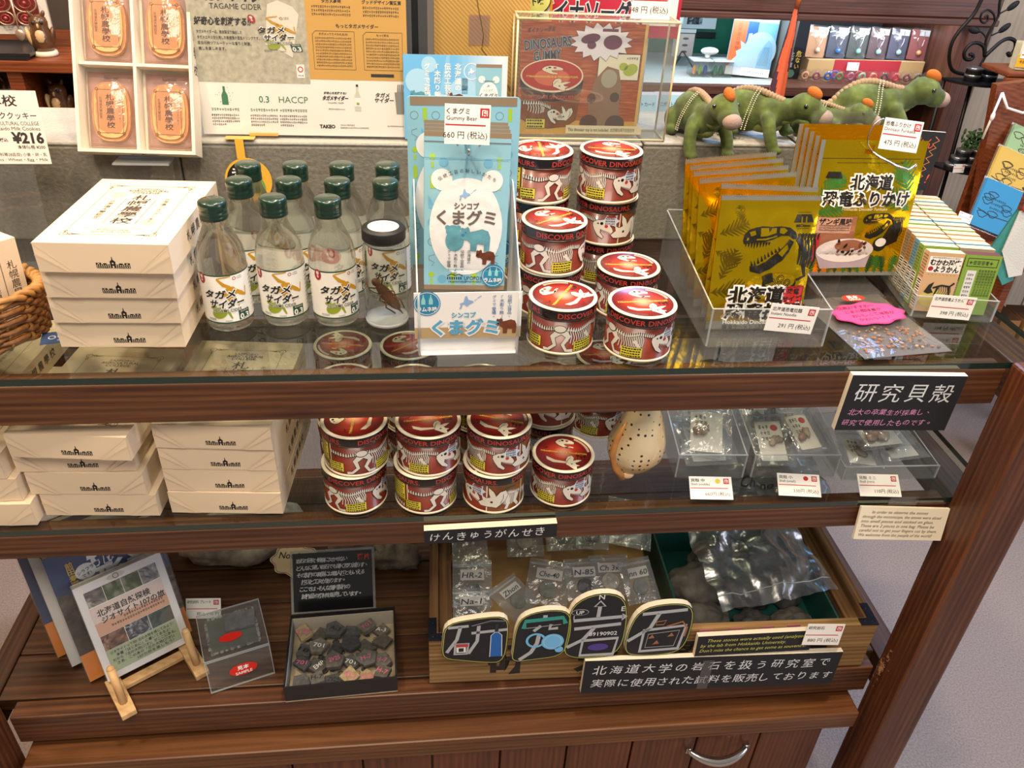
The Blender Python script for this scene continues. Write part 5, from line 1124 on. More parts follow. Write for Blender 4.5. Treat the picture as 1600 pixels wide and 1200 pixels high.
# panels behind
b = MB(); b.box((-.112, 0, 0), (.172, .004, .30), M('141416', .4)); b.box((.160, -.004, 0), (.172, 0, .30), M('3a3a3c', .5))
tag(b.obj('display_board', None, (-.255, .398, 1.0445), (-.05, 0, 0)), 'black display board standing behind the cider information sheet', 'board')
KR = ramp_mat('ribbed_kraft', lambda nt, bs: (lambda tc, wv: (wv.inputs['Scale'].__setattr__('default_value', 110), setattr(wv, 'bands_direction', 'DIAGONAL'), nt.links.new(tc.outputs['Object'], wv.inputs['Vector']), nt.links.new(ramp(nt, wv.outputs['Fac'], [(.2, 'a5803f'), (.8, 'c49c55')]), bs.inputs['Base Color'])))(nt.nodes.new('ShaderNodeTexCoord'), nt.nodes.new('ShaderNodeTexWave')))
b = MB(); w2 = .064; hh = .26
b.box((-w2, 0, 0), (w2, .030, hh), KR); b.add([(-w2, -.0005, .02), (w2, -.0005, .02), (.0, -.004, .108)], [(0, 1, 2)], KR)
b.add([(-w2, -.0008, .02), (-.0, -.0042, .108), (-.006, -.004, hh), (-w2, -.0006, hh)], [(0, 1, 2, 3)], KR); b.add([(w2, -.0006, .02), (w2, -.0006, hh), (-.006, -.0036, hh), (0, -.0042, .108)], [(0, 1, 2, 3)], KR)
pr = Print(b, plane_map((0, -.0045, 0))); pr.line([(.0, .108), (.0605, .03)], .0012, M('6a4f22', .8), 1); pr.line([(0, .108), (0.002, .125), (-.006, .16), (-.012, .2)], .0012, M('6a4f22', .8), 1); pr.rect(-.018, .112, .010, .150, clear('clear_tape', 'd8c49c', alpha=.1), 1)
tag(b.obj('kraft_wrapper', None, (-.010, .420, 1.0450), (-.02, 0, 0)), 'folded ribbed kraft paper package standing behind the blue bear poster', 'package')
b = MB(); MAG = M('b3243e', .4, var=.15, bscale=18); b.box((0, 0, 0), (.26, .002, .09), MAG); pr = Print(b, plane_map((0, 0, 0)))
pr.text('ダイナソーグミ', .133, .031, .030, M('22303e', .4), 3, .03, w=.148, halo=M('f3e6e6', .4), hw=.05); pr.rect(.205, .016, .255, .055, PAPER, 1); pr.text('8', .212, .036, .008, INK, 2, .02)
tag(b.obj('red_sign', None, (.010, .4555, 1.166), (-.03, .0, .0)), 'crimson sign with bold katakana lettering behind the clear dinosaur gummy case', 'sign')
b = MB(); b.box((.03, 0, 0), (.22, .0015, .1185), M('c9c4bc', .6)); tag(b.obj('clear_support', None, (.010, .459, 1.0465)), 'plain card support under the crimson sign, behind the clear case', 'card support')
b = MB(); b.box((0, 0, 0), (.092, .0015, .07), M('d79a2c', .5)); pr = Print(b, plane_map((0, 0, 0))); pr.rect(.007, .009, .088, .07, PAPER, 1); pr.text('パッケージ缶は、', .0085+.0, .0245, .0062, INK, 2, .01, al='l', w=.032); pr.text('小物入れ等にご使用いただけます', .0085, .0165, .0062, INK, 2, .01, al='l', w=.068)
tag(b.obj('yellow_card', None, (-.004, .4515, 1.177), (-.03, 0, 0)), 'yellow-framed notice card beside the crimson sign', 'card')
b = MB(); LIMEB = M('cdd072', .5); pts = [(.036*math.cos(2*PI*i/36), .024*math.sin(2*PI*i/36)) for i in range(36)]
R = Matrix(((1, 0, 0), (0, 0, 1), (0, 1, 0))); b.prism([(p[0]*1.04, p[1]*1.06) for p in pts]+[], 0, .0012, INK, None, R); pr = Print(b, plane_map((0, 0, 0))); pr.poly(pts, LIMEB, 1); pr.poly([(-.006, -.022), (.004, -.0235), (-.001, -.034)], LIMEB, 1); pr.line([(-.006, -.0235), (-.001, -.034), (.004, -.0245)], .001, INK, 2); pr.text('マスカット味', 0, -.006, .0105, INK, 2, .03, w=.054, rot=.18); pr.text('コーラ・', 0, .009, .0105, INK, 2, .03, rot=.18)
tag(b.obj('speech_balloon', None, (.048, .4480, 1.213), (-.03, 0, 0)), 'lime speech-balloon card fixed at the corner of the crimson sign', 'card')

# ================================================================ PLUSH DINOSAURS
PL = ramp_mat('green_plush', lambda nt, bs: (lambda tc, n, n2, bp: (n.inputs['Scale'].__setattr__('default_value', 45), n2.inputs['Scale'].__setattr__('default_value', 900), nt.links.new(tc.outputs['Object'], n.inputs['Vector']), nt.links.new(tc.outputs['Object'], n2.inputs['Vector']), nt.links.new(ramp(nt, n.outputs['Fac'], [(.3, '37421a'), (.55, '4f5e28'), (.75, '68793a')]), bs.inputs['Base Color']), bp.inputs['Strength'].__setattr__('default_value', .6), bp.inputs['Distance'].__setattr__('default_value', .001), nt.links.new(n2.outputs['Fac'], bp.inputs['Height']), nt.links.new(bp.outputs['Normal'], bs.inputs['Normal']), bs.inputs['Roughness'].__setattr__('default_value', .9), bs.inputs['Sheen Weight'].__setattr__('default_value', .12)))(nt.nodes.new('ShaderNodeTexCoord'), nt.nodes.new('ShaderNodeTexNoise'), nt.nodes.new('ShaderNodeTexNoise'), nt.nodes.new('ShaderNodeBump')))
TANP = M('9a8468', .9, bump=.5, bscale=600); MUZ = M('9c857a', .9, bump=.5, bscale=600); ORG = M('b5641f', .9, bump=.5, bscale=600); BELLY = M('7d8648', .9, bump=.5, bscale=600); EYE = M('0c0c0c', .08, coat=1); CHAIN = M('ded8c0', .3, .3)
def chainpts(b, pts, r, m, step=2.3):
    L_ = 0; P = [Vector(p) for p in pts]; acc = 0
    for i in range(len(P)-1):
        d = (P[i+1]-P[i]).length; t = acc
        while t < d:
            q = P[i].lerp(P[i+1], t/d); b.blob(q, r, m, 3); t += r*step
        acc = t-d
def plush(droop=(0, 0), head_down=0.0, turn=0.0, tail=5):
    t = thing('plush_dinosaur', 'p', 'plush toy')
    b = MB(); B = lambda c, r: b.blob(c, r, PL, 8)
    B((-.022, 0, .038), (.050, .031, .036)); B((.022, 0, .039), (.030, .026, .029)); B((-.060, 0, .028), (.026, .018, .019))
    hd = Vector((.078, turn*.02, .057-head_down)); B((.050, turn*.006, .048-head_down*.4), (.025, .018, .020)); B(hd, (.028, .0225, .0225)); B(hd+Vector((.022, turn*.005, -.010)), (.0185, .0185, .0160))
    for i in range(tail): B((-.080-i*.010, 0, .022-i*.003), (.013, .012-.0014*i, .011-.0014*i))
    for s in (-1, 1):
        dr_ = droop[(s+1)//2]
        for i in range(7):
            k = i/6; B((.027+.017*k+dr_*.35*k, s*(.024+.012*math.sin(k*2)), .036-.029*k-dr_*max(0, k-.25)*1.3), (.0125-.002*k,)*3)
        B((.047+dr_*.35, s*.035, .0072-dr_), (.0135, .0105, .0070))
        B((-.045, s*.027, .023), (.021, .013, .021)); B((-.030, s*.035, .0075), (.016, .010, .0070))
    o = b.obj('body', t); m = o.modifiers.new('r', 'REMESH'); m.mode = 'VOXEL'; m.voxel_size = .0026; m.use_smooth_shade = True
    sm = o.modifiers.new('s', 'SMOOTH'); sm.factor = .6; sm.iterations = 5
    dg = bpy.context.evaluated_depsgraph_get(); me = bpy.data.meshes.new_from_object(o.evaluated_get(dg)); o.modifiers.clear(); o.data = me
    if not me.materials: me.materials.append(PL)
    for p in me.polygons: p.use_smooth = True
    b = MB(); b.blob(hd+Vector((.0345, turn*.007, -.013)), (.0140, .0160, .0128), MUZ, 10); b.obj('muzzle', t)
    b = MB(); b.blob((.010, 0, .022), (.038, .019, .0165), BELLY, 8); b.blob((.045, turn*.006, .036-head_down*.4), (.020, .013, .013), BELLY, 8); b.obj('belly_patch', t)
    b = MB(); b.blob(hd+Vector((.010, 0, .0235)), (.014, .0085, .0095), ORG, 10, Euler((0, .45, 0)).to_matrix()); b.obj('crest', t)
    for s in (-1, 1):
        b = MB(); b.blob(hd+Vector((.006, s*.0212, .005)), .0034, EYE, 8); b.obj('eye', t)
    b = MB(); RP = [(.040, .0655-head_down*.3), (.030, .0685), (.018, .0715), (.006, .0745), (-.006, .0765), (-.018, .0770), (-.030, .0755), (-.042, .071), (-.053, .063), (-.063, .053), (-.074, .042), (-.086, .033)]
    for i in range(len(RP)*2-1):
        a = RP[i//2]; c = RP[min(len(RP)-1, (i+1)//2)]; b.blob(((a[0]+c[0])/2, 0, (a[1]+c[1])/2-.0025), (.0048, .0072, .0062), TANP, 5)
    b.obj('back_ridge', t)
    b = MB()
    for dx in (0, .006): chainpts(b, [(-.004+dx, -.010, .077)]+[(-.006+dx-.006*k, -.034*math.sin(.35+1.25*k)-.0015, .074-.062*k) for k in [i/9 for i in range(1, 10)]], .0014, CHAIN, 2.5)
    b.obj('ball_chain', t)
    return t
d = plush((.020, .020), -.014, -.2, 1); d.location = (.297, .3845, 1.0468); d.scale = (.82,)*3; d.rotation_euler = (0, 0, -1.38); d['label'] = 'green plush dinosaur facing the camera, leftmost on the foam beside the clear case'; d['group'] = 'green plush dinosaurs on the foam'
d = plush((.018, 0), -.003, .2, 0); d.location = (.384, .3930, 1.0515); d.scale = (.82,)*3; d.rotation_euler = (0, 0, -.70); d['label'] = 'second green plush dinosaur from the clear case, front feet hanging over the foam edge'; d['group'] = 'green plush dinosaurs on the foam'
d0 = plush((0, 0), -.004, 0, 0); d0.location = (.484, .394, 1.0508); d0.scale = (.62,)*3; d0.rotation_euler = (0, 0, -.45); d0['label'] = 'green plush dinosaur partly hidden behind the furikake price card'; d0['group'] = 'green plush dinosaurs on the foam'
d = plush((0, 0), -.006, 0, 1); d.location = (.580, .437, 1.0508); d.scale = (.90,)*3; d.rotation_euler = (0, 0, -.05); d['label'] = 'rightmost green plush dinosaur in profile above the furikake pouches'; d['group'] = 'green plush dinosaurs on the foam'

# ================================================================ MIDDLE SHELF, RIGHT: SHELLS
SHELL = ramp_mat('spotted_shell', lambda nt, bs: (lambda tc, vo, lt, mx, n, m2: (vo.inputs['Scale'].__setattr__('default_value', 115), vo.inputs['Randomness'].__setattr__('default_value', .35), nt.links.new(tc.outputs['Object'], vo.inputs['Vector']), setattr(lt, 'operation', 'LESS_THAN'), lt.inputs[1].__setattr__('default_value', .21), nt.links.new(vo.outputs['Distance'], lt.inputs[0]), setattr(mx, 'data_type', 'RGBA'), nt.links.new(lt.outputs[0], mx.inputs[0]), n.inputs['Scale'].__setattr__('default_value', 14), nt.links.new(tc.outputs['Object'], n.inputs['Vector']), nt.links.new(ramp(nt, n.outputs['Fac'], [(.35, 'e9d6ae'), (.7, 'd9a566')]), mx.inputs[6]), mx.inputs[7].__setattr__('default_value', lin('3a2a22')), nt.links.new(mx.outputs[2], bs.inputs['Base Color']), bs.inputs['Roughness'].__setattr__('default_value', .2), bs.inputs['Coat Weight'].__setattr__('default_value', .6)))(nt.nodes.new('ShaderNodeTexCoord'), nt.nodes.new('ShaderNodeTexVoronoi'), nt.nodes.new('ShaderNodeMath'), nt.nodes.new('ShaderNodeMix'), nt.nodes.new('ShaderNodeTexNoise'), None))
sl = thing('spotted_shell', 'large cream seashell with brown dots standing beside the round tins on the middle shelf', 'seashell', (.172, .078, .6968), 0)
b = MB(); PF = [(0, .001), (.010, .0015), (.020, .006), (.031, .016), (.0375, .030), (.0385, .040), (.036, .055), (.030, .075), (.022, .096), (.013, .115), (.005, .127), (0, .130)]
b.grid(lambda u, v: (lambda k, f: Vector(((PF[k][0]*(1-f)+PF[k+1][0]*f)*math.cos(2*PI*u)*(1+.10*math.cos(2*PI*u)), (PF[k][0]*(1-f)+PF[k+1][0]*f)*math.sin(2*PI*u)*.92, PF[k][1]*(1-f)+PF[k+1][1]*f)))(min(int(v*11), 10), v*11-min(int(v*11), 10)), 36, 33, SHELL, True, True)
b.obj('body_whorl', sl, None, (.10, .06, 0))
b = MB(); LIP = M('c98a4e', .3, coat=.5, var=.3, bscale=50)
b.tube([(-.012, -.022, .004), (-.024, -.020, .020), (-.031, -.016, .040), (-.029, -.013, .062), (-.021, -.009, .088)], [.007, .006, .0055, .004, .002], LIP, 8); b.blob((-.008, -.022, .0085), (.010, .006, .006), M('e3b98c', .4), 8); b.obj('lip', sl, None, (.10, .06, 0))
SHB = [M('9a7a68', .4, var=.3, bscale=150), M('b5a08c', .4, var=.3, bscale=150), M('8d8276', .4, var=.3, bscale=150)]
CARD = M('e8e3d8', .7)
def zipbag(W, H, T, seed, m=None):
    b = MB(); wr = lambda u, v: .0016*noise.noise(Vector((u*7+seed, v*8, seed*1.3)))+.0010*noise.noise(Vector((u*17, v*19+seed, seed)))
    f = lambda u, v, s: Vector(((u-.5)*W, (v-.5)*H, T*.5+s*T*.5*(math.sin(PI*u)*math.sin(PI*min(1, v*1.15)))**.5+wr(u, v)*(1 if s > 0 else .3)))
    b.grid(lambda u, v: f(u, v, 1), 16, 16, m or BAG); b.grid(lambda u, v: f(1-u, v, -1), 8, 8, m or BAG)
    z = lambda v: [tuple(f(i/12, v, 1)+Vector((0, 0, .0006))) for i in range(13)]
    b.tube(z(.90), .0007, ACRYL_EDGE, 4); b.tube(z(.875), .0006, ACRYL_EDGE, 4)
    return b, f
def shell_bag(loc, rot, W, H, label, seed, dot=RED, card=True, sc=0, big=False):
    t = thing('shell_bag', label, 'bag', loc, 0, 'shell bags in the clear bins', rot); b, f = zipbag(W, H, .012, seed); b.obj('zip_bag', t)
    if card:
        c = MB(); c.box((-W*.32, -H*.40, .003), (W*.32, H*.30, .0034), CARD); pr = Print(c, plane_map((0, 0, .0034), (1, 0, 0), (0, 1, 0)))
        if dot: pr.ell(W*.14, H*.18, .0052, .0048, dot, 1)
        for k in range(3): pr.scribble(-W*.25+k*.001, H*.16-k*.009, W*.26, .006, M('3b3a45', .7), 1)
        c.obj('card', t)
    c = MB(); random.seed(seed*31+5)
    for k in range(4 if big else 2):
        c.blob((random.uniform(-.2, .2)*W, -H*.12+random.uniform(-.12, .1)*H, .0072), (.0085, .0055, .0034) if not big else (.011, .008, .0036), SHB[(seed+k+sc) % 3], 6, Matrix.Rotation(random.random()*3, 3, 'Z'), .25, seed+k)
    c.obj('shell', t)
tray('acrylic_bin', 'clear acrylic bin of bagged shells nearest the spotted shell on the middle shelf', 'bin', (.277, .055, .6926), -.05, .092, .135, .038, .038, .060)
tray('acrylic_bin', 'middle clear acrylic bin, with red-dotted cards, on the middle shelf', 'bin', (.391, .050, .6926), -.05, .116, .145, .038, .038, .060)
tray('acrylic_bin', 'low clear acrylic bin nearest the table leg on the middle shelf', 'bin', (.522, .040, .6926), -.02, .132, .115, .022, .022, .030)
shell_bag((.279, .102, .7165), (.34, .05, .08), .074, .080, 'zip bag with a white shell card in the bin nearest the spotted shell', 1, None)
shell_bag((.279, .100, .7400), (.62, -.03, -.22), .066, .082, 'wrinkled zip bag lying on top in the bin nearest the spotted shell', 2, M('dfe0dc', .6), True, 1)
shell_bag((.286, .152, .7245), (.75, 0, .1), .070, .075, 'zip bag leaning at the back of the bin nearest the spotted shell', 3, M('d8c23a', .5))
shell_bag((.371, .098, .7220), (.45, -.02, -.05), .056, .086, 'bag with a tall red-dotted card on the left of the middle bin', 4)
shell_bag((.412, .098, .7350), (.40, .06, .25), .052, .076, 'bag with a slanted red-dotted card on the right of the middle bin', 5, RED, True, 1)
shell_bag((.366, .154, .7260), (.8, 0, -.05), .050, .07, 'bag with a red dot leaning at the back left of the middle bin', 6)
shell_bag((.422, .152, .7260), (.8, 0, .0), .050, .07, 'bag leaning at the back right of the middle bin', 7, None)
shell_bag((.500, .090, .7025), (.12, .02, -.2), .056, .070, 'bag with an orange-dotted card on the left of the low bin', 8, M('e0642a', .5))
shell_bag((.548, .092, .7145), (.12, -.03, .1), .064, .078, 'glossy zip bag on the right of the low bin', 9, None, True, 1)
shell_bag((.517, .098, .7320), (.16, 0, .12), .082, .078, 'bag with a red-dotted card and several grey shells on top in the low bin', 10, RED, True, 2, True)
for (x, y, r, a, bb, c, dot, lab) in ((.268, .020, -.05, '貝殻 中', 'Shell (middle)', '660円 (税込)', M('e0cc3a', .5), 'white 660 yen shell price card with a yellow dot on the middle shelf'), (.386, .020, -.10, '貝殻 小', 'Shell (small)', '330円 (税込)', RED, 'white 330 yen shell price card with a red dot on the middle shelf'), (.494, .014, -.06, '貝殻 ミニ', 'Shell (mini)', '110円 (税込)', None, 'white 110 yen shell price card without a dot on the middle shelf')):
    price_card(a, bb, c, lab, (x, y-.008, .6935), (-.95, .02, r), .056, .030, dot)
# signs on the rails
b = MB(); pr = board(b, .140, .078, .008); PCH = M('d58fc0', .9)
for i, ch in enumerate('研究貝殻'): pr.text(ch, -.047+i*.0315, .0535, .0255, CHALK, 1, .0, shear=.08)
pr.hand('北大の卒業生が採集し、', -.060, .0265, .0088, PCH, 1, 0, 1.08); pr.hand('研究で使用したものです。', -.064, .0115, .0090, PCH, 1, 0, 1.06)
tag(b.obj('chalk_sign', None, (.460, -.0095, .8135), (.0, .02, -.02)), 'black chalk sign with large white characters fixed on the top rail near the right leg', 'sign')
b = MB(); b.box((-.062, 0, 0), (.062, .004, .048), WOODEDGE); pr = Print(b, plane_map((0, 0, 0)))
for i, s in enumerate(('In order to observe the stones', 'through the microscope, the stones were sliced', 'into small pieces and sticked on glass.', 'These are 2 pieces in one bag. Please be', 'careful not to get your fingers cut by them.', 'We welcome from the people of the world!')): pr.text(s, -.057+(.012 if i == 0 else 0), .041-i*.0068, .0046, INK, 1, .0, al='l', shear=.25, w=min(.110, len(s)*.0026))
tag(b.obj('note_board', None, (.523, -.0165, .6365), (-.22, .06, -.02)), 'cream board of handwritten English notes hanging from the middle rail by the right leg', 'sign')
b = MB(); b.box((-.02, 0, 0), (.02, .0006, .034), SLEEVE); tag(b.obj('clear_tape_strip', None, (.523, -.0008, .663)), 'clear tape strip on the middle rail above the cream note board', 'tape')
b = MB(); pr = board(b, .164, .022, .010); pr.hand('けんきゅうがんせき', -.076, .0105, .0140, CHALK, 1, 0, 1.16)
tag(b.obj('chalk_sign', None, (-.017, -.0118, .6605), (0, -.025, -.0)), 'narrow black chalk sign in hiragana across the middle rail above the crate', 'sign')

# ================================================================ BOTTOM SHELF, LEFT
Z3 = .3506
PH = [ramp_mat('photo_print', (lambda sc, cols: lambda nt, bs: (lambda tc, n: (n.inputs['Scale'].__setattr__('default_value', sc), n.inputs['Detail'].__setattr__('default_value', 8), n.inputs['Distortion'].__setattr__('default_value', 2.5), nt.links.new(tc.outputs['Object'], n.inputs['Vector']), nt.links.new(ramp(nt, n.outputs['Fac'], cols), bs.inputs['Base Color']), bs.inputs['Roughness'].__setattr__('default_value', .3)))(nt.nodes.new('ShaderNodeTexCoord'), nt.nodes.new('ShaderNodeTexNoise')))(sc, cols)) for sc, cols in
      ((40, [(.35, '3a3a36'), (.5, '77736a'), (.65, 'b5b2aa')]), (30, [(.35, '2e3a26'), (.5, '58663e'), (.65, '8d8f86')]), (60, [(.35, '44484c'), (.55, '8a8d90'), (.7, 'b5b8ba')]), (35, [(.35, '4a3026'), (.5, '86604c'), (.65, 'a88a76')]), (50, [(.4, '22242a'), (.5, '50545c'), (.62, 'b0b4ba')]), (25, [(.35, '2a3a34'), (.5, '4a5a50'), (.65, '6a5a50')]), (18, [(.35, '231f1c'), (.5, '4e453f'), (.65, '7d7166')]))]
NAVY = M('1d3a6e', .3, coat=.4); ORB = M('e68a22', .35, coat=.4); WBOOK = M('e9e8e6', .35, coat=.4); PEACH = M('d8a98c', .4); SAGE = M('a9b996', .4); PAGES = M('e6dfcc', .8)
BZ = .60
def book(name, label, W, H, T, bl, lean, draw, cover, spine=None, rz=BZ, film=True):
    n = Vector((-math.sin(rz), math.cos(rz), 0)); u = Vector((math.cos(rz), math.sin(rz), 0))
    c = Vector((bl[0], bl[1], 0))+u*W/2
    t = thing(name, label, 'book', (c.x, c.y, bl[2]), rot=(-lean, 0, rz), group='books leaning at the left end of the bottom shelf')
    b = MB(); b.box((-W/2, 0, 0), (W/2, .0010, H), cover); b.box((-W/2, .001, 0), (-W/2+.0012, T, H), spine or cover); b.box((-W/2, T, 0), (W/2, T+.001, H), cover)
    pr = Print(b, plane_map((0, 0, 0))); draw(pr); b.obj('cover', t)
    b = MB(); b.box((-W/2+.0014, .0012, .0015), (W/2-.0015, T-.0002, H-.0015), PAGES); b.obj('pages', t)
    if film:
        b = MB(); g = .0014; b.grid(lambda a, v: Vector(((a-.5)*(W+.003), -g-.0006*noise.noise(Vector((a*9, v*9, W))), v*(H+.003))), 14, 14, FILM); b.grid(lambda a, v: Vector((-W/2-g, a*(T+.002), v*(H+.003))), 4, 12, FILM); b.grid(lambda a, v: Vector(((a-.5)*(W+.003), v*(T+.001), H+.0022+.0007*noise.noise(Vector((a*20, v*5, 1))))), 12, 3, FILM); b.obj('clear_wrap', t)
    return t
def cover1(pr):
    W, H = .118, .152; X = W/2-.010; Y0, Y1 = .010, H-.012
    pr.rect(-X, Y0, X, Y1, WHITE, 1); pr.rect(-X, Y0, X, .045, SAGE, 2); pr.rect(-X, .070, X, .1145, PEACH, 2)
    pr.rect(-X, .090, X, .1145, M('e3d2c8', .4), 3)
    for i in range(4): pr.rect(-X+i*2*X/4+.0004, .116, -X+(i+1)*2*X/4-.0004, Y1, PH[(0, 1, 1, 2)[i]], 3)
    for i in range(3): pr.rect(-X+i*2*X/3+.0004, .0455, -X+(i+1)*2*X/3-.0004, .0695, PH[(3, 4, 5)[i]], 3)
    pr.text('北海道自然探検', -.006, .1035, .0105, INK, 5, .02, w=.072); pr.text('ジオサイト107の旅', .004, .0915, .0100, INK, 5, .02, w=.086)
    pr.scribble(-.012, .083, .055, .0038, INK, 5); pr.scribble(-.030, .077, .074, .0038, INK, 5)
    for i, s in enumerate(('ジオサイトって何? 北の大地を感じてみよう!', '本書「はじめに」に書いてあるよ!', 'だから「北の大地(ジオ)」がここにある。', 'さあ、この本の「北の大地(ジオ)」', '107カ所を楽しもう!')): pr.text(s, -.0+(.012 if i == 4 else 0), .0400-i*.0062, .0050, INK, 5, .01, w=min(.088, len(s)*.0047))
    pr.ell(-.004, H-.0055, .012, .0045, M('cfc9bc', .5), 1); pr.ring(-.004, H-.0055, .0035, .0008, INK, 2)
book('travel_book', 'front book with photo strips on its white cover, standing on the small wooden easel', .118, .152, .014, (-.548, .034, .3700), .34, cover1, WBOOK)
def cover2(pr):
    W, H = .148, .205
    pr.rect(-W/2, 0, W/2, .045, ORB, 1); pr.rect(-W/2, .045, W/2, .145, PH[6], 1); pr.poly([(-W/2, .145), (W/2, .12), (W/2, .15), (-W/2, .17)], NAVY, 2)
    pr.text('地', -.006, .176, .034, WHITE, 3, .05, shear=.15); pr.text('形', -.002, .146, .034, WHITE, 3, .05, shear=.15); pr.text('道', .040, .152, .032, WHITE, 3, .05, shear=.15); pr.text('の', .050, .185, .02, M('e0b92e', .4), 3, .04); pr.ell(.034, .192, .018, .016, M('e0b92e', .4), 2)
    pr.vtext('前田寿嗣', -.047, .182, .0095, M('e0b92e', .4), 3, .02, 1.05); pr.ell(-.030, .165, .0135, .012, WHITE, 4); pr.poly([(-.035, .156), (-.030, .155), (-.038, .147)], WHITE, 4); pr.text('シラフラ', -.030, .167, .0055, INK, 5, .02, rot=.2); pr.text('です!', -.030, .160, .0055, INK, 5, .02, rot=.2)
    pr.ell(-.030, .023, .022, .018, WHITE, 2); pr.line([(-.040, .026), (-.03, .032), (-.022, .026)], .002, ORB, 3)
book('landform_book', 'navy book with an orange band directly behind the easel book', .148, .205, .015, (-.580, .047, Z3+.0055), .28, cover2, NAVY)
def cover3(pr):
    pr.text('札', -.04, .170, .026, INK, 1, .04); pr.text('村', -.03, .135, .024, INK, 1, .03); pr.ell(-.035, .105, .018, .017, PH[4], 1); pr.ell(-.012, .066, .022, .026, PH[3], 1); pr.ell(-.018, .040, .014, .013, PH[0], 2); pr.text('渡辺', -.048, .016, .009, INK, 1, .02); pr.scribble(-.052, .006, .03, .004, INK)
book('stone_book', 'white book behind the navy book, showing round grey stones on its cover', .148, .205, .016, (-.614, .075, Z3+.0055), .26, cover3, WBOOK)
def cover4(pr): pr.rect(-.074, 0, .074, .06, ORB, 1); pr.vtext('岩石図鑑', -.05, .18, .014, WHITE, 1, .03)
book('landform_book', 'rearmost navy book with an orange lower band at the far left', .148, .205, .016, (-.640, .093, Z3+.0055), .24, cover4, NAVY)
ez = thing('book_easel', 'small pale wooden easel holding the front book on the bottom shelf', 'easel', (-.494, .058, Z3), BZ)
for s in (-1, 1):
    b = MB(); b.prism([(-.048, 0), (.022, 0), (.022, .012), (-.040, .012), (-.048, .009)], -.010, .010, BEECH, None, Matrix(((0, 0, 1), (1, 0, 0), (0, 1, 0)))); b.obj('foot', ez, (s*.052, 0, 0), bevel=.001)
    b = MB(); b.tube([(0, -.028, .011), (0, -.0095, .063)], .0055, BEECH, 14); b.blob((0, -.0092, .064), .0054, BEECH, 8); b.obj('peg', ez, (s*.052, 0, 0))
b = MB(); b.box((-.042, -.002, .002), (.042, .012, .010), BEECH); b.obj('crossbar', ez, bevel=.001)
# sample stand
ss = thing('sample_stand', 'small slanted clear acrylic stand with a red sample sticker on the bottom shelf', 'stand', (-.365, .034, Z3), .33)
FHT = .056
b = MB(); Rt = Euler((-.14, 0, 0)).to_matrix(); b.box((-.045, 0, .0), (.045, .0018, FHT), ACRYL, Rt); b.box((-.0452, -.0002, FHT-.001), (.0452, .002, FHT), ACRYL_EDGE, Rt); b.box((-.0452, -.0002, 0), (.0452, .002, .0012), ACRYL_EDGE, Rt)
pr = Print(b, lambda u, v, h: Rt @ Vector((u, -h, v))); pr.ell(.004, .027, .0195, .0105, M('d8281c', .4), 1); pr.text('見本', .004, .0305, .0076, WHITE, 2, .03); pr.text('SAMPLE', .004, .0215, .0050, WHITE, 2, .02)
for q in ((-.045, .036), (.0438, .045)): b.box((q[0], -.0004, 0), (q[0]+.0012, .0022, FHT), ACRYL_EDGE, Rt)
b.obj('front_plate', ss)
b = MB(); Rp = Euler((.12, 0, 0)).to_matrix(); o_ = Vector((0, .0080, FHT+.0004)); tp = lambda x, y, z: tuple(Rp @ Vector((x, y, z))+o_)
def tb(lo, hi, m):
    x0, y0, z0 = lo; x1, y1, z1 = hi; b.add([tp(*p) for p in ((x0,y0,z0),(x1,y0,z0),(x1,y1,z0),(x0,y1,z0),(x0,y0,z1),(x1,y0,z1),(x1,y1,z1),(x0,y1,z1))], [(3,2,1,0),(4,5,6,7),(0,1,5,4),(1,2,6,5),(2,3,7,6),(3,0,4,7)], m)
tb((-.045, 0, 0), (.045, .082, .0018), ACRYL)
for e in ((-.045, 0, -.0002, .045, .001, .002), (-.045, .081, -.0002, .045, .082, .002), (-.045, .001, -.0002, -.044, .081, .002), (.044, .001, -.0002, .045, .081, .002)): tb(e[:3], e[3:], ACRYL_EDGE)
SPK = M('b8bcc0', .3, .6)
for e in ((-.034, .008, .0019, .034, .068, .0033),): tb(e[:3], e[3:], clear('glass_slide', 'e6ece9', alpha=.12, film='b8c0bc'))
for k in range(70):
    s = k % 4; a = random.uniform(-.034, .034); c = random.uniform(.008, .068)
    x, y = ((a, .008), (a, .068), (-.034, c), (.034, c))[s]; r = random.uniform(.0008, .0022)
    tb((x-r, y-r, .0034), (x+r, y+r, .0042), SPK)
b.obj('top_plate', ss)
b = MB(); zb = tp(0, .081, 0)[2]; b.box((-.045, .0880, 0), (.045, .0896, zb-.0012), ACRYL); b.obj('back_plate', ss)
ST1 = M('5e6163', .7, bump=.4, bscale=120, var=.2)
b = MB(); b.prism([(-.022, -.014), (.020, -.016), (.024, .010), (-.018, .016)], 0, .006, ST1)
Rz = Matrix.Rotation(.33, 3, 'Z'); q = Rz @ Vector(tp(.012, .050, .0046)); tag(b.obj('stone_plate', None, (-.365+q.x, .034+q.y, Z3+q.z), (.12, 0, .33), bevel=.0006), 'flat dark grey stone plate lying on the slanted acrylic sample stand', 'stone')
b = MB(); b.prism([(.016*math.cos(2*PI*i/24), .007*math.sin(2*PI*i/24)) for i in range(24)], 0, .0002, M('d8281c', .4)); q = Rz @ Vector(tp(-.004, .028, .0045)); tag(b.obj('sticker', None, (-.365+q.x, .034+q.y, Z3+q.z), (.12, 0, .33)), 'small red sticker under the front edge of the stone plate', 'sticker')
price_card('研究試料 プレート', '', '税込 110 円', 'white 110 yen price card behind the slanted sample stand', (-.447, .158, Z3+.001), (-.45, .02, -.03), .053, .033)
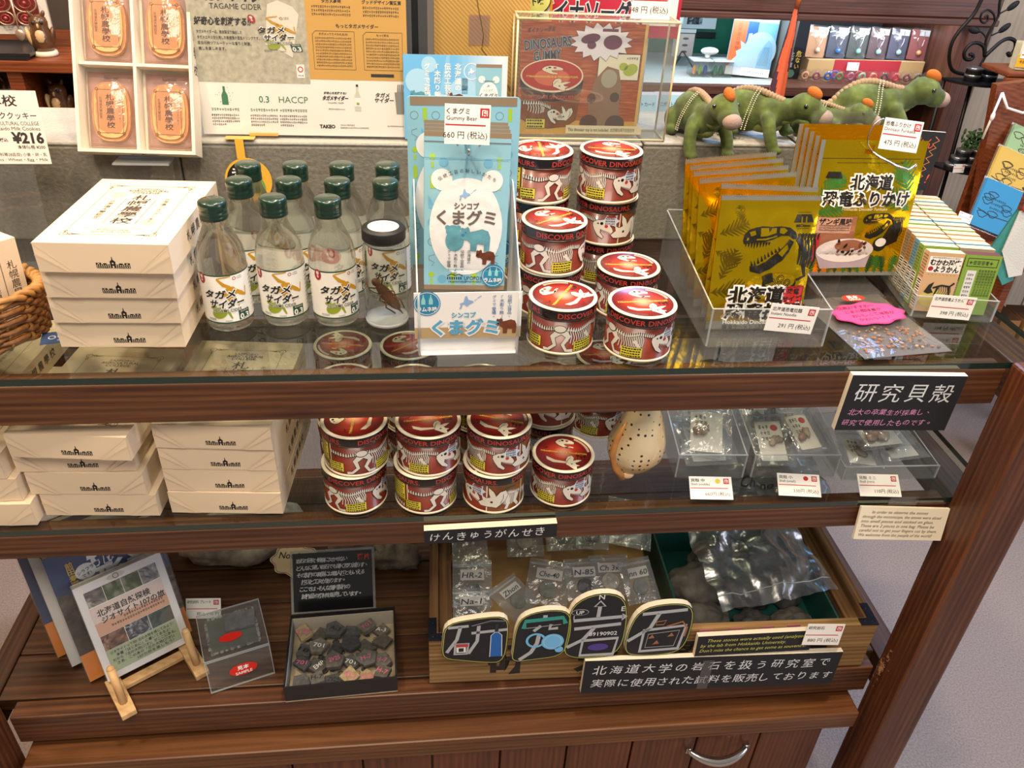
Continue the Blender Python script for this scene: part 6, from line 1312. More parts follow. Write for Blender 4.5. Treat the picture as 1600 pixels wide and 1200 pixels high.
# black tray of rock pieces
tr = thing('black_tray', 'shallow black cardboard tray filled with written-on rock pieces', 'tray', (-.2215, .0015, Z3), .045)
W, D, H = .158, .126, .032; t_ = .0025; TI = M('8b8d90', .7)
b = MB(); b.box((-W/2, 0, 0), (W/2, D, t_), M('a99a80', .85, var=.3, bscale=25)); b.obj('base', tr)
for lo, hi in (((-W/2, 0, t_), (W/2, t_, H)), ((-W/2, D-t_, t_), (W/2, D, H+.006)), ((-W/2, t_, t_), (-W/2+t_, D-t_, H+.003)), ((W/2-t_, t_, t_), (W/2, D-t_, H+.003))):
    b = MB(); b.box(lo, hi, BLACK); b.obj('wall', tr)
b = MB(); b.box((-W/2+t_, t_, t_), (-W/2+t_+.001, D-t_, H), TI); b.box((-W/2+t_+.001, D-t_-.001, t_), (W/2-t_, D-t_, H), M('b5ae9e', .8)); b.obj('lining', tr)
ROCKS = [M(c, .8, bump=.5, bscale=160, var=.3) for c in ('4f5153', '5b5b58', '6b675f', '3f4245', '9a8868', '55524c')]
RP = M('c25a86', .7); RW_ = M('d8d8d8', .7); RK = M('1a1a1c', .7)
RC = ('dark', 'grey', 'stone-grey', 'charcoal', 'tan', 'brown-grey'); random.seed(11); k = 0
for j in range(4):
    for i in range(6):
        w_, d_, h_ = random.uniform(.0135, .0168), random.uniform(.0135, .0165), random.uniform(.006, .0092); n = random.choice((4, 4, 5, 5)); a0 = random.random()*3
        pts = [(w_*math.cos(a0+2*PI*q/n+random.uniform(-.25, .25)), d_*math.sin(a0+2*PI*q/n+random.uniform(-.2, .2))) for q in range(n)]
        A = sum(pts[q][0]*pts[(q+1) % n][1]-pts[(q+1) % n][0]*pts[q][1] for q in range(n)); pts = pts if A > 0 else pts[::-1]
        b = MB(); m = ROCKS[(i*7+j*3+random.randint(0, 1)) % 6]; b.prism(pts, 0, h_, m, None); pr = Print(b, plane_map((0, 0, h_), (1, 0, 0), (0, 1, 0)), None, .00022)
        c = random.choice((RP, RP, RW_, RK, None)); wt = ''
        if c:
            pr.text(random.choice(('701', '2V25', 'EMP', '18', 'H-7', '0728', 'VL1', 'A-3')), 0, 0, .0075, c, 1, .01, w=.016, rot=random.uniform(-.6, .6)); wt = {id(RP): ' with pink writing', id(RW_): ' with white writing', id(RK): ' with black writing'}[id(c)]
        x, y = -W/2+.0212+i*.0231+random.uniform(-.0006, .0006), .0200+j*.0280+random.uniform(-.0006, .0006)
        q = Matrix.Rotation(.045, 3, 'Z') @ Vector((x, y, t_+.0045+.0100*((i+j) % 2)))
        o = b.obj('rock_piece', None, (-.2215+q.x, .0015+q.y, Z3+q.z), (random.uniform(-.1, .1), random.uniform(-.1, .1), random.uniform(-.3, .3)), bevel=.0006, seg=1)
        tag(o, 'rock piece%s, %s from left in the tray\'s %s row' % (wt, ('first', 'second', 'third', 'fourth', 'fifth', 'last')[i], ('front', 'second', 'third', 'back')[j]), 'rock', 'rock pieces in the black tray')
# filler pieces lying lower between them
b = MB()
for i in range(90):
    s = random.uniform(.003, .006); b.blob((random.uniform(-W/2+.010, W/2-.010), random.uniform(.010, D-.012), t_+.0022), (s, s*.8, .0017), ROCKS[i % 6], 4, None, .2, i)
b.obj('rock_grit', tr)['kind'] = 'stuff'
# laminated black note
b = MB(); W, H = .124, .092; b.box((-W/2-.004, 0, -.003), (W/2+.004, .0012, H+.004), clear('laminate', 'dddddd', alpha=.15)); b.box((-W/2, -.0005, 0), (W/2, 0, H), M('0e0f13', .25, coat=.5)); pr = Print(b, plane_map((0, -.0005, 0)))
for i, s in enumerate(('岩石の研究・観察に欠かせない', 'どんなに硬い岩石でも薄く擦り減らす、', 'その製作の裏側には職人技ともいえる', '  技術と工夫があります。', ' ここでは、そんな薄片製作の', '  試作品や廃材を販売しています。')): pr.hand(s, -.057, .080-i*.0112, .0080 if i else .0075, CHALK, 1, .01, .78, .04)
pr.text('薄片', .049, .0815, .0095, M('d8402c', .7), 1, .02)
tag(b.obj('laminated_note', None, (-.246, .160, Z3+.0045), (-.62, .0, .03)), 'laminated black note with white handwriting behind the black tray of rock pieces', 'sign')
def rock(name, label, c, r, m, seed, amp=.22, rz=0, cat='rock', flat=.55, grp=None):
    b = MB(); b.blob((0, 0, 0), r, m, 16, None, amp, seed, 1.1, flat)
    zmin = min(v[2] for v in b.v); return tag(b.obj(name, None, (c[0], c[1], c[2]-zmin), (0, 0, rz)), label, cat, grp)
PALE = M('b3aa9c', .8, bump=.8, bscale=70, var=.35); GREYR = M('857c72', .8, bump=.9, bscale=60, var=.4); DARKR = M('5e5952', .75, bump=.8, bscale=55, var=.4); DARK2 = M('4a4743', .6, bump=.7, bscale=50, var=.4)
rock('pale_stone', 'long pale grey stone slab lying at the back of the bottom shelf behind the books', (-.405, .315, Z3), (.115, .055, .050), PALE, 3, .12, .12)
rock('mottled_rock', 'blocky mottled rock at the back of the bottom shelf behind the laminated note', (-.226, .300, Z3), (.042, .036, .038), GREYR, 5, .2, .2)
rock('knobbly_rock', 'small knobbly brown-grey rock right of the mottled rock on the bottom shelf', (-.150, .268, Z3), (.040, .028, .022), GREYR, 9, .3, -.3)
ct = thing('cloud_card', 'cream cloud-shaped tag leaning on the pale stone slab at the back', 'tag', (-.318, .226, Z3+.003), 0, rot=(-.9, 0, -.1))
b = MB(); R = Matrix(((1, 0, 0), (0, 0, 1), (0, 1, 0))); cl = lambda k: [(k*.040*math.cos(a)*(1+.07*math.cos(8*a)), .034+k*.026*math.sin(a)*(1+.09*math.cos(8*a))) for a in [2*PI*i/64 for i in range(64)]]
b.prism(cl(1), 0, .001, M('d9c9ac', .7), None, R); pr = Print(b, plane_map((0, 0, 0))); pr.line(cl(.93)+[cl(.93)[0]], .0008, INK, 1); pr.poly([(-.004, .009), (.008, .009), (.006, -.002)], M('d9c9ac', .7), 1); pr.text('Not for', -.004, .042, .011, INK, 2, .01, shear=.2); pr.text('Sale', .012, .028, .011, INK, 2, .01, shear=.2); b.obj('card', ct)

# ================================================================ WOODEN CRATE
CX, CY, CRZ, CW, CD, CH = .2345, .0095, -.0197, .662, .27, .093
crate = thing('wooden_crate', 'old pale wooden crate of bagged stones and rocks on the bottom shelf', 'crate', (CX, CY, Z3+.0004), CRZ)
x = CW/2; b = MB(); b.box((-x, 0, 0), (x, .014, CH), CRATE); pr = Print(b, plane_map((0, 0, 0)))
STN = M('2b2420', .8)
for i, (ch, u) in enumerate((('研', -.215), ('究', -.085), ('室', .030), ('石', .235))): pr.text(ch, u, .046, .062, STN, 1, .035)
b.obj('front_panel', crate, bevel=.0015)
for s in (-1, 1):
    b = MB(); x0, x1 = sorted((s*x, s*(x-.014))); b.box((x0, .0145, 0), (x1, CD-.0145, CH), CRATE_Y); x0, x1 = sorted((s*(x-.0143), s*(x-.034))); b.box((x0, .0145, .012), (x1, CD-.0145, CH-.016), CRATE_Y); b.obj('side_panel', crate, bevel=.0015)
b = MB(); b.box((-x, CD-.014, 0), (x, CD, CH), CRATE); b.obj('back_panel', crate, bevel=.0015)
b = MB(); b.box((-x+.035, .0145, .0005), (x-.035, CD-.0145, .006), CRATE); b.obj('base', crate)
IRON = M('2c3140', .4, .7)
for s in (-1, 1):
    b = MB(); b.box((s*x-.026 if s > 0 else -x-.001, -.001, CH+.0002), (s*x+.001 if s > 0 else -x+.026, .012, CH+.0018), IRON); b.box((s*x-.011 if s > 0 else -x-.001, .0122, CH+.0002), (s*x+.001 if s > 0 else -x+.011, .040, CH+.0018), IRON)
    for q in ((s*(x-.018), .006), (s*(x-.006), .006), (s*(x-.006), .03)): b.blob((q[0], q[1], CH+.0018), (.0022, .0022, .0012), IRON, 4)
    b.obj('corner_bracket', crate)
CRo = Matrix.Rotation(CRZ, 3, 'Z')
def C(px, py, pz): q = CRo @ Vector((px, py, 0)); return (CX+q.x, CY+q.y, Z3+pz)
# cardboard liner on the left, green container on the right
KRAFT = M('a07c4e', .8, var=.15, bscale=30)
b = MB(); b.box((-.155, -.095, 0), (.155, .095, .004), KRAFT); b.box((-.155, .091, .004), (.155, .095, .05), KRAFT)
tag(b.obj('cardboard_liner', None, C(-.128, .138, .030), (.17, 0, CRZ)), 'brown cardboard sheet sloping under the bagged stone slices in the crate', 'cardboard')
gc = thing('green_container', 'dark green plastic container of rocks inside the right half of the crate', 'container', C(.165, .024, .0066), CRZ)
GP = M('1d4f48', .35, coat=.3); w2, d2, h2 = .122, .222, .072
for lo, hi, nm in (((-w2, 0, 0), (w2, d2, .003), 'base'), ((-w2, 0, .003), (w2, .003, h2), 'wall'), ((-w2, d2-.003, .003), (w2, d2, h2), 'wall'), ((-w2, .003, .003), (-w2+.003, d2-.003, h2), 'wall'), ((w2-.003, .003, .003), (w2, d2-.003, h2), 'wall')):
    b = MB(); b.box(lo, hi, GP); b.obj(nm, gc)
for i, (px, py, r, m, s, lab) in enumerate(((.098, .070, (.042, .030, .030), DARKR, 21, 'smooth dark rock at the front left inside the crate, beside the stone slices'), (.100, .135, (.048, .034, .042), DARKR, 22, 'large speckled dark rock behind the smooth one in the crate'), (.175, .064, (.030, .026, .022), DARK2, 23, 'low dark rock at the front centre of the green container'), (.238, .066, (.032, .024, .022), DARKR, 24, 'rock with a brown edge at the front right of the green container'), (.190, .128, (.036, .030, .030), DARK2, 25, 'black rock under the large plastic bag'), (.250, .128, (.028, .030, .030), DARK2, 26, 'dark rock at the right side of the green container'), (.150, .200, (.045, .030, .034), DARKR, 27, 'dark rock at the back left of the green container'), (.235, .200, (.040, .030, .032), DARK2, 28, 'dark rock at the back right of the green container'))):
    rock('dark_rock', lab, C(px, py, .0102), r, m, s, .16, random.uniform(-.3, .3), grp='dark rocks in the crate')
BLUEBAG = clear('large_bag_plastic', 'e4ebf4', alpha=.05, rough=.26, spec_boost=6.5, bump=.6, bscale=12, film='c8d4e6')
b = MB(); W, H = .205, .215
f = lambda u, v: Vector(((u-.5)*W*(1-.10*v), (v-.5)*H, .020*math.sin(PI*u)*math.sin(PI*v)+.018*noise.noise(Vector((u*4, v*4, 3)))+.008*noise.noise(Vector((u*11+v*5, v*10, 1)))))
b.grid(f, 34, 36, BLUEBAG)
for v in (.10, .80): b.tube([tuple(f(i/20, v)+Vector((0, 0, .001))) for i in range(21)], .0009, ACRYL_EDGE, 4)
bg = tag(b.obj('large_plastic_bag', None, C(.178, .150, .120), (.20, .04, .20)), 'large crumpled clear plastic bag draped over the rocks in the crate', 'bag')
b = MB(); f2 = lambda u, v: Vector(((u-.5)*.19, (v-.5)*.10, .012*noise.noise(Vector((u*5, v*4, 7)))+.006*noise.noise(Vector((u*13, v*9, 2)))))
b.grid(f2, 26, 16, BLUEBAG); pr = Print(b, lambda u, v, h: f2(u/.19+.5, v/.10+.5)+Vector((0, 0, h+.0008))); pr.text('Ch-no', -.02, .0, .016, INK, 1, .01, shear=.3, rot=-.15); pr.text('O', .05, -.005, .018, INK, 1, .01)
tag(b.obj('large_plastic_bag', None, C(.225, .225, .178), (.15, -.05, .02)), 'second large plastic bag with black writing at the back right of the crate', 'bag')
def slice_bag(px, py, pz, W, H, rot, seed, txt, label, disc=None, r=.012, dpos=(0, -.15)):
    t = thing('slice_bag', label, 'bag', C(px, py, pz), 0, 'zip bags of stone slices in the crate', rot)
    b, f = zipbag(W, H, .006, seed); b.obj('zip_bag', t)
    if disc:
        c = MB(); c.lathe([(r*.96, -.0018), (r, -.0008), (r, .0012), (r*.96, .0020)], disc, 26); c.obj('stone_disc', t, (dpos[0]*W, dpos[1]*H, .0036))
    c = MB(); c.box((-W*.30, H*.05, .0088), (W*.30, H*.28, .0089), clear('writing_patch', 'f0f0f0', alpha=.25)); pr = Print(c, plane_map((0, 0, .0089), (1, 0, 0), (0, 1, 0))); pr.text(txt, 0, H*.16, .0085, M('1d2733', .7), 1, .01, w=min(W*.56, .03), shear=.2); c.obj('writing', t)
D1, D2, D3 = M('2e3032', .5, var=.3, bscale=120), M('8f8a7a', .6, var=.2, bscale=120), M('5d5f58', .6, var=.3, bscale=120)
for a in ((-.268, .068, .062, .056, .062, (.50, 0, .02), 1, 'Na-1', 'glossy bag at the front left corner of the crate, below the flat-topped slice', D1), (-.266, .105, .076, .060, .072, (.50, .03, .0), 2, 'HR-2', 'bag marked in blue with a half-dark slice at the left of the crate', D1), (-.268, .170, .094, .056, .075, (.40, 0, .05), 3, 'Cu 785', 'bag with a plain writing patch at the back left of the crate', None),
          (-.205, .080, .070, .060, .060, (.30, .06, .75), 4, 'Zhon', 'tilted bag with a dark slice between the left bags and the middle ones', D3), (-.150, .098, .080, .066, .070, (.48, 0, -.25), 5, 'Che-40', 'bag marked in black with a mottled slice in the middle of the crate', D3), (-.095, .100, .082, .058, .066, (.50, .04, .08), 6, 'N-85', 'bag with a near-black slice right of the mottled one', D1), (-.055, .104, .086, .060, .064, (.50, -.02, .0), 7, 'Ch 3x', 'bag with a pale round slice in the middle of the crate', D2),
          (-.012, .094, .084, .054, .068, (.55, .05, .25), 8, 'nn 60', 'bag with a grey slice nearest the dark rocks', D3), (-.180, .182, .098, .058, .070, (.42, 0, .0), 9, '4080', 'bag with a white square slice in the back row of the crate', D2), (-.118, .190, .100, .058, .068, (.42, 0, .04), 10, 'Aso', 'bag with one big black slice in the back row of the crate', D1), (-.072, .185, .104, .052, .066, (.42, 0, -.05), 11, 'Ku-2', 'bag with a chipped black slice in the back row of the crate', D1), (-.010, .190, .112, .074, .085, (.35, .1, -.2), 12, 'C', 'bulky milky bag at the back of the crate behind the rocks', None)):
    slice_bag(a[0], a[1], a[2]+.016, a[3], a[4], (a[5][0], a[5][1], a[5][2]+CRZ), a[6], a[7], a[8], a[9], .0135 if a[6] in (5, 7, 10) else .0125)
# shaped character signs along the crate front
YG = M('a9ad4a', .8); GCK = M('a8abb0', .9)
def blobsign(px, z0, pts, draw, label, rz=0):
    b = MB(); R = Matrix(((1, 0, 0), (0, 0, 1), (0, 1, 0))); n = len(pts)
    P = []
    for i in range(n):   # rounded outline by corner cutting
        a, c, d = pts[i-1], pts[i], pts[(i+1) % n]
        for t in (.0, .25, .5, .75, 1):
            p0 = ((a[0]+c[0])/2, (a[1]+c[1])/2); p1 = ((c[0]+d[0])/2, (c[1]+d[1])/2); P.append(tuple((1-t)**2*p0[k]+2*t*(1-t)*c[k]+t*t*p1[k] for k in (0, 1)))
    b.prism(P, 0, .009, WOODEDGE, WOODEDGE, R, M('17181d', .75)); pr = Print(b, plane_map((0, 0, 0)))
    cx, cy = sum(p[0] for p in P)/len(P), sum(p[1] for p in P)/len(P); Q = [(cx+(p[0]-cx)*.965, cy+(p[1]-cy)*.965) for p in P]; pr.line(Q+[Q[0]], .0011, YG, 1); draw(pr)
    tag(b.obj('character_sign', None, (px, -.0062, z0), (-.05, 0, rz)), label, 'sign', 'shaped character signs on the crate')
bar = lambda pr, pts, w, m=None, L=2: pr.line(pts, w, m or GCK, L)
def d_ken(pr):
    bar(pr, [(-.038, .078), (-.010, .080)], .005); bar(pr, [(-.021, .079), (-.026, .055), (-.040, .030)], .005); bar(pr, [(-.028, .046), (-.010, .046), (-.012, .026), (-.029, .026), (-.028, .046)], .004)
    bar(pr, [(.004, .080), (.002, .050), (-.010, .026)], .005); bar(pr, [(-.006, .066), (.044, .070)], .005)
    pr.rect(-.0265, .029, -.0135, .040, M('dedede', .8), 3); pr.rect(-.027, .040, -.0105, .046, M('b03a3a', .8), 4); pr.rect(-.0235, .031, -.0165, .038, INK, 4)
    pr.poly([(.020, .018), (.037, .018), (.036, .060), (.031, .066), (.026, .066), (.021, .060)], M('1f5fae', .7), 4); pr.line([(.0285, .066), (.0285, .082)], .005, M('26282e', .8), 4); pr.line([(-.006, .080), (.020, .086), (.038, .085), (.036, .079)], .004, M('26282e', .8), 4); pr.line([(-.006, .0805), (.020, .0885), (.040, .087)], .0008, GCK, 5); pr.line([(.020, .018), (.021, .060), (.026, .066), (.031, .066), (.036, .060), (.037, .018)], .001, CHALK, 5)
blobsign(-.032, .4130, [(-.048, .018), (-.046, .050), (-.043, .086), (.0, .094), (.044, .097), (.046, .060), (.042, .004), (.018, .004), (-.02, .012)], d_ken, 'leftmost shaped black sign with a blue hammer on its character')
def d_kyu(pr):
    TEAL = M('2f8f86', .7); LBL2 = M('6fb4e0', .7)
    bar(pr, [(-.026, .070), (-.024, .084), (.028, .088), (.032, .076)], .007, TEAL, 3); bar(pr, [(.003, .087), (.003, .094)], .006)
    bar(pr, [(-.002, .074), (-.012, .064)], .005); bar(pr, [(.012, .076), (.010, .067), (.022, .068)], .005); bar(pr, [(-.004, .056), (-.006, .040), (-.014, .022), (-.030, .008)], .006); bar(pr, [(-.026, .070), (.026, .075)], .001)
    pr.ring(-.008, .046, .0125, .0035, LBL2, 4); pr.ell(.016, .042, .016, .0155, LBL2, 5, 24); pr.ell(.026, .026, .006, .006, LBL2, 5); pr.ring(.016, .042, .0125, .0008, M('a8d4f0', .7), 6)
blobsign(.060, .4125, [(-.042, .002), (-.040, .030), (-.038, .070), (-.028, .096), (.010, .105), (.040, .098), (.042, .050), (.034, .010), (-.008, .006)], d_kyu, 'second shaped black sign with a pale blue loupe on its character')
def d_gan(pr):
    bar(pr, [(-.034, .082), (.036, .086)], .006); bar(pr, [(.000, .086), (.001, .108)], .0055); bar(pr, [(-.034, .084), (-.034, .092)], .0015); pr.poly([(.001, .119), (-.008, .107), (.010, .107)], GCK, 2); pr.poly([(.001, .116), (-.005, .108), (.007, .108)], M('17181d', .75), 3); pr.poly([(.034, .078), (.042, .086), (.034, .092)], GCK, 2)
    pr.text('N', .002, .125, .009, CHALK, 3, .01); pr.text('E', .034, .101, .009, CHALK, 3, .01); pr.ell(-.026, .098, .012, .006, GCK, 3); pr.ell(-.026, .098, .0112, .0052, M('17181d', .75), 4); pr.text('UP', -.026, .098, .007, CHALK, 5, .01)
    bar(pr, [(-.032, .066), (.034, .072)], .006); bar(pr, [(-.004, .066), (-.018, .044), (-.040, .030)], .006); bar(pr, [(-.018, .042), (.032, .044), (.028, .012), (-.020, .012), (-.018, .042)], .006); pr.ell(.005, .028, .015, .007, M('4b3a8a', .7), 4); pr.text('89190902', .010, .0545, .0075, CHALK, 3, .01, w=.040)
blobsign(.137, .4105, [(-.046, .018), (-.040, .060), (-.042, .110), (-.010, .134), (.034, .128), (.044, .080), (.040, .010), (.0, .004), (-.03, .006)], d_gan, 'tallest shaped black sign with a compass arrow above its character')
def d_seki(pr):
    bar(pr, [(-.030, .088), (.034, .093)], .006); bar(pr, [(-.006, .088), (-.016, .060), (-.046, .036)], .006); bar(pr, [(-.024, .056), (.036, .062), (.030, .016), (-.026, .014), (-.024, .056)], .006); bar(pr, [(-.017, .048), (.028, .053), (.023, .022), (-.019, .021), (-.017, .048)], .0012)
    BRC = M('9a6440', .8); bar(pr, [(-.008, .072), (.006, .074), (.003, .066), (-.008, .066), (-.008, .072)], .002, BRC, 3); bar(pr, [(.008, .062), (.030, .070), (.038, .058), (.036, .040)], .003, BRC, 3)
    for q in ((-.004, .030), (.016, .044), (-.012, .042)): pr.poly([(q[0]-.005, q[1]-.003), (q[0]+.005, q[1]-.002), (q[0]+.001, q[1]+.005)], BRC, 3)
blobsign(.230, .4105, [(-.050, .012), (-.048, .060), (-.034, .100), (.010, .108), (.044, .100), (.046, .050), (.038, .008), (.0, .002), (-.03, .004)], d_seki, 'rightmost shaped black sign with brown stones drawn in its character')
b = MB(); pr = board(b, .174, .040, .008); YCH = M('c9c25a', .9)
for i, s in enumerate(('These stones were actually used (analyzed)', 'by the lab from Hokkaido University.', "Don't miss the chance to get some as souvenirs!")): pr.text(s, -.080+(.008 if i == 0 else 0), .0305-i*.0100, .0062, YCH, 1, .0, al='l', shear=.3, w=(.150, .128, .160)[i])
tag(b.obj('chalk_sign', None, (.372, -.0125, .4150), (-.06, .0, -.0)), 'small black sign with yellow English handwriting on the crate front', 'sign')
b = MB(); pr = board(b, .388, .070, .008); pr.hand('北海道大学の岩石を扱う研究室で', -.180, .0490, .0190, CHALK, 1, 0, 1.28); pr.hand('実際に使用された試料を販売しております', -.180, .0200, .0175, CHALK, 1, 0, 1.12)
pr.rect(-.018, -.0005, -.002, .062, clear('sign_tape', 'cfcfcf', alpha=.06), 2)
tag(b.obj('chalk_sign', None, (.318, -.0145, .3420), (-.03, .018, -.01)), 'long black chalk sign with two rows of white writing along the crate front', 'sign')
price_card('研究岩石', '', '880 円 (税込)', 'white 880 yen price card on the top edge of the crate front', (.471, -.0150, .4285), (-.10, .05, -.03), .056, .040)
for i, u in enumerate((.300, .345, .392, .432)):
    b = MB(); b.box((-.010, -.0003, 0), (.010, .0003, .012), M('b86a78', .6)); tag(b.obj('red_tape', None, (u, .0015, .4430), (-.0, 0, 0)), 'pink tape piece on the crate front above the small English sign, %s from the left' % ('first', 'second', 'third', 'last')[i], 'tape', 'pink tape pieces')

# ================================================================ BACKGROUND LEFT: owl shelf
ow = thing('owl_shelf', 'red-brown wooden display unit of owl figures in the far left background', 'shelf', (-1.05, 1.1, 0))
def sub(p, nm, lo, hi, m, bevel=.002):
    b = MB(); o = p.location; b.box(tuple(Vector(lo)-o), tuple(Vector(hi)-o), m); return b.obj(nm, p, bevel=bevel)
for z in (.985, .845): sub(ow, 'board', (-1.45, 1.07, z-.022), (-.62, 1.42, z), RED_WOOD)
sub(ow, 'board', (-1.45, 1.07, .40), (-.62, 1.42, .43), RED_WOOD)
sub(ow, 'divider', (-.935, 1.08, .8455), (-.905, 1.41, .9625), RED_WOOD); sub(ow, 'side_panel', (-.648, 1.08, .8455), (-.62, 1.41, .9625), RED_WOOD); sub(ow, 'side_panel', (-1.45, 1.08, .8455), (-1.42, 1.41, .9625), RED_WOOD)
sub(ow, 'back_panel', (-1.45, 1.4205, 0), (-.62, 1.44, 1.6), M('4a443c', .8)); sub(ow, 'plinth', (-1.44, 1.10, 0), (-.63, 1.41, .3995), RED_WOOD); sub(ow, 'front_panel', (-1.44, 1.12, .4305), (-.63, 1.14, .8225), RED_WOOD)
OWB = M('5b3a1e', .35, coat=.4, var=.4, bscale=40); OWC = M('c9a878', .4, coat=.3, var=.2, bscale=40); OWD = M('2b1a10', .4)
def owl(loc, s, rz, label, base=True):
    t = thing('owl_figure', label, 'figurine', loc, rz, 'carved wooden owls'); z0 = .010*s if base else 0
    b = MB(); b.lathe([(0, z0), (.018*s, z0), (.021*s, z0+.012*s), (.0215*s, z0+.028*s), (.0165*s, z0+.043*s), (.0175*s, z0+.052*s), (.015*s, z0+.061*s), (.006*s, z0+.066*s), (0, z0+.067*s)], OWB, 24)
    for q in (-1, 1): b.blob((q*.0115*s, 0, z0+.067*s), (.004*s, .004*s, .008*s), OWB, 6, Euler((0, q*.4, 0)).to_matrix())
    b.obj('body', t)
    b = MB(); b.blob((0, -.0125*s, z0+.026*s), (.012*s, .010*s, .017*s), OWC, 8); b.obj('breast', t)
    for q in (-1, 1):
        b = MB(); b.blob((q*.0205*s, -.002*s, z0+.026*s), (.006*s, .011*s, .019*s), OWC if q < 0 else OWB, 8, Euler((0, q*.2, 0)).to_matrix()); b.obj('wing', t)
        b = MB(); b.blob((q*.0066*s, -.0148*s, z0+.0535*s), (.0042*s, .0022*s, .0042*s), OWD, 8); b.obj('eye', t)
    b = MB(); b.blob((0, -.0175*s, z0+.048*s), (.0025*s, .004*s, .005*s), OWC, 6); b.obj('beak', t)
    if base: b = MB(); b.lathe([(0, 0), (.023*s, 0), (.024*s, .004*s), (.022*s, z0-.0003), (0, z0-.0003)], M('d9cdb4', .6), 20); b.obj('base', t)
    return t
owl((-.868, 1.13, .9855), 1.02, .25, 'carved wooden owl on a pale base beside the butterfly ornament, upper left background')
owl((-.872, 1.15, .8455), 1.05, -.1, 'left one of the two carved owls behind the small white card in the left background')
owl((-.812, 1.17, .8455), 1.12, .0, 'carved owl half hidden by the open cookie box in the left background')
owl((-.985, 1.19, .8455), 1.0, .4, 'dark carved owl behind the tall price sign in the left background')
b = MB(); b.box((-.022, 0, 0), (.022, .001, .018), WHITE); pr = Print(b, plane_map((0, 0, 0))); pr.rect(-.018, .008, .012, .0086, RED, 1); seal(pr, .015, .013, .006, 1); pr.scribble(-.018, .011, .022, .004, INK, 1)
tag(b.obj('price_card', None, (-.865, 1.096, .8458), (-.3, 0, .15)), 'small white price card before the two carved owls in the left background', 'price card')
bf = thing('butterfly_ornament', 'openwork metal butterfly ornament in a frame, far upper left', 'ornament', (-.935, 1.19, 1.0005), .1)
b = MB(); b.box((-.09, .012, .012), (.062, .020, .17), M('d9d5cd', .6)); b.box((-.065, .010, .030), (.045, .0118, .17), M('7a2a20', .6, var=.5, bscale=25)); b.obj('backing', bf)
b = MB(); BUT = M('c9a890', .3, .7); BUT2 = M('b04a4a', .3, .4)
for q in (-1, 1):
    for (cx, cz, rx, rz_) in ((.024, .075, .022, .018), (.019, .045, .016, .013)):
        b.tube([(q*(cx+rx*math.cos(a)), 0, cz+rz_*math.sin(a)) for a in [2*PI*i/28 for i in range(28)]], .0016, BUT, 6, True); b.tube([(q*(cx+rx*.55*math.cos(a)), -.001, cz+rz_*.55*math.sin(a)) for a in [2*PI*i/20 for i in range(20)]], .0012, BUT2, 6, True); b.blob((q*cx, -.001, cz), .004, BUT2, 6)
    b.tube([(0, 0, .09), (q*.010, 0, .108), (q*.016, 0, .106)], .0011, BUT, 6)
b.tube([(0, 0, .0), (0, 0, .092)], [.001]*1+[.0028], BUT, 8); b.blob((0, 0, .012), (.010, .004, .012), BUT, 6); b.obj('butterfly', bf)
for i in range(3):
    b = MB(); b.box((-.10, 0, 0), (.10, .14, .0058), M('1d1d22', .35)); b.box((-.0985, .002, .001), (.0985, .1385, .0048), PAGES); tag(b.obj('dark_book', None, (-.985+.006*i, 1.075+.003*i, .9856+i*.0062), (0, 0, .02*i)), 'thin dark book lying under the butterfly ornament, %s of three' % ('bottom', 'middle', 'top')[i], 'book', 'thin dark books under the ornament') if i < 2 else None
b = MB(); b.box((0, 0, 0), (.055, .02, .30), M('b58a4e', .6, var=.15, bscale=30)); b.box((.0, -.003, 0), (.055, 0, .05), RED_WOOD)
tag(b.obj('pine_plank', None, (-.812, 1.20, .9856)), 'upright pale wooden plank behind the open cookie box in the left background', 'plank')

# ================================================================ BACKGROUND RIGHT: wooden showcase
cs = thing('showcase', 'dark wooden open showcase with a green-backed left bay in the background', 'showcase', (.9, 1.7, 0))
sub(cs, 'shelf_board', (.34, 1.5, .848), (1.399, 1.94, .872), CASE_WOOD); sub(cs, 'shelf_board', (.34, 1.5, .30), (1.399, 1.94, .33), CASE_WOOD)
sub(cs, 'beam', (.33, 1.485, 1.062), (1.47, 1.96, 1.20), CASE_WOOD, .004); sub(cs, 'beam', (.33, 1.475, 1.045), (1.47, 1.52, 1.0615), CASE_WOOD, .003)
sub(cs, 'post', (1.40, 1.49, 0), (1.47, 1.96, 1.0445), CASE_WOOD_Z, .004); sub(cs, 'post', (.30, 1.49, 0), (.339, 1.96, 1.0445), CASE_WOOD_Z, .004)
sub(cs, 'divider', (.918, 1.56, .8725), (.946, 1.93, 1.0445), M('77736e', .7)); sub(cs, 'green_backing', (.34, 1.94, .8725), (.93, 1.955, 1.0445), M('1d6a52', .6, var=.3, bscale=12)); sub(cs, 'dark_backing', (.931, 1.94, .8725), (1.399, 1.955, 1.0445), M('3b4048', .7)); sub(cs, 'lower_backing', (.34, 1.94, .33), (1.399, 1.955, .8475), M('36343a', .7))
sub(cs, 'shelf_cloth', (.345, 1.515, .8725), (.915, 1.935, .8735), M('b4b8b8', .6))
b = MB(); b.box((.35, 1.53, .62), (.90, 1.55, .840), M('8f4046', .6)); b.box((.35, 1.5505, .3305), (.36, 1.56, .84), CASE_WOOD); tag(b.obj('rose_board', None), 'rose-red board in the lower left bay of the wooden showcase', 'board')
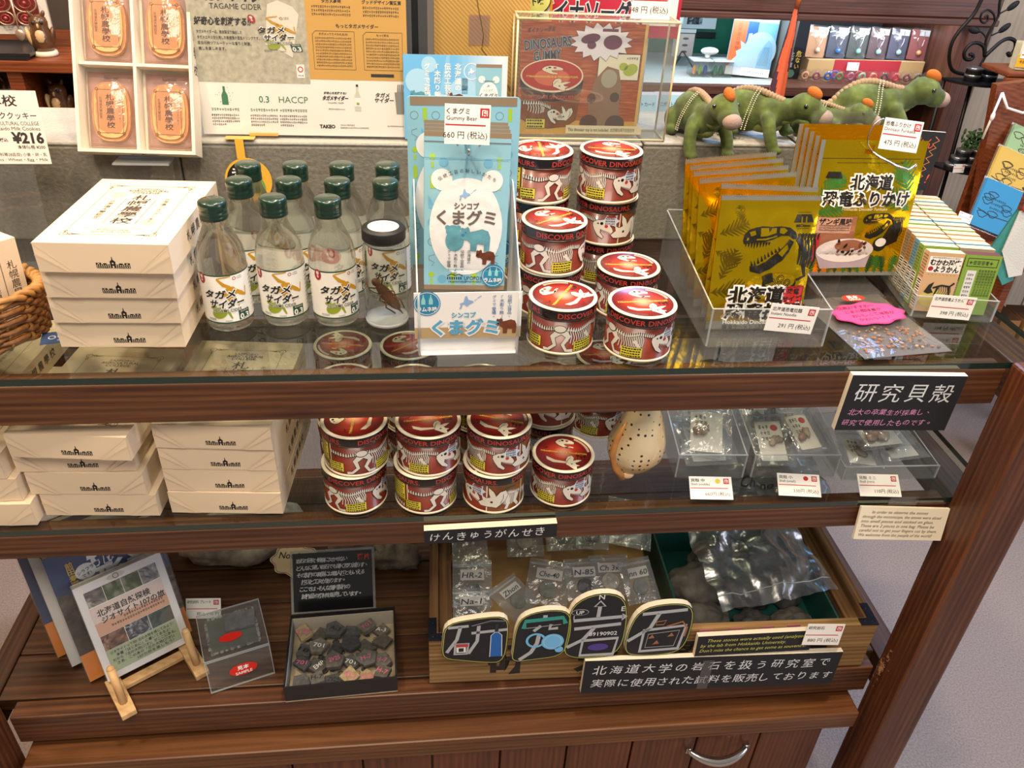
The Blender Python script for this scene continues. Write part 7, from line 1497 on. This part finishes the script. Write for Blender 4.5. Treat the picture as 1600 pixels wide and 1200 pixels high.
for i, (x0, c, w_) in enumerate(((.50, '4a5fae', .10), (.585, '8a86b0', .09))):
    b = MB(); b.box((-w_/2, 0, 0), (w_/2, .004, .12), M('cfd4e4', .4)); pr = Print(b, plane_map((0, 0, 0))); pr.rect(-w_*.45, .008, w_*.45, .06, M(c, .4), 1); pr.rect(-w_*.45, .065, w_*.45, .112, M('9fc4cc', .4), 1); pr.text('ミニポストカード', 0, .088, .012, M('3b4a7a', .4), 2, .02, w=w_*.8)
    tag(b.obj('card_pack', None, (x0, 1.440+.006*i, .742), (-.2, 0, 0)), ('blue printed card pack seen through the clear case, below the showcase shelf', 'violet printed card pack beside the blue one below the showcase shelf')[i], 'card')
b = MB(); b.box((.44, 1.40, .72), (.66, 1.473, .741), CASE_WOOD); b.box((.44, 1.40, 0), (.46, 1.473, .72), CASE_WOOD); b.box((.64, 1.40, 0), (.66, 1.473, .72), CASE_WOOD); tag(b.obj('card_ledge', None), 'small wooden ledge below the showcase carrying card packs', 'ledge')
# left bay
b = MB(); b.box((-.073, 0, 0), (.073, .001, .085), M('dfe6e6', .6)); pr = Print(b, plane_map((0, 0, 0))); pr.rect(-.022, .012, .027, .068, PH[4], 1); pr.scribble(-.065, .050, .035, .004, M('7a8a90', .6), 1); pr.scribble(-.065, .030, .035, .004, M('7a8a90', .6), 1); pr.ell(.048, .056, .012, .0018, INK, 1, 12); pr.ell(.055, .066, .004, .003, INK, 1, 8); pr.scribble(.034, .030, .03, .004, M('7a8a90', .6), 1)
tag(b.obj('notice_sheet', None, (.765, 1.925, .948), (-.02, .0, 0)), 'pale landscape notice sheet with a dark photo on the green backing', 'sheet')
b = MB(); b.box((-.073, 0, 0), (.0, .001, .011), WHITE); b.box((0, .001, -.012), (.065, .0025, .004), M('16181a', .5)); tag(b.obj('paper_strip', None, (.775, 1.918, .936)), 'white and black paper strips under the pale notice sheet', 'paper')
b = MB(); b.box((-.024, 0, 0), (.024, .001, .034), WHITE); pr = Print(b, plane_map((0, 0, 0))); pr.scribble(-.02, .018, .03, .008, M('4a5a68', .6), 1); pr.rect(-.022, .008, .014, .011, M('8a8aa0', .6), 1); pr.ell(.012, .028, .004, .004, RED, 1)
tag(b.obj('small_label', None, (.680, 1.84, .974)), 'small white label card left of the pale notice sheet', 'card')
ft = thing('fossil_card', 'grey-brown fossil picture card on a black wire stand in the green bay', 'card', (.672, 1.70, .8741))
b = MB(); b.box((-.032, 0, .034), (.030, .0015, .095), M('8a7a72', .6)); pr = Print(b, plane_map((0, 0, .034)))
for z in (.048, .030, .012): pr.ell(.004, z, .009, .0035, M('3e352e', .6), 1, 12)
b.obj('card', ft)
b = MB()
for s in (-1, 1): b.tube([(0, .004, .05), (s*.034, -.035, .0012)], .0016, BLACK, 6)
b.tube([(0, .004, .034), (0, .05, .0012)], .0016, BLACK, 6); b.tube([(0, .004, .034), (0, .004, .075)], .0016, BLACK, 6); b.obj('wire_stand', ft)
for i, (x0, lab) in enumerate(((.700, 'clear box of small painted figures in the green bay'), (.762, 'second clear box, with green figures, in the green bay'))):
    bx_ = thing('clear_box', lab, 'box', (x0, 1.585, .8741)); b = MB(); b.box((-.028, 0, 0), (.028, .05, .042), ACRYL); b.obj('box', bx_)
    b = MB(); b.box((-.029, -.001, .0425), (.029, .051, .0455), M('d5dcdc', .3)); b.obj('lid', bx_)
    b = MB()
    for k in range(3): b.blob((-.016+k*.016, .02, .016), (.006, .006, .014), M((('c98a4e', '7fa24a', '3f5f9a'), ('3f7f5a', '2f6a4a', '5a9a6a'))[i][k], .5), 6)
    b.obj('figure', bx_)
b = MB(); b.blob((0, 0, .020), (.026, .012, .010), M('e2e6e2', .5), 10); b.blob((-.004, 0, .009), (.008, .007, .010), M('e2e6e2', .5), 8, None, 0, 0, 1, .85); tag(b.obj('white_fossil', None, (.722, 1.61, .9205)), 'white fossil cast lying on top of the clear boxes in the green bay', 'fossil')
b = MB(); W, H = .128, .152; b.box((-W/2, 0, 0), (W/2, .008, H), M('c4ccd2', .4)); pr = Print(b, plane_map((0, 0, 0)))
OR2 = M('e0653a', .4); BL1 = M('2a56b8', .4); BL2 = M('7fb0dc', .4); PB = M('a9c4d6', .4)
pr.rect(-W/2, .022, -.022, .142, OR2, 1); pr.rect(-.022, .022, .008, .142, BL1, 1); pr.rect(.008, .022, W/2, .142, BL2, 1); pr.ell(.024, .070, .046, .048, PB, 2, 40); pr.poly([(-W/2+.004, .022), (-.05, .04), (-.04, .05), (-.044, .062), (-.03, .070), (-.036, .090), (-.018, .080), (-.016, .110), (-.006, .112), (-.008, .085), (.0, .05), (.01, .022)], PB, 3)
pr.poly([(.020, .022), (.022, .06), (.034, .085), (.044, .098), (.056, .088), (.062, .06), (.058, .022)], M('8ab4d0', .4), 4); pr.vtext('北海道の博物', -.044, .13, .011, M('a04a2a', .5), 3, .01); pr.rect(-.02, .0, W/2, .022, M('f0f2f2', .4), 2); pr.scribble(-.012, .008, .06, .006, M('8a94a0', .5), 3)
for k in range(8): pr.line([(.024+k*.004, .03), (.030+k*.003, .06), (.036+k*.002, .08)], .0008, M('4a7a9a', .5), 5)
tag(b.obj('picture_pack', None, (.835, 1.59, .8800), (-.16, .06, -.08)), 'orange and blue picture pack with a pale moon shape leaning in the green bay', 'pack')
# folded banner in front
bn = thing('folded_banner', 'furled orange, maroon and white cloth banner hanging before the showcase divider', 'banner', (.845, 1.40, .62))
b = MB(); cl_ = [OR2, M('5a2030', .7), M('cfc9d4', .7), OR2, M('4a2a3a', .7), M('e0653a', .7)]
def bf_(u, v):
    a = 2*PI*u; r = .004+.022*(1-v)**.8+.010*(1-v)*math.sin(a*4+v*3)*.5; return Vector((r*math.cos(a)*1.3+.012*v, r*math.sin(a)*.7, v*.47))
b.grid(bf_, 48, 24, OR2, True, True, lambda u, v: cl_[int((u*6+v*2.2+.3*math.sin(v*20))) % 6]); b.obj('cloth', bn)
b = MB(); b.tube([(.012, 0, .465), (.014, 0, .505)], .007, M('a0522d', .5), 10); b.blob((.014, 0, .508), .009, M('c9683a', .4), 8); b.tube([(0, 0, -.62), (.012, 0, .465)], .003, BLACK, 8); b.lathe([(0, -.62), (.06, -.62), (.06, -.61), (0, -.605)], BLACK, 20); b.obj('pole', bn)
# right bay
b = MB(); b.box((-.022, 0, 0), (.022, .02, .082), M('14161a', .4)); pr = Print(b, plane_map((0, 0, 0))); pr.vtext('危ない', .010, .068, .016, M('c9a84a', .5), 1, .01); pr.vtext('北海道', -.010, .066, .013, M('b8b8b8', .5), 1, .01); pr.ell(-.004, .014, .012, .011, M('4a6a5a', .5), 1)
tag(b.obj('black_booklet', None, (.972, 1.60, .8730)), 'small black booklet with gold characters at the left of the right bay', 'book')
b = MB(); b.box((-.18, 0, 0), (.18, .09, .050), M('b8986a', .7)); pr = Print(b, plane_map((0, 0, 0))); pr.rect(-.10, 0, .105, .050, M('a82a36', .7), 1); pr = Print(b, plane_map((0, 0, .05), (1, 0, 0), (0, 1, 0))); pr.rect(-.178, .01, .178, .05, M('1c1c20', .6), 1)
tag(b.obj('display_step', None, (1.208, 1.628, .8730), bevel=.002), 'tan display step with a red centre under the necklace packs', 'display step')
price_card('天然石ネックレス', '', '各種 円', 'small white price card on the red cloth of the display step', (1.165, 1.622, .895), (-.1, 0, 0), .036, .022)
NC = ('b08058', '26324a', '2a3434', '4a2a34', '3a3a58', '8a3a3a')
for i in range(6):
    t = thing('necklace_pack', '%s necklace pack from the left on the tan step, on %s card' % (('first', 'second', 'third', 'fourth', 'fifth', 'last')[i], ('tan', 'navy', 'dark green', 'maroon', 'violet', 'red')[i]), 'necklace pack', (1.050+i*.0625, 1.645, .9240), 0, 'bagged necklaces on the step', (-.2, .06, 0))
    b = MB(); b.box((-.028, 0, 0), (.028, .0015, .082), M(NC[i], .6)); b.box((-.004, -.0005, .066), (.028, 0, .082), M('cfcfd2', .5)); b.obj('card', t)
    b = MB(); b.tube([(-.004, -.003, .078), (-.008, -.003, .05), (.004, -.004, .026), (.014, -.003, .05), (.010, -.003, .078)], .0008, STEEL, 5); b.blob((.004, -.005, .020), .0075, M(('c9b8a0', '3f78c8', '8ad0c8', 'a0d8e8', '9ad0c0', 'd89a6a')[i], .1, coat=1), 8); b.obj('pendant', t)
    b = MB(); b.grid(lambda u, v: Vector(((u-.5)*.060, -.009*math.sin(PI*u)*math.sin(PI*v)-.0025+.0015*noise.noise(Vector((u*8, v*8, i))), v*.086)), 10, 12, FILM); b.obj('film', t)
RCOL = ('c98a6a', '8a3a5a', '2f4fa8', '5a7a4a', 'a05a78', '8aa88a', 'd86a4a', '3a3a30', 'c02a3a', '6a1a2a', '4a3a40', '23406a')
for i in range(12):
    t = thing('ring_jar', 'small clear jar holding %s ring in the row before the red step' % ('a peach', 'a plum', 'a royal blue', 'an olive', 'a mauve', 'a pale green', 'an orange', 'a black', 'a scarlet', 'a dark red', 'a grey', 'a navy')[i], 'jar', (1.005+i*.0345, 1.585, .8730), 0, 'clear jars of rings')
    b = MB(); b.lathe([(.013, 0), (.015, .003), (.015, .024), (.013, .028), (0, .029)], ACRYL, 14); b.obj('jar', t)
    b = MB(); b.tube([(.0085*math.cos(2*PI*k/14), -.004, .0135+.0085*math.sin(2*PI*k/14)) for k in range(14)], .0034, M(RCOL[i], .3), 6, True); b.obj('ring', t)
for i, (x0, c) in enumerate(((1.105, '4a5ab8'), (1.180, 'c04a58'))):
    b = MB(); b.tube([(.0095*math.cos(2*PI*k/14), 0, .0125+.0095*math.sin(2*PI*k/14)) for k in range(14)], .003, M(c, .3), 6, True); tag(b.obj('loose_ring', None, (x0+.0, 1.605, .8736)), ('blue ring standing behind the ring jars', 'pink ring standing behind the ring jars, before the red cloth')[i], 'ring')

# ================================================================ BACKGROUND FAR RIGHT: iron stand, slats, packets
for i in range(6):
    b = MB(); x0 = 1.495+i*.165; b.box((x0, 1.76, 0), (x0+.158, 1.785, 1.55), wood('cream_board', '9f9180', 'ab9d8a', 'b5a793', 2, rough=.8, wear=-2, scale=.5) if i == 0 else _cb); _cb = b.mats[0]
    tag(b.obj('cream_board', None, bevel=.003), 'tall cream wall board in the right background, %s from the showcase' % ('first', 'second', 'third', 'fourth', 'fifth', 'sixth')[i], 'board', 'tall cream boards')
IR = M('1b1a1a', .45, .5)
st = thing('iron_stand', 'black wrought-iron tiered stand with scrolls and leaves at the right', 'stand', (1.33, 1.30, 0))
def it(pts, r): 
    # smooth the polyline
    P = [Vector((x-1.33, 0, z)) for x, z in pts]; Q = []
    for i in range(len(P)-1):
        p0, p1, p2, p3 = P[max(i-1, 0)], P[i], P[i+1], P[min(i+2, len(P)-1)]
        for k in range(5):
            t = k/5; Q.append(.5*((2*p1)+(p2-p0)*t+(2*p0-5*p1+4*p2-p3)*t*t+(3*p1-p0-3*p2+p3)*t**3))
    Q.append(P[-1]); b = MB(); b.tube(Q, r, IR, 8); return b
it([(1.285, 1.16), (1.278, 1.131), (1.27, 1.098), (1.246, 1.059), (1.237, 1.03), (1.241, 1.0), (1.254, .974), (1.272, .962), (1.304, .956)], .0045).obj('frame_rod', st)
it([(1.336, 1.002), (1.325, 1.024), (1.304, 1.033), (1.287, 1.028), (1.278, 1.011), (1.285, .996), (1.299, .992), (1.306, .998), (1.301, 1.005), (1.294, 1.004)], .0045).obj('scroll', st)
it([(1.338, 1.002), (1.356, 1.025), (1.37, 1.039), (1.387, 1.045), (1.406, 1.038), (1.412, 1.02), (1.404, 1.005), (1.396, 1.012)], .0048).obj('scroll', st)
it([(1.332, 1.083), (1.323, 1.099), (1.304, 1.109), (1.291, 1.102), (1.292, 1.087), (1.304, 1.079), (1.312, 1.086), (1.307, 1.096), (1.301, 1.092)], .0026).obj('scroll', st)
it([(1.328, .956), (1.332, .977), (1.338, 1.002), (1.325, 1.041), (1.333, 1.083), (1.336, 1.1), (1.327, 1.132), (1.33, 1.18)], .0032).obj('stem', st)
for (a, c, l) in (((1.325, 1.044), (1.308, 1.057), (1.285, 1.062)), ((1.336, 1.051), (1.351, 1.059), (1.364, 1.069)), ((1.337, 1.101), (1.357, 1.113), (1.366, 1.12)), ((1.327, 1.135), (1.318, 1.140), (1.308, 1.146))):
    b = it([a, c, l], .002); d = Vector((l[0]-c[0], 0, l[1]-c[1])).normalized(); ang = math.atan2(d.z, d.x)
    q = Matrix.Rotation(-ang, 3, 'Y'); b.blob((l[0]-1.33, 0, l[1]), (.017, .0022, .0085), IR, 8, q); b.obj('leaf', st)
for (cx, z, r) in ((1.315, .953, .088), (1.372, .735, .105)):
    b = MB(); n = 30; b.prism([(cx-1.33+r*math.cos(PI+PI*i/n), -.02+r*.95*math.sin(PI+PI*i/n)) for i in range(n+1)], z-.006, z, IR); b.obj('tier', st)
for (x0, x1, y0) in ((1.232, 1.30, .0), (1.398, 1.47, .0)):
    b = MB(); b.tube([(x0-1.33, -.024, .95), (x0-1.33+.01, -.024, .74), (x0-1.33+.03, -.024, 0)], .005, IR, 8); b.obj('leg', st)
b = MB(); b.tube([(-.02, -.020, .95), (.0, -.02, .70), (.04, -.02, 0)], .005, IR, 8); b.obj('leg', st)
SILT = M('8a8c8c', .3, .8); SILD = M('3a3c3e', .4, .3)
def tape(x, y, z, lab, r=.019, h=.0155, g='round silver tins on the iron stand'):
    b = MB(); b.lathe([(r, 0), (r, h*.62), (r*1.03, h*.64), (r*1.03, h), (r*.98, h*1.02), (0, h)], SILT, 20, mats=[SILD, SILT, SILT, SILT, SILT]); tag(b.obj('silver_tin', None, (x, y, z)), lab, 'tin', g)
for i, (x, k) in enumerate(((1.284, 0), (1.284, 1), (1.328, 0), (1.328, 1))): tape(x, 1.245, .9536+k*.0164, 'small silver tin on the upper iron tier, %s %s' % (('lower', 'upper')[k], ('left', 'right')[i//2]))
for r_ in range(3):
    for i in range(4-r_):
        tape(1.296+i*.041+r_*.014, 1.222+.006*r_, .7356+r_*.0164, 'small silver tin on the lower iron tier, %s row, %s from the left' % (('bottom', 'middle', 'top')[r_], ('first', 'second', 'third', 'fourth')[i]))
price_card('缶', '', '円', 'tiny white price card before the silver tins on the lower iron tier', (1.296, 1.190, .7356), (-.2, 0, 0), .03, .022)
owl((1.437, 1.225, .7356), .95, -.2, 'carved owl with a pale belly on the lower iron tier at the right')
pl = thing('potted_plant', 'small green leafy plant behind the silver tins on the iron stand', 'plant', (1.360, 1.262, .7356)); b = MB(); b.lathe([(.012, 0), (.016, .03), (0, .03)], M('6a5a4a', .7), 14); b.obj('pot', pl); b = MB(); LG = M('3f6a3a', .6)
random.seed(4)
for i in range(60):
    d = Vector((random.gauss(0, 1), random.gauss(0, .5), random.gauss(0, 1))).normalized(); b.blob(Vector((0, 0, .065))+d*random.uniform(.012, .032), (.009, .003, .005), LG, 3, Euler((random.random()*3, random.random()*3, random.random()*3)).to_matrix())
b.obj('foliage', pl)
# bundle of cream cards, upper right
b = MB()
cc = thing('card_bundle', 'fanned bundle of cream cards with yellow price labels at the upper right', 'cards', (1.335, 1.125, 1.0045), -.25)
for i in range(7):
    b = MB(); b.box((-.030, i*.006, 0), (.030, i*.006+.0012, .062), M('d6cfae', .6)); pr = Print(b, plane_map((0, i*.006, 0))); pr.poly([(-.02, .05), (-.01, .058), (0, .05), (.01, .058), (.02, .05), (.02, .046), (-.02, .046)], M('4a4a3e', .6), 1); b.obj('card', cc, rot=(-.12, 0, 0))
b = MB(); b.box((-.034, -.004, .006), (.014, -.003, .034), M('e3b52a', .5)); b.box((-.030, -.0055, .026), (.008, -.0045, .042), WHITE); b.box((-.010, -.0055, .004), (.020, -.0045, .014), WHITE); pr = Print(b, plane_map((0, -.0058, 0))); pr.rect(-.028, .033, .004, .035, RED, 1); pr.scribble(-.028, .016, .03, .006, M('7a2a1a', .6), 2); b.obj('price_label', cc)
b = MB(); b.box((-.06, -.02, 0), (.09, .09, .012), RED_WOOD); b.box((-.06, -.02, -1.003), (.09, -.005, 0), RED_WOOD); tag(b.obj('wooden_ledge', None, (1.335, 1.125, .991), bevel=.003), 'red-brown wooden ledge carrying the fanned cream cards', 'ledge')
# leaning panel unit with packets
b = MB(); b.add([(1.168, .985, 1.0), (1.6, 1.10, 1.02), (1.68, 1.10, .55), (1.255, .985, .55)], [(0, 1, 2, 3)], RED_WOOD); b.add([(1.168, 1.005, 1.0), (1.6, 1.12, 1.02), (1.68, 1.12, .55), (1.255, 1.005, .55)], [(3, 2, 1, 0)], RED_WOOD)
for i in range(4): k = (i+1) % 4; b.add([b.v[i], b.v[k], b.v[4+k], b.v[4+i]], [(3, 2, 1, 0)], RED_WOOD)
rk = thing('packet_rack', 'red-brown wooden rack holding printed cloth packets at the right edge', 'rack', (1.4, 1.0, 0)); o = b.obj('back_panel', rk, (-1.4, -1.0, 0))
sub(rk, 'board', (1.20, .76, .655), (1.75, 1.03, .675), RED_WOOD); sub(rk, 'board', (1.22, .74, .40), (1.75, 1.03, .425), RED_WOOD); sub(rk, 'leg', (1.51, .88, 0), (1.55, .92, .3995), RED_WOOD); sub(rk, 'leg', (1.70, .98, 0), (1.74, 1.02, .3995), RED_WOOD); sub(rk, 'side_panel', (1.225, .80, .4255), (1.245, 1.06, .6545), RED_WOOD)
b = MB(); b.tube([(1.183-1.4, -.02, .985), (1.20-1.4, -.03, .955), (1.24-1.4, -.03, .945), (1.30-1.4, -.02, .95)], .003, PAPER, 8); b.tube([(1.183-1.4, -.02, .985), (1.176-1.4, -.024, .93), (1.172-1.4, -.024, .885)], .0026, PAPER, 8); b.blob((1.176-1.4, -.026, .935), (.005, .004, .010), WHITE, 6); b.obj('cord', rk)
def packet(loc, rot, col, lab, W=.098, H=.108):
    t = thing('cloth_packet', lab, 'packet', loc, 0, 'printed cloth packets', rot); b = MB(); b.box((-W/2, 0, 0), (W/2, .008, H), M(col, .7)); pr = Print(b, plane_map((0, 0, 0))); DK = M('1f3a4a', .7) if col == '2f87b8' else M('4a4028', .7)
    random.seed(len(lab))
    for k in range(7):
        u, v = random.uniform(-.035, .035), random.uniform(.015, H-.02); pr.line([(u+.012*math.cos(a)*(1+.3*math.sin(3*a)), v+.007*math.sin(a)) for a in [2*PI*i/16 for i in range(17)]], .0020, DK, 1)
    for k in range(3): pr.scribble(-.018, H*.62-k*.010, .036, .005, DK, 2)
    pr.line([(-.045, H*.36), (-.01, H*.30), (.045, H*.33)], .002, DK, 1); b.obj('cloth', t)
    b = MB(); b.box((-W/2-.004, .0082, -.004), (W/2+.004, .0086, H+.004), FILM); b.obj('film', t); return t
packet((1.188, .872, .706), (-.42, .32, -.1), '2f87b8', 'blue printed cloth packet leaning on the rack at the right edge')
packet((1.226, .918, .765), (-.40, .32, -.1), 'c9a84e', 'mustard printed cloth packet with faces, behind the blue one')
packet((1.262, .947, .806), (-.40, .32, -.1), '8fb083', 'pale green printed cloth packet behind the mustard one')
price_card('手拭い', '', '円', 'tiny white price card at the lower left corner of the blue cloth packet', (1.112, .860, .732), (-.4, .3, -.1), .034, .020)
tw = thing('hand_towel', 'teal and white folded hand towel hanging below the blue cloth packet', 'towel', (1.125, .735, .645))
b = MB(); TEA = M('3f8f88', .8, var=.15, bscale=40); b.add([(.0, -.004, .165), (.012, -.004, .160), (.055, -.006, .006), (.030, -.010, -.004), (-.028, -.002, .068)], [(4, 3, 2, 1, 0)][::-1], TEA); b.add([(-.028, .002, .068), (.0, 0, .165), (.012, 0, .160), (.055, -.002, .006), (.03, -.006, -.004)], [(0, 1, 2, 3, 4)], TEA); b.obj('teal_side', tw)
b = MB(); b.add([(.004, -.007, .162), (.040, -.009, .175), (.066, -.010, .02), (.036, -.012, .015), (-.002, -.010, .075)], [(0, 4, 3, 2, 1)], M('dcdcd4', .9, bump=.4, bscale=300)); b.add([(.004, -.005, .162), (.040, -.007, .175), (.066, -.008, .02), (.036, -.010, .015), (-.002, -.008, .075)], [(0, 1, 2, 3, 4)], M('dcdcd4', .9, bump=.4, bscale=300)); b.obj('white_side', tw)
b = MB(); b.blob((.012, -.012, .172), (.009, .003, .010), M('c8352f', .5), 8); b.tube([(.014, .0, .165), (.02, .01, .19), (.02, .03, .20)], .002, STEEL, 6); b.obj('red_clip', tw)
KB = M('8a6238', .8)
for i, (x0, y0) in enumerate(((1.280, .80), (1.336, .79), (1.393, .80))):
    b = MB(); b.box((-.024, 0, 0), (.024, .09, .085), KB); b.box((-.0225, .0015, .0852), (.0225, .0885, .0856), M('4a3420', .8)); tag(b.obj('kraft_box', None, (x0, y0, .4256), (0, 0, -.1), bevel=.001), 'kraft card box on the lower rack shelf under the blue packet, %s from the left' % ('first', 'second', 'third')[i], 'box', 'kraft boxes on the rack')
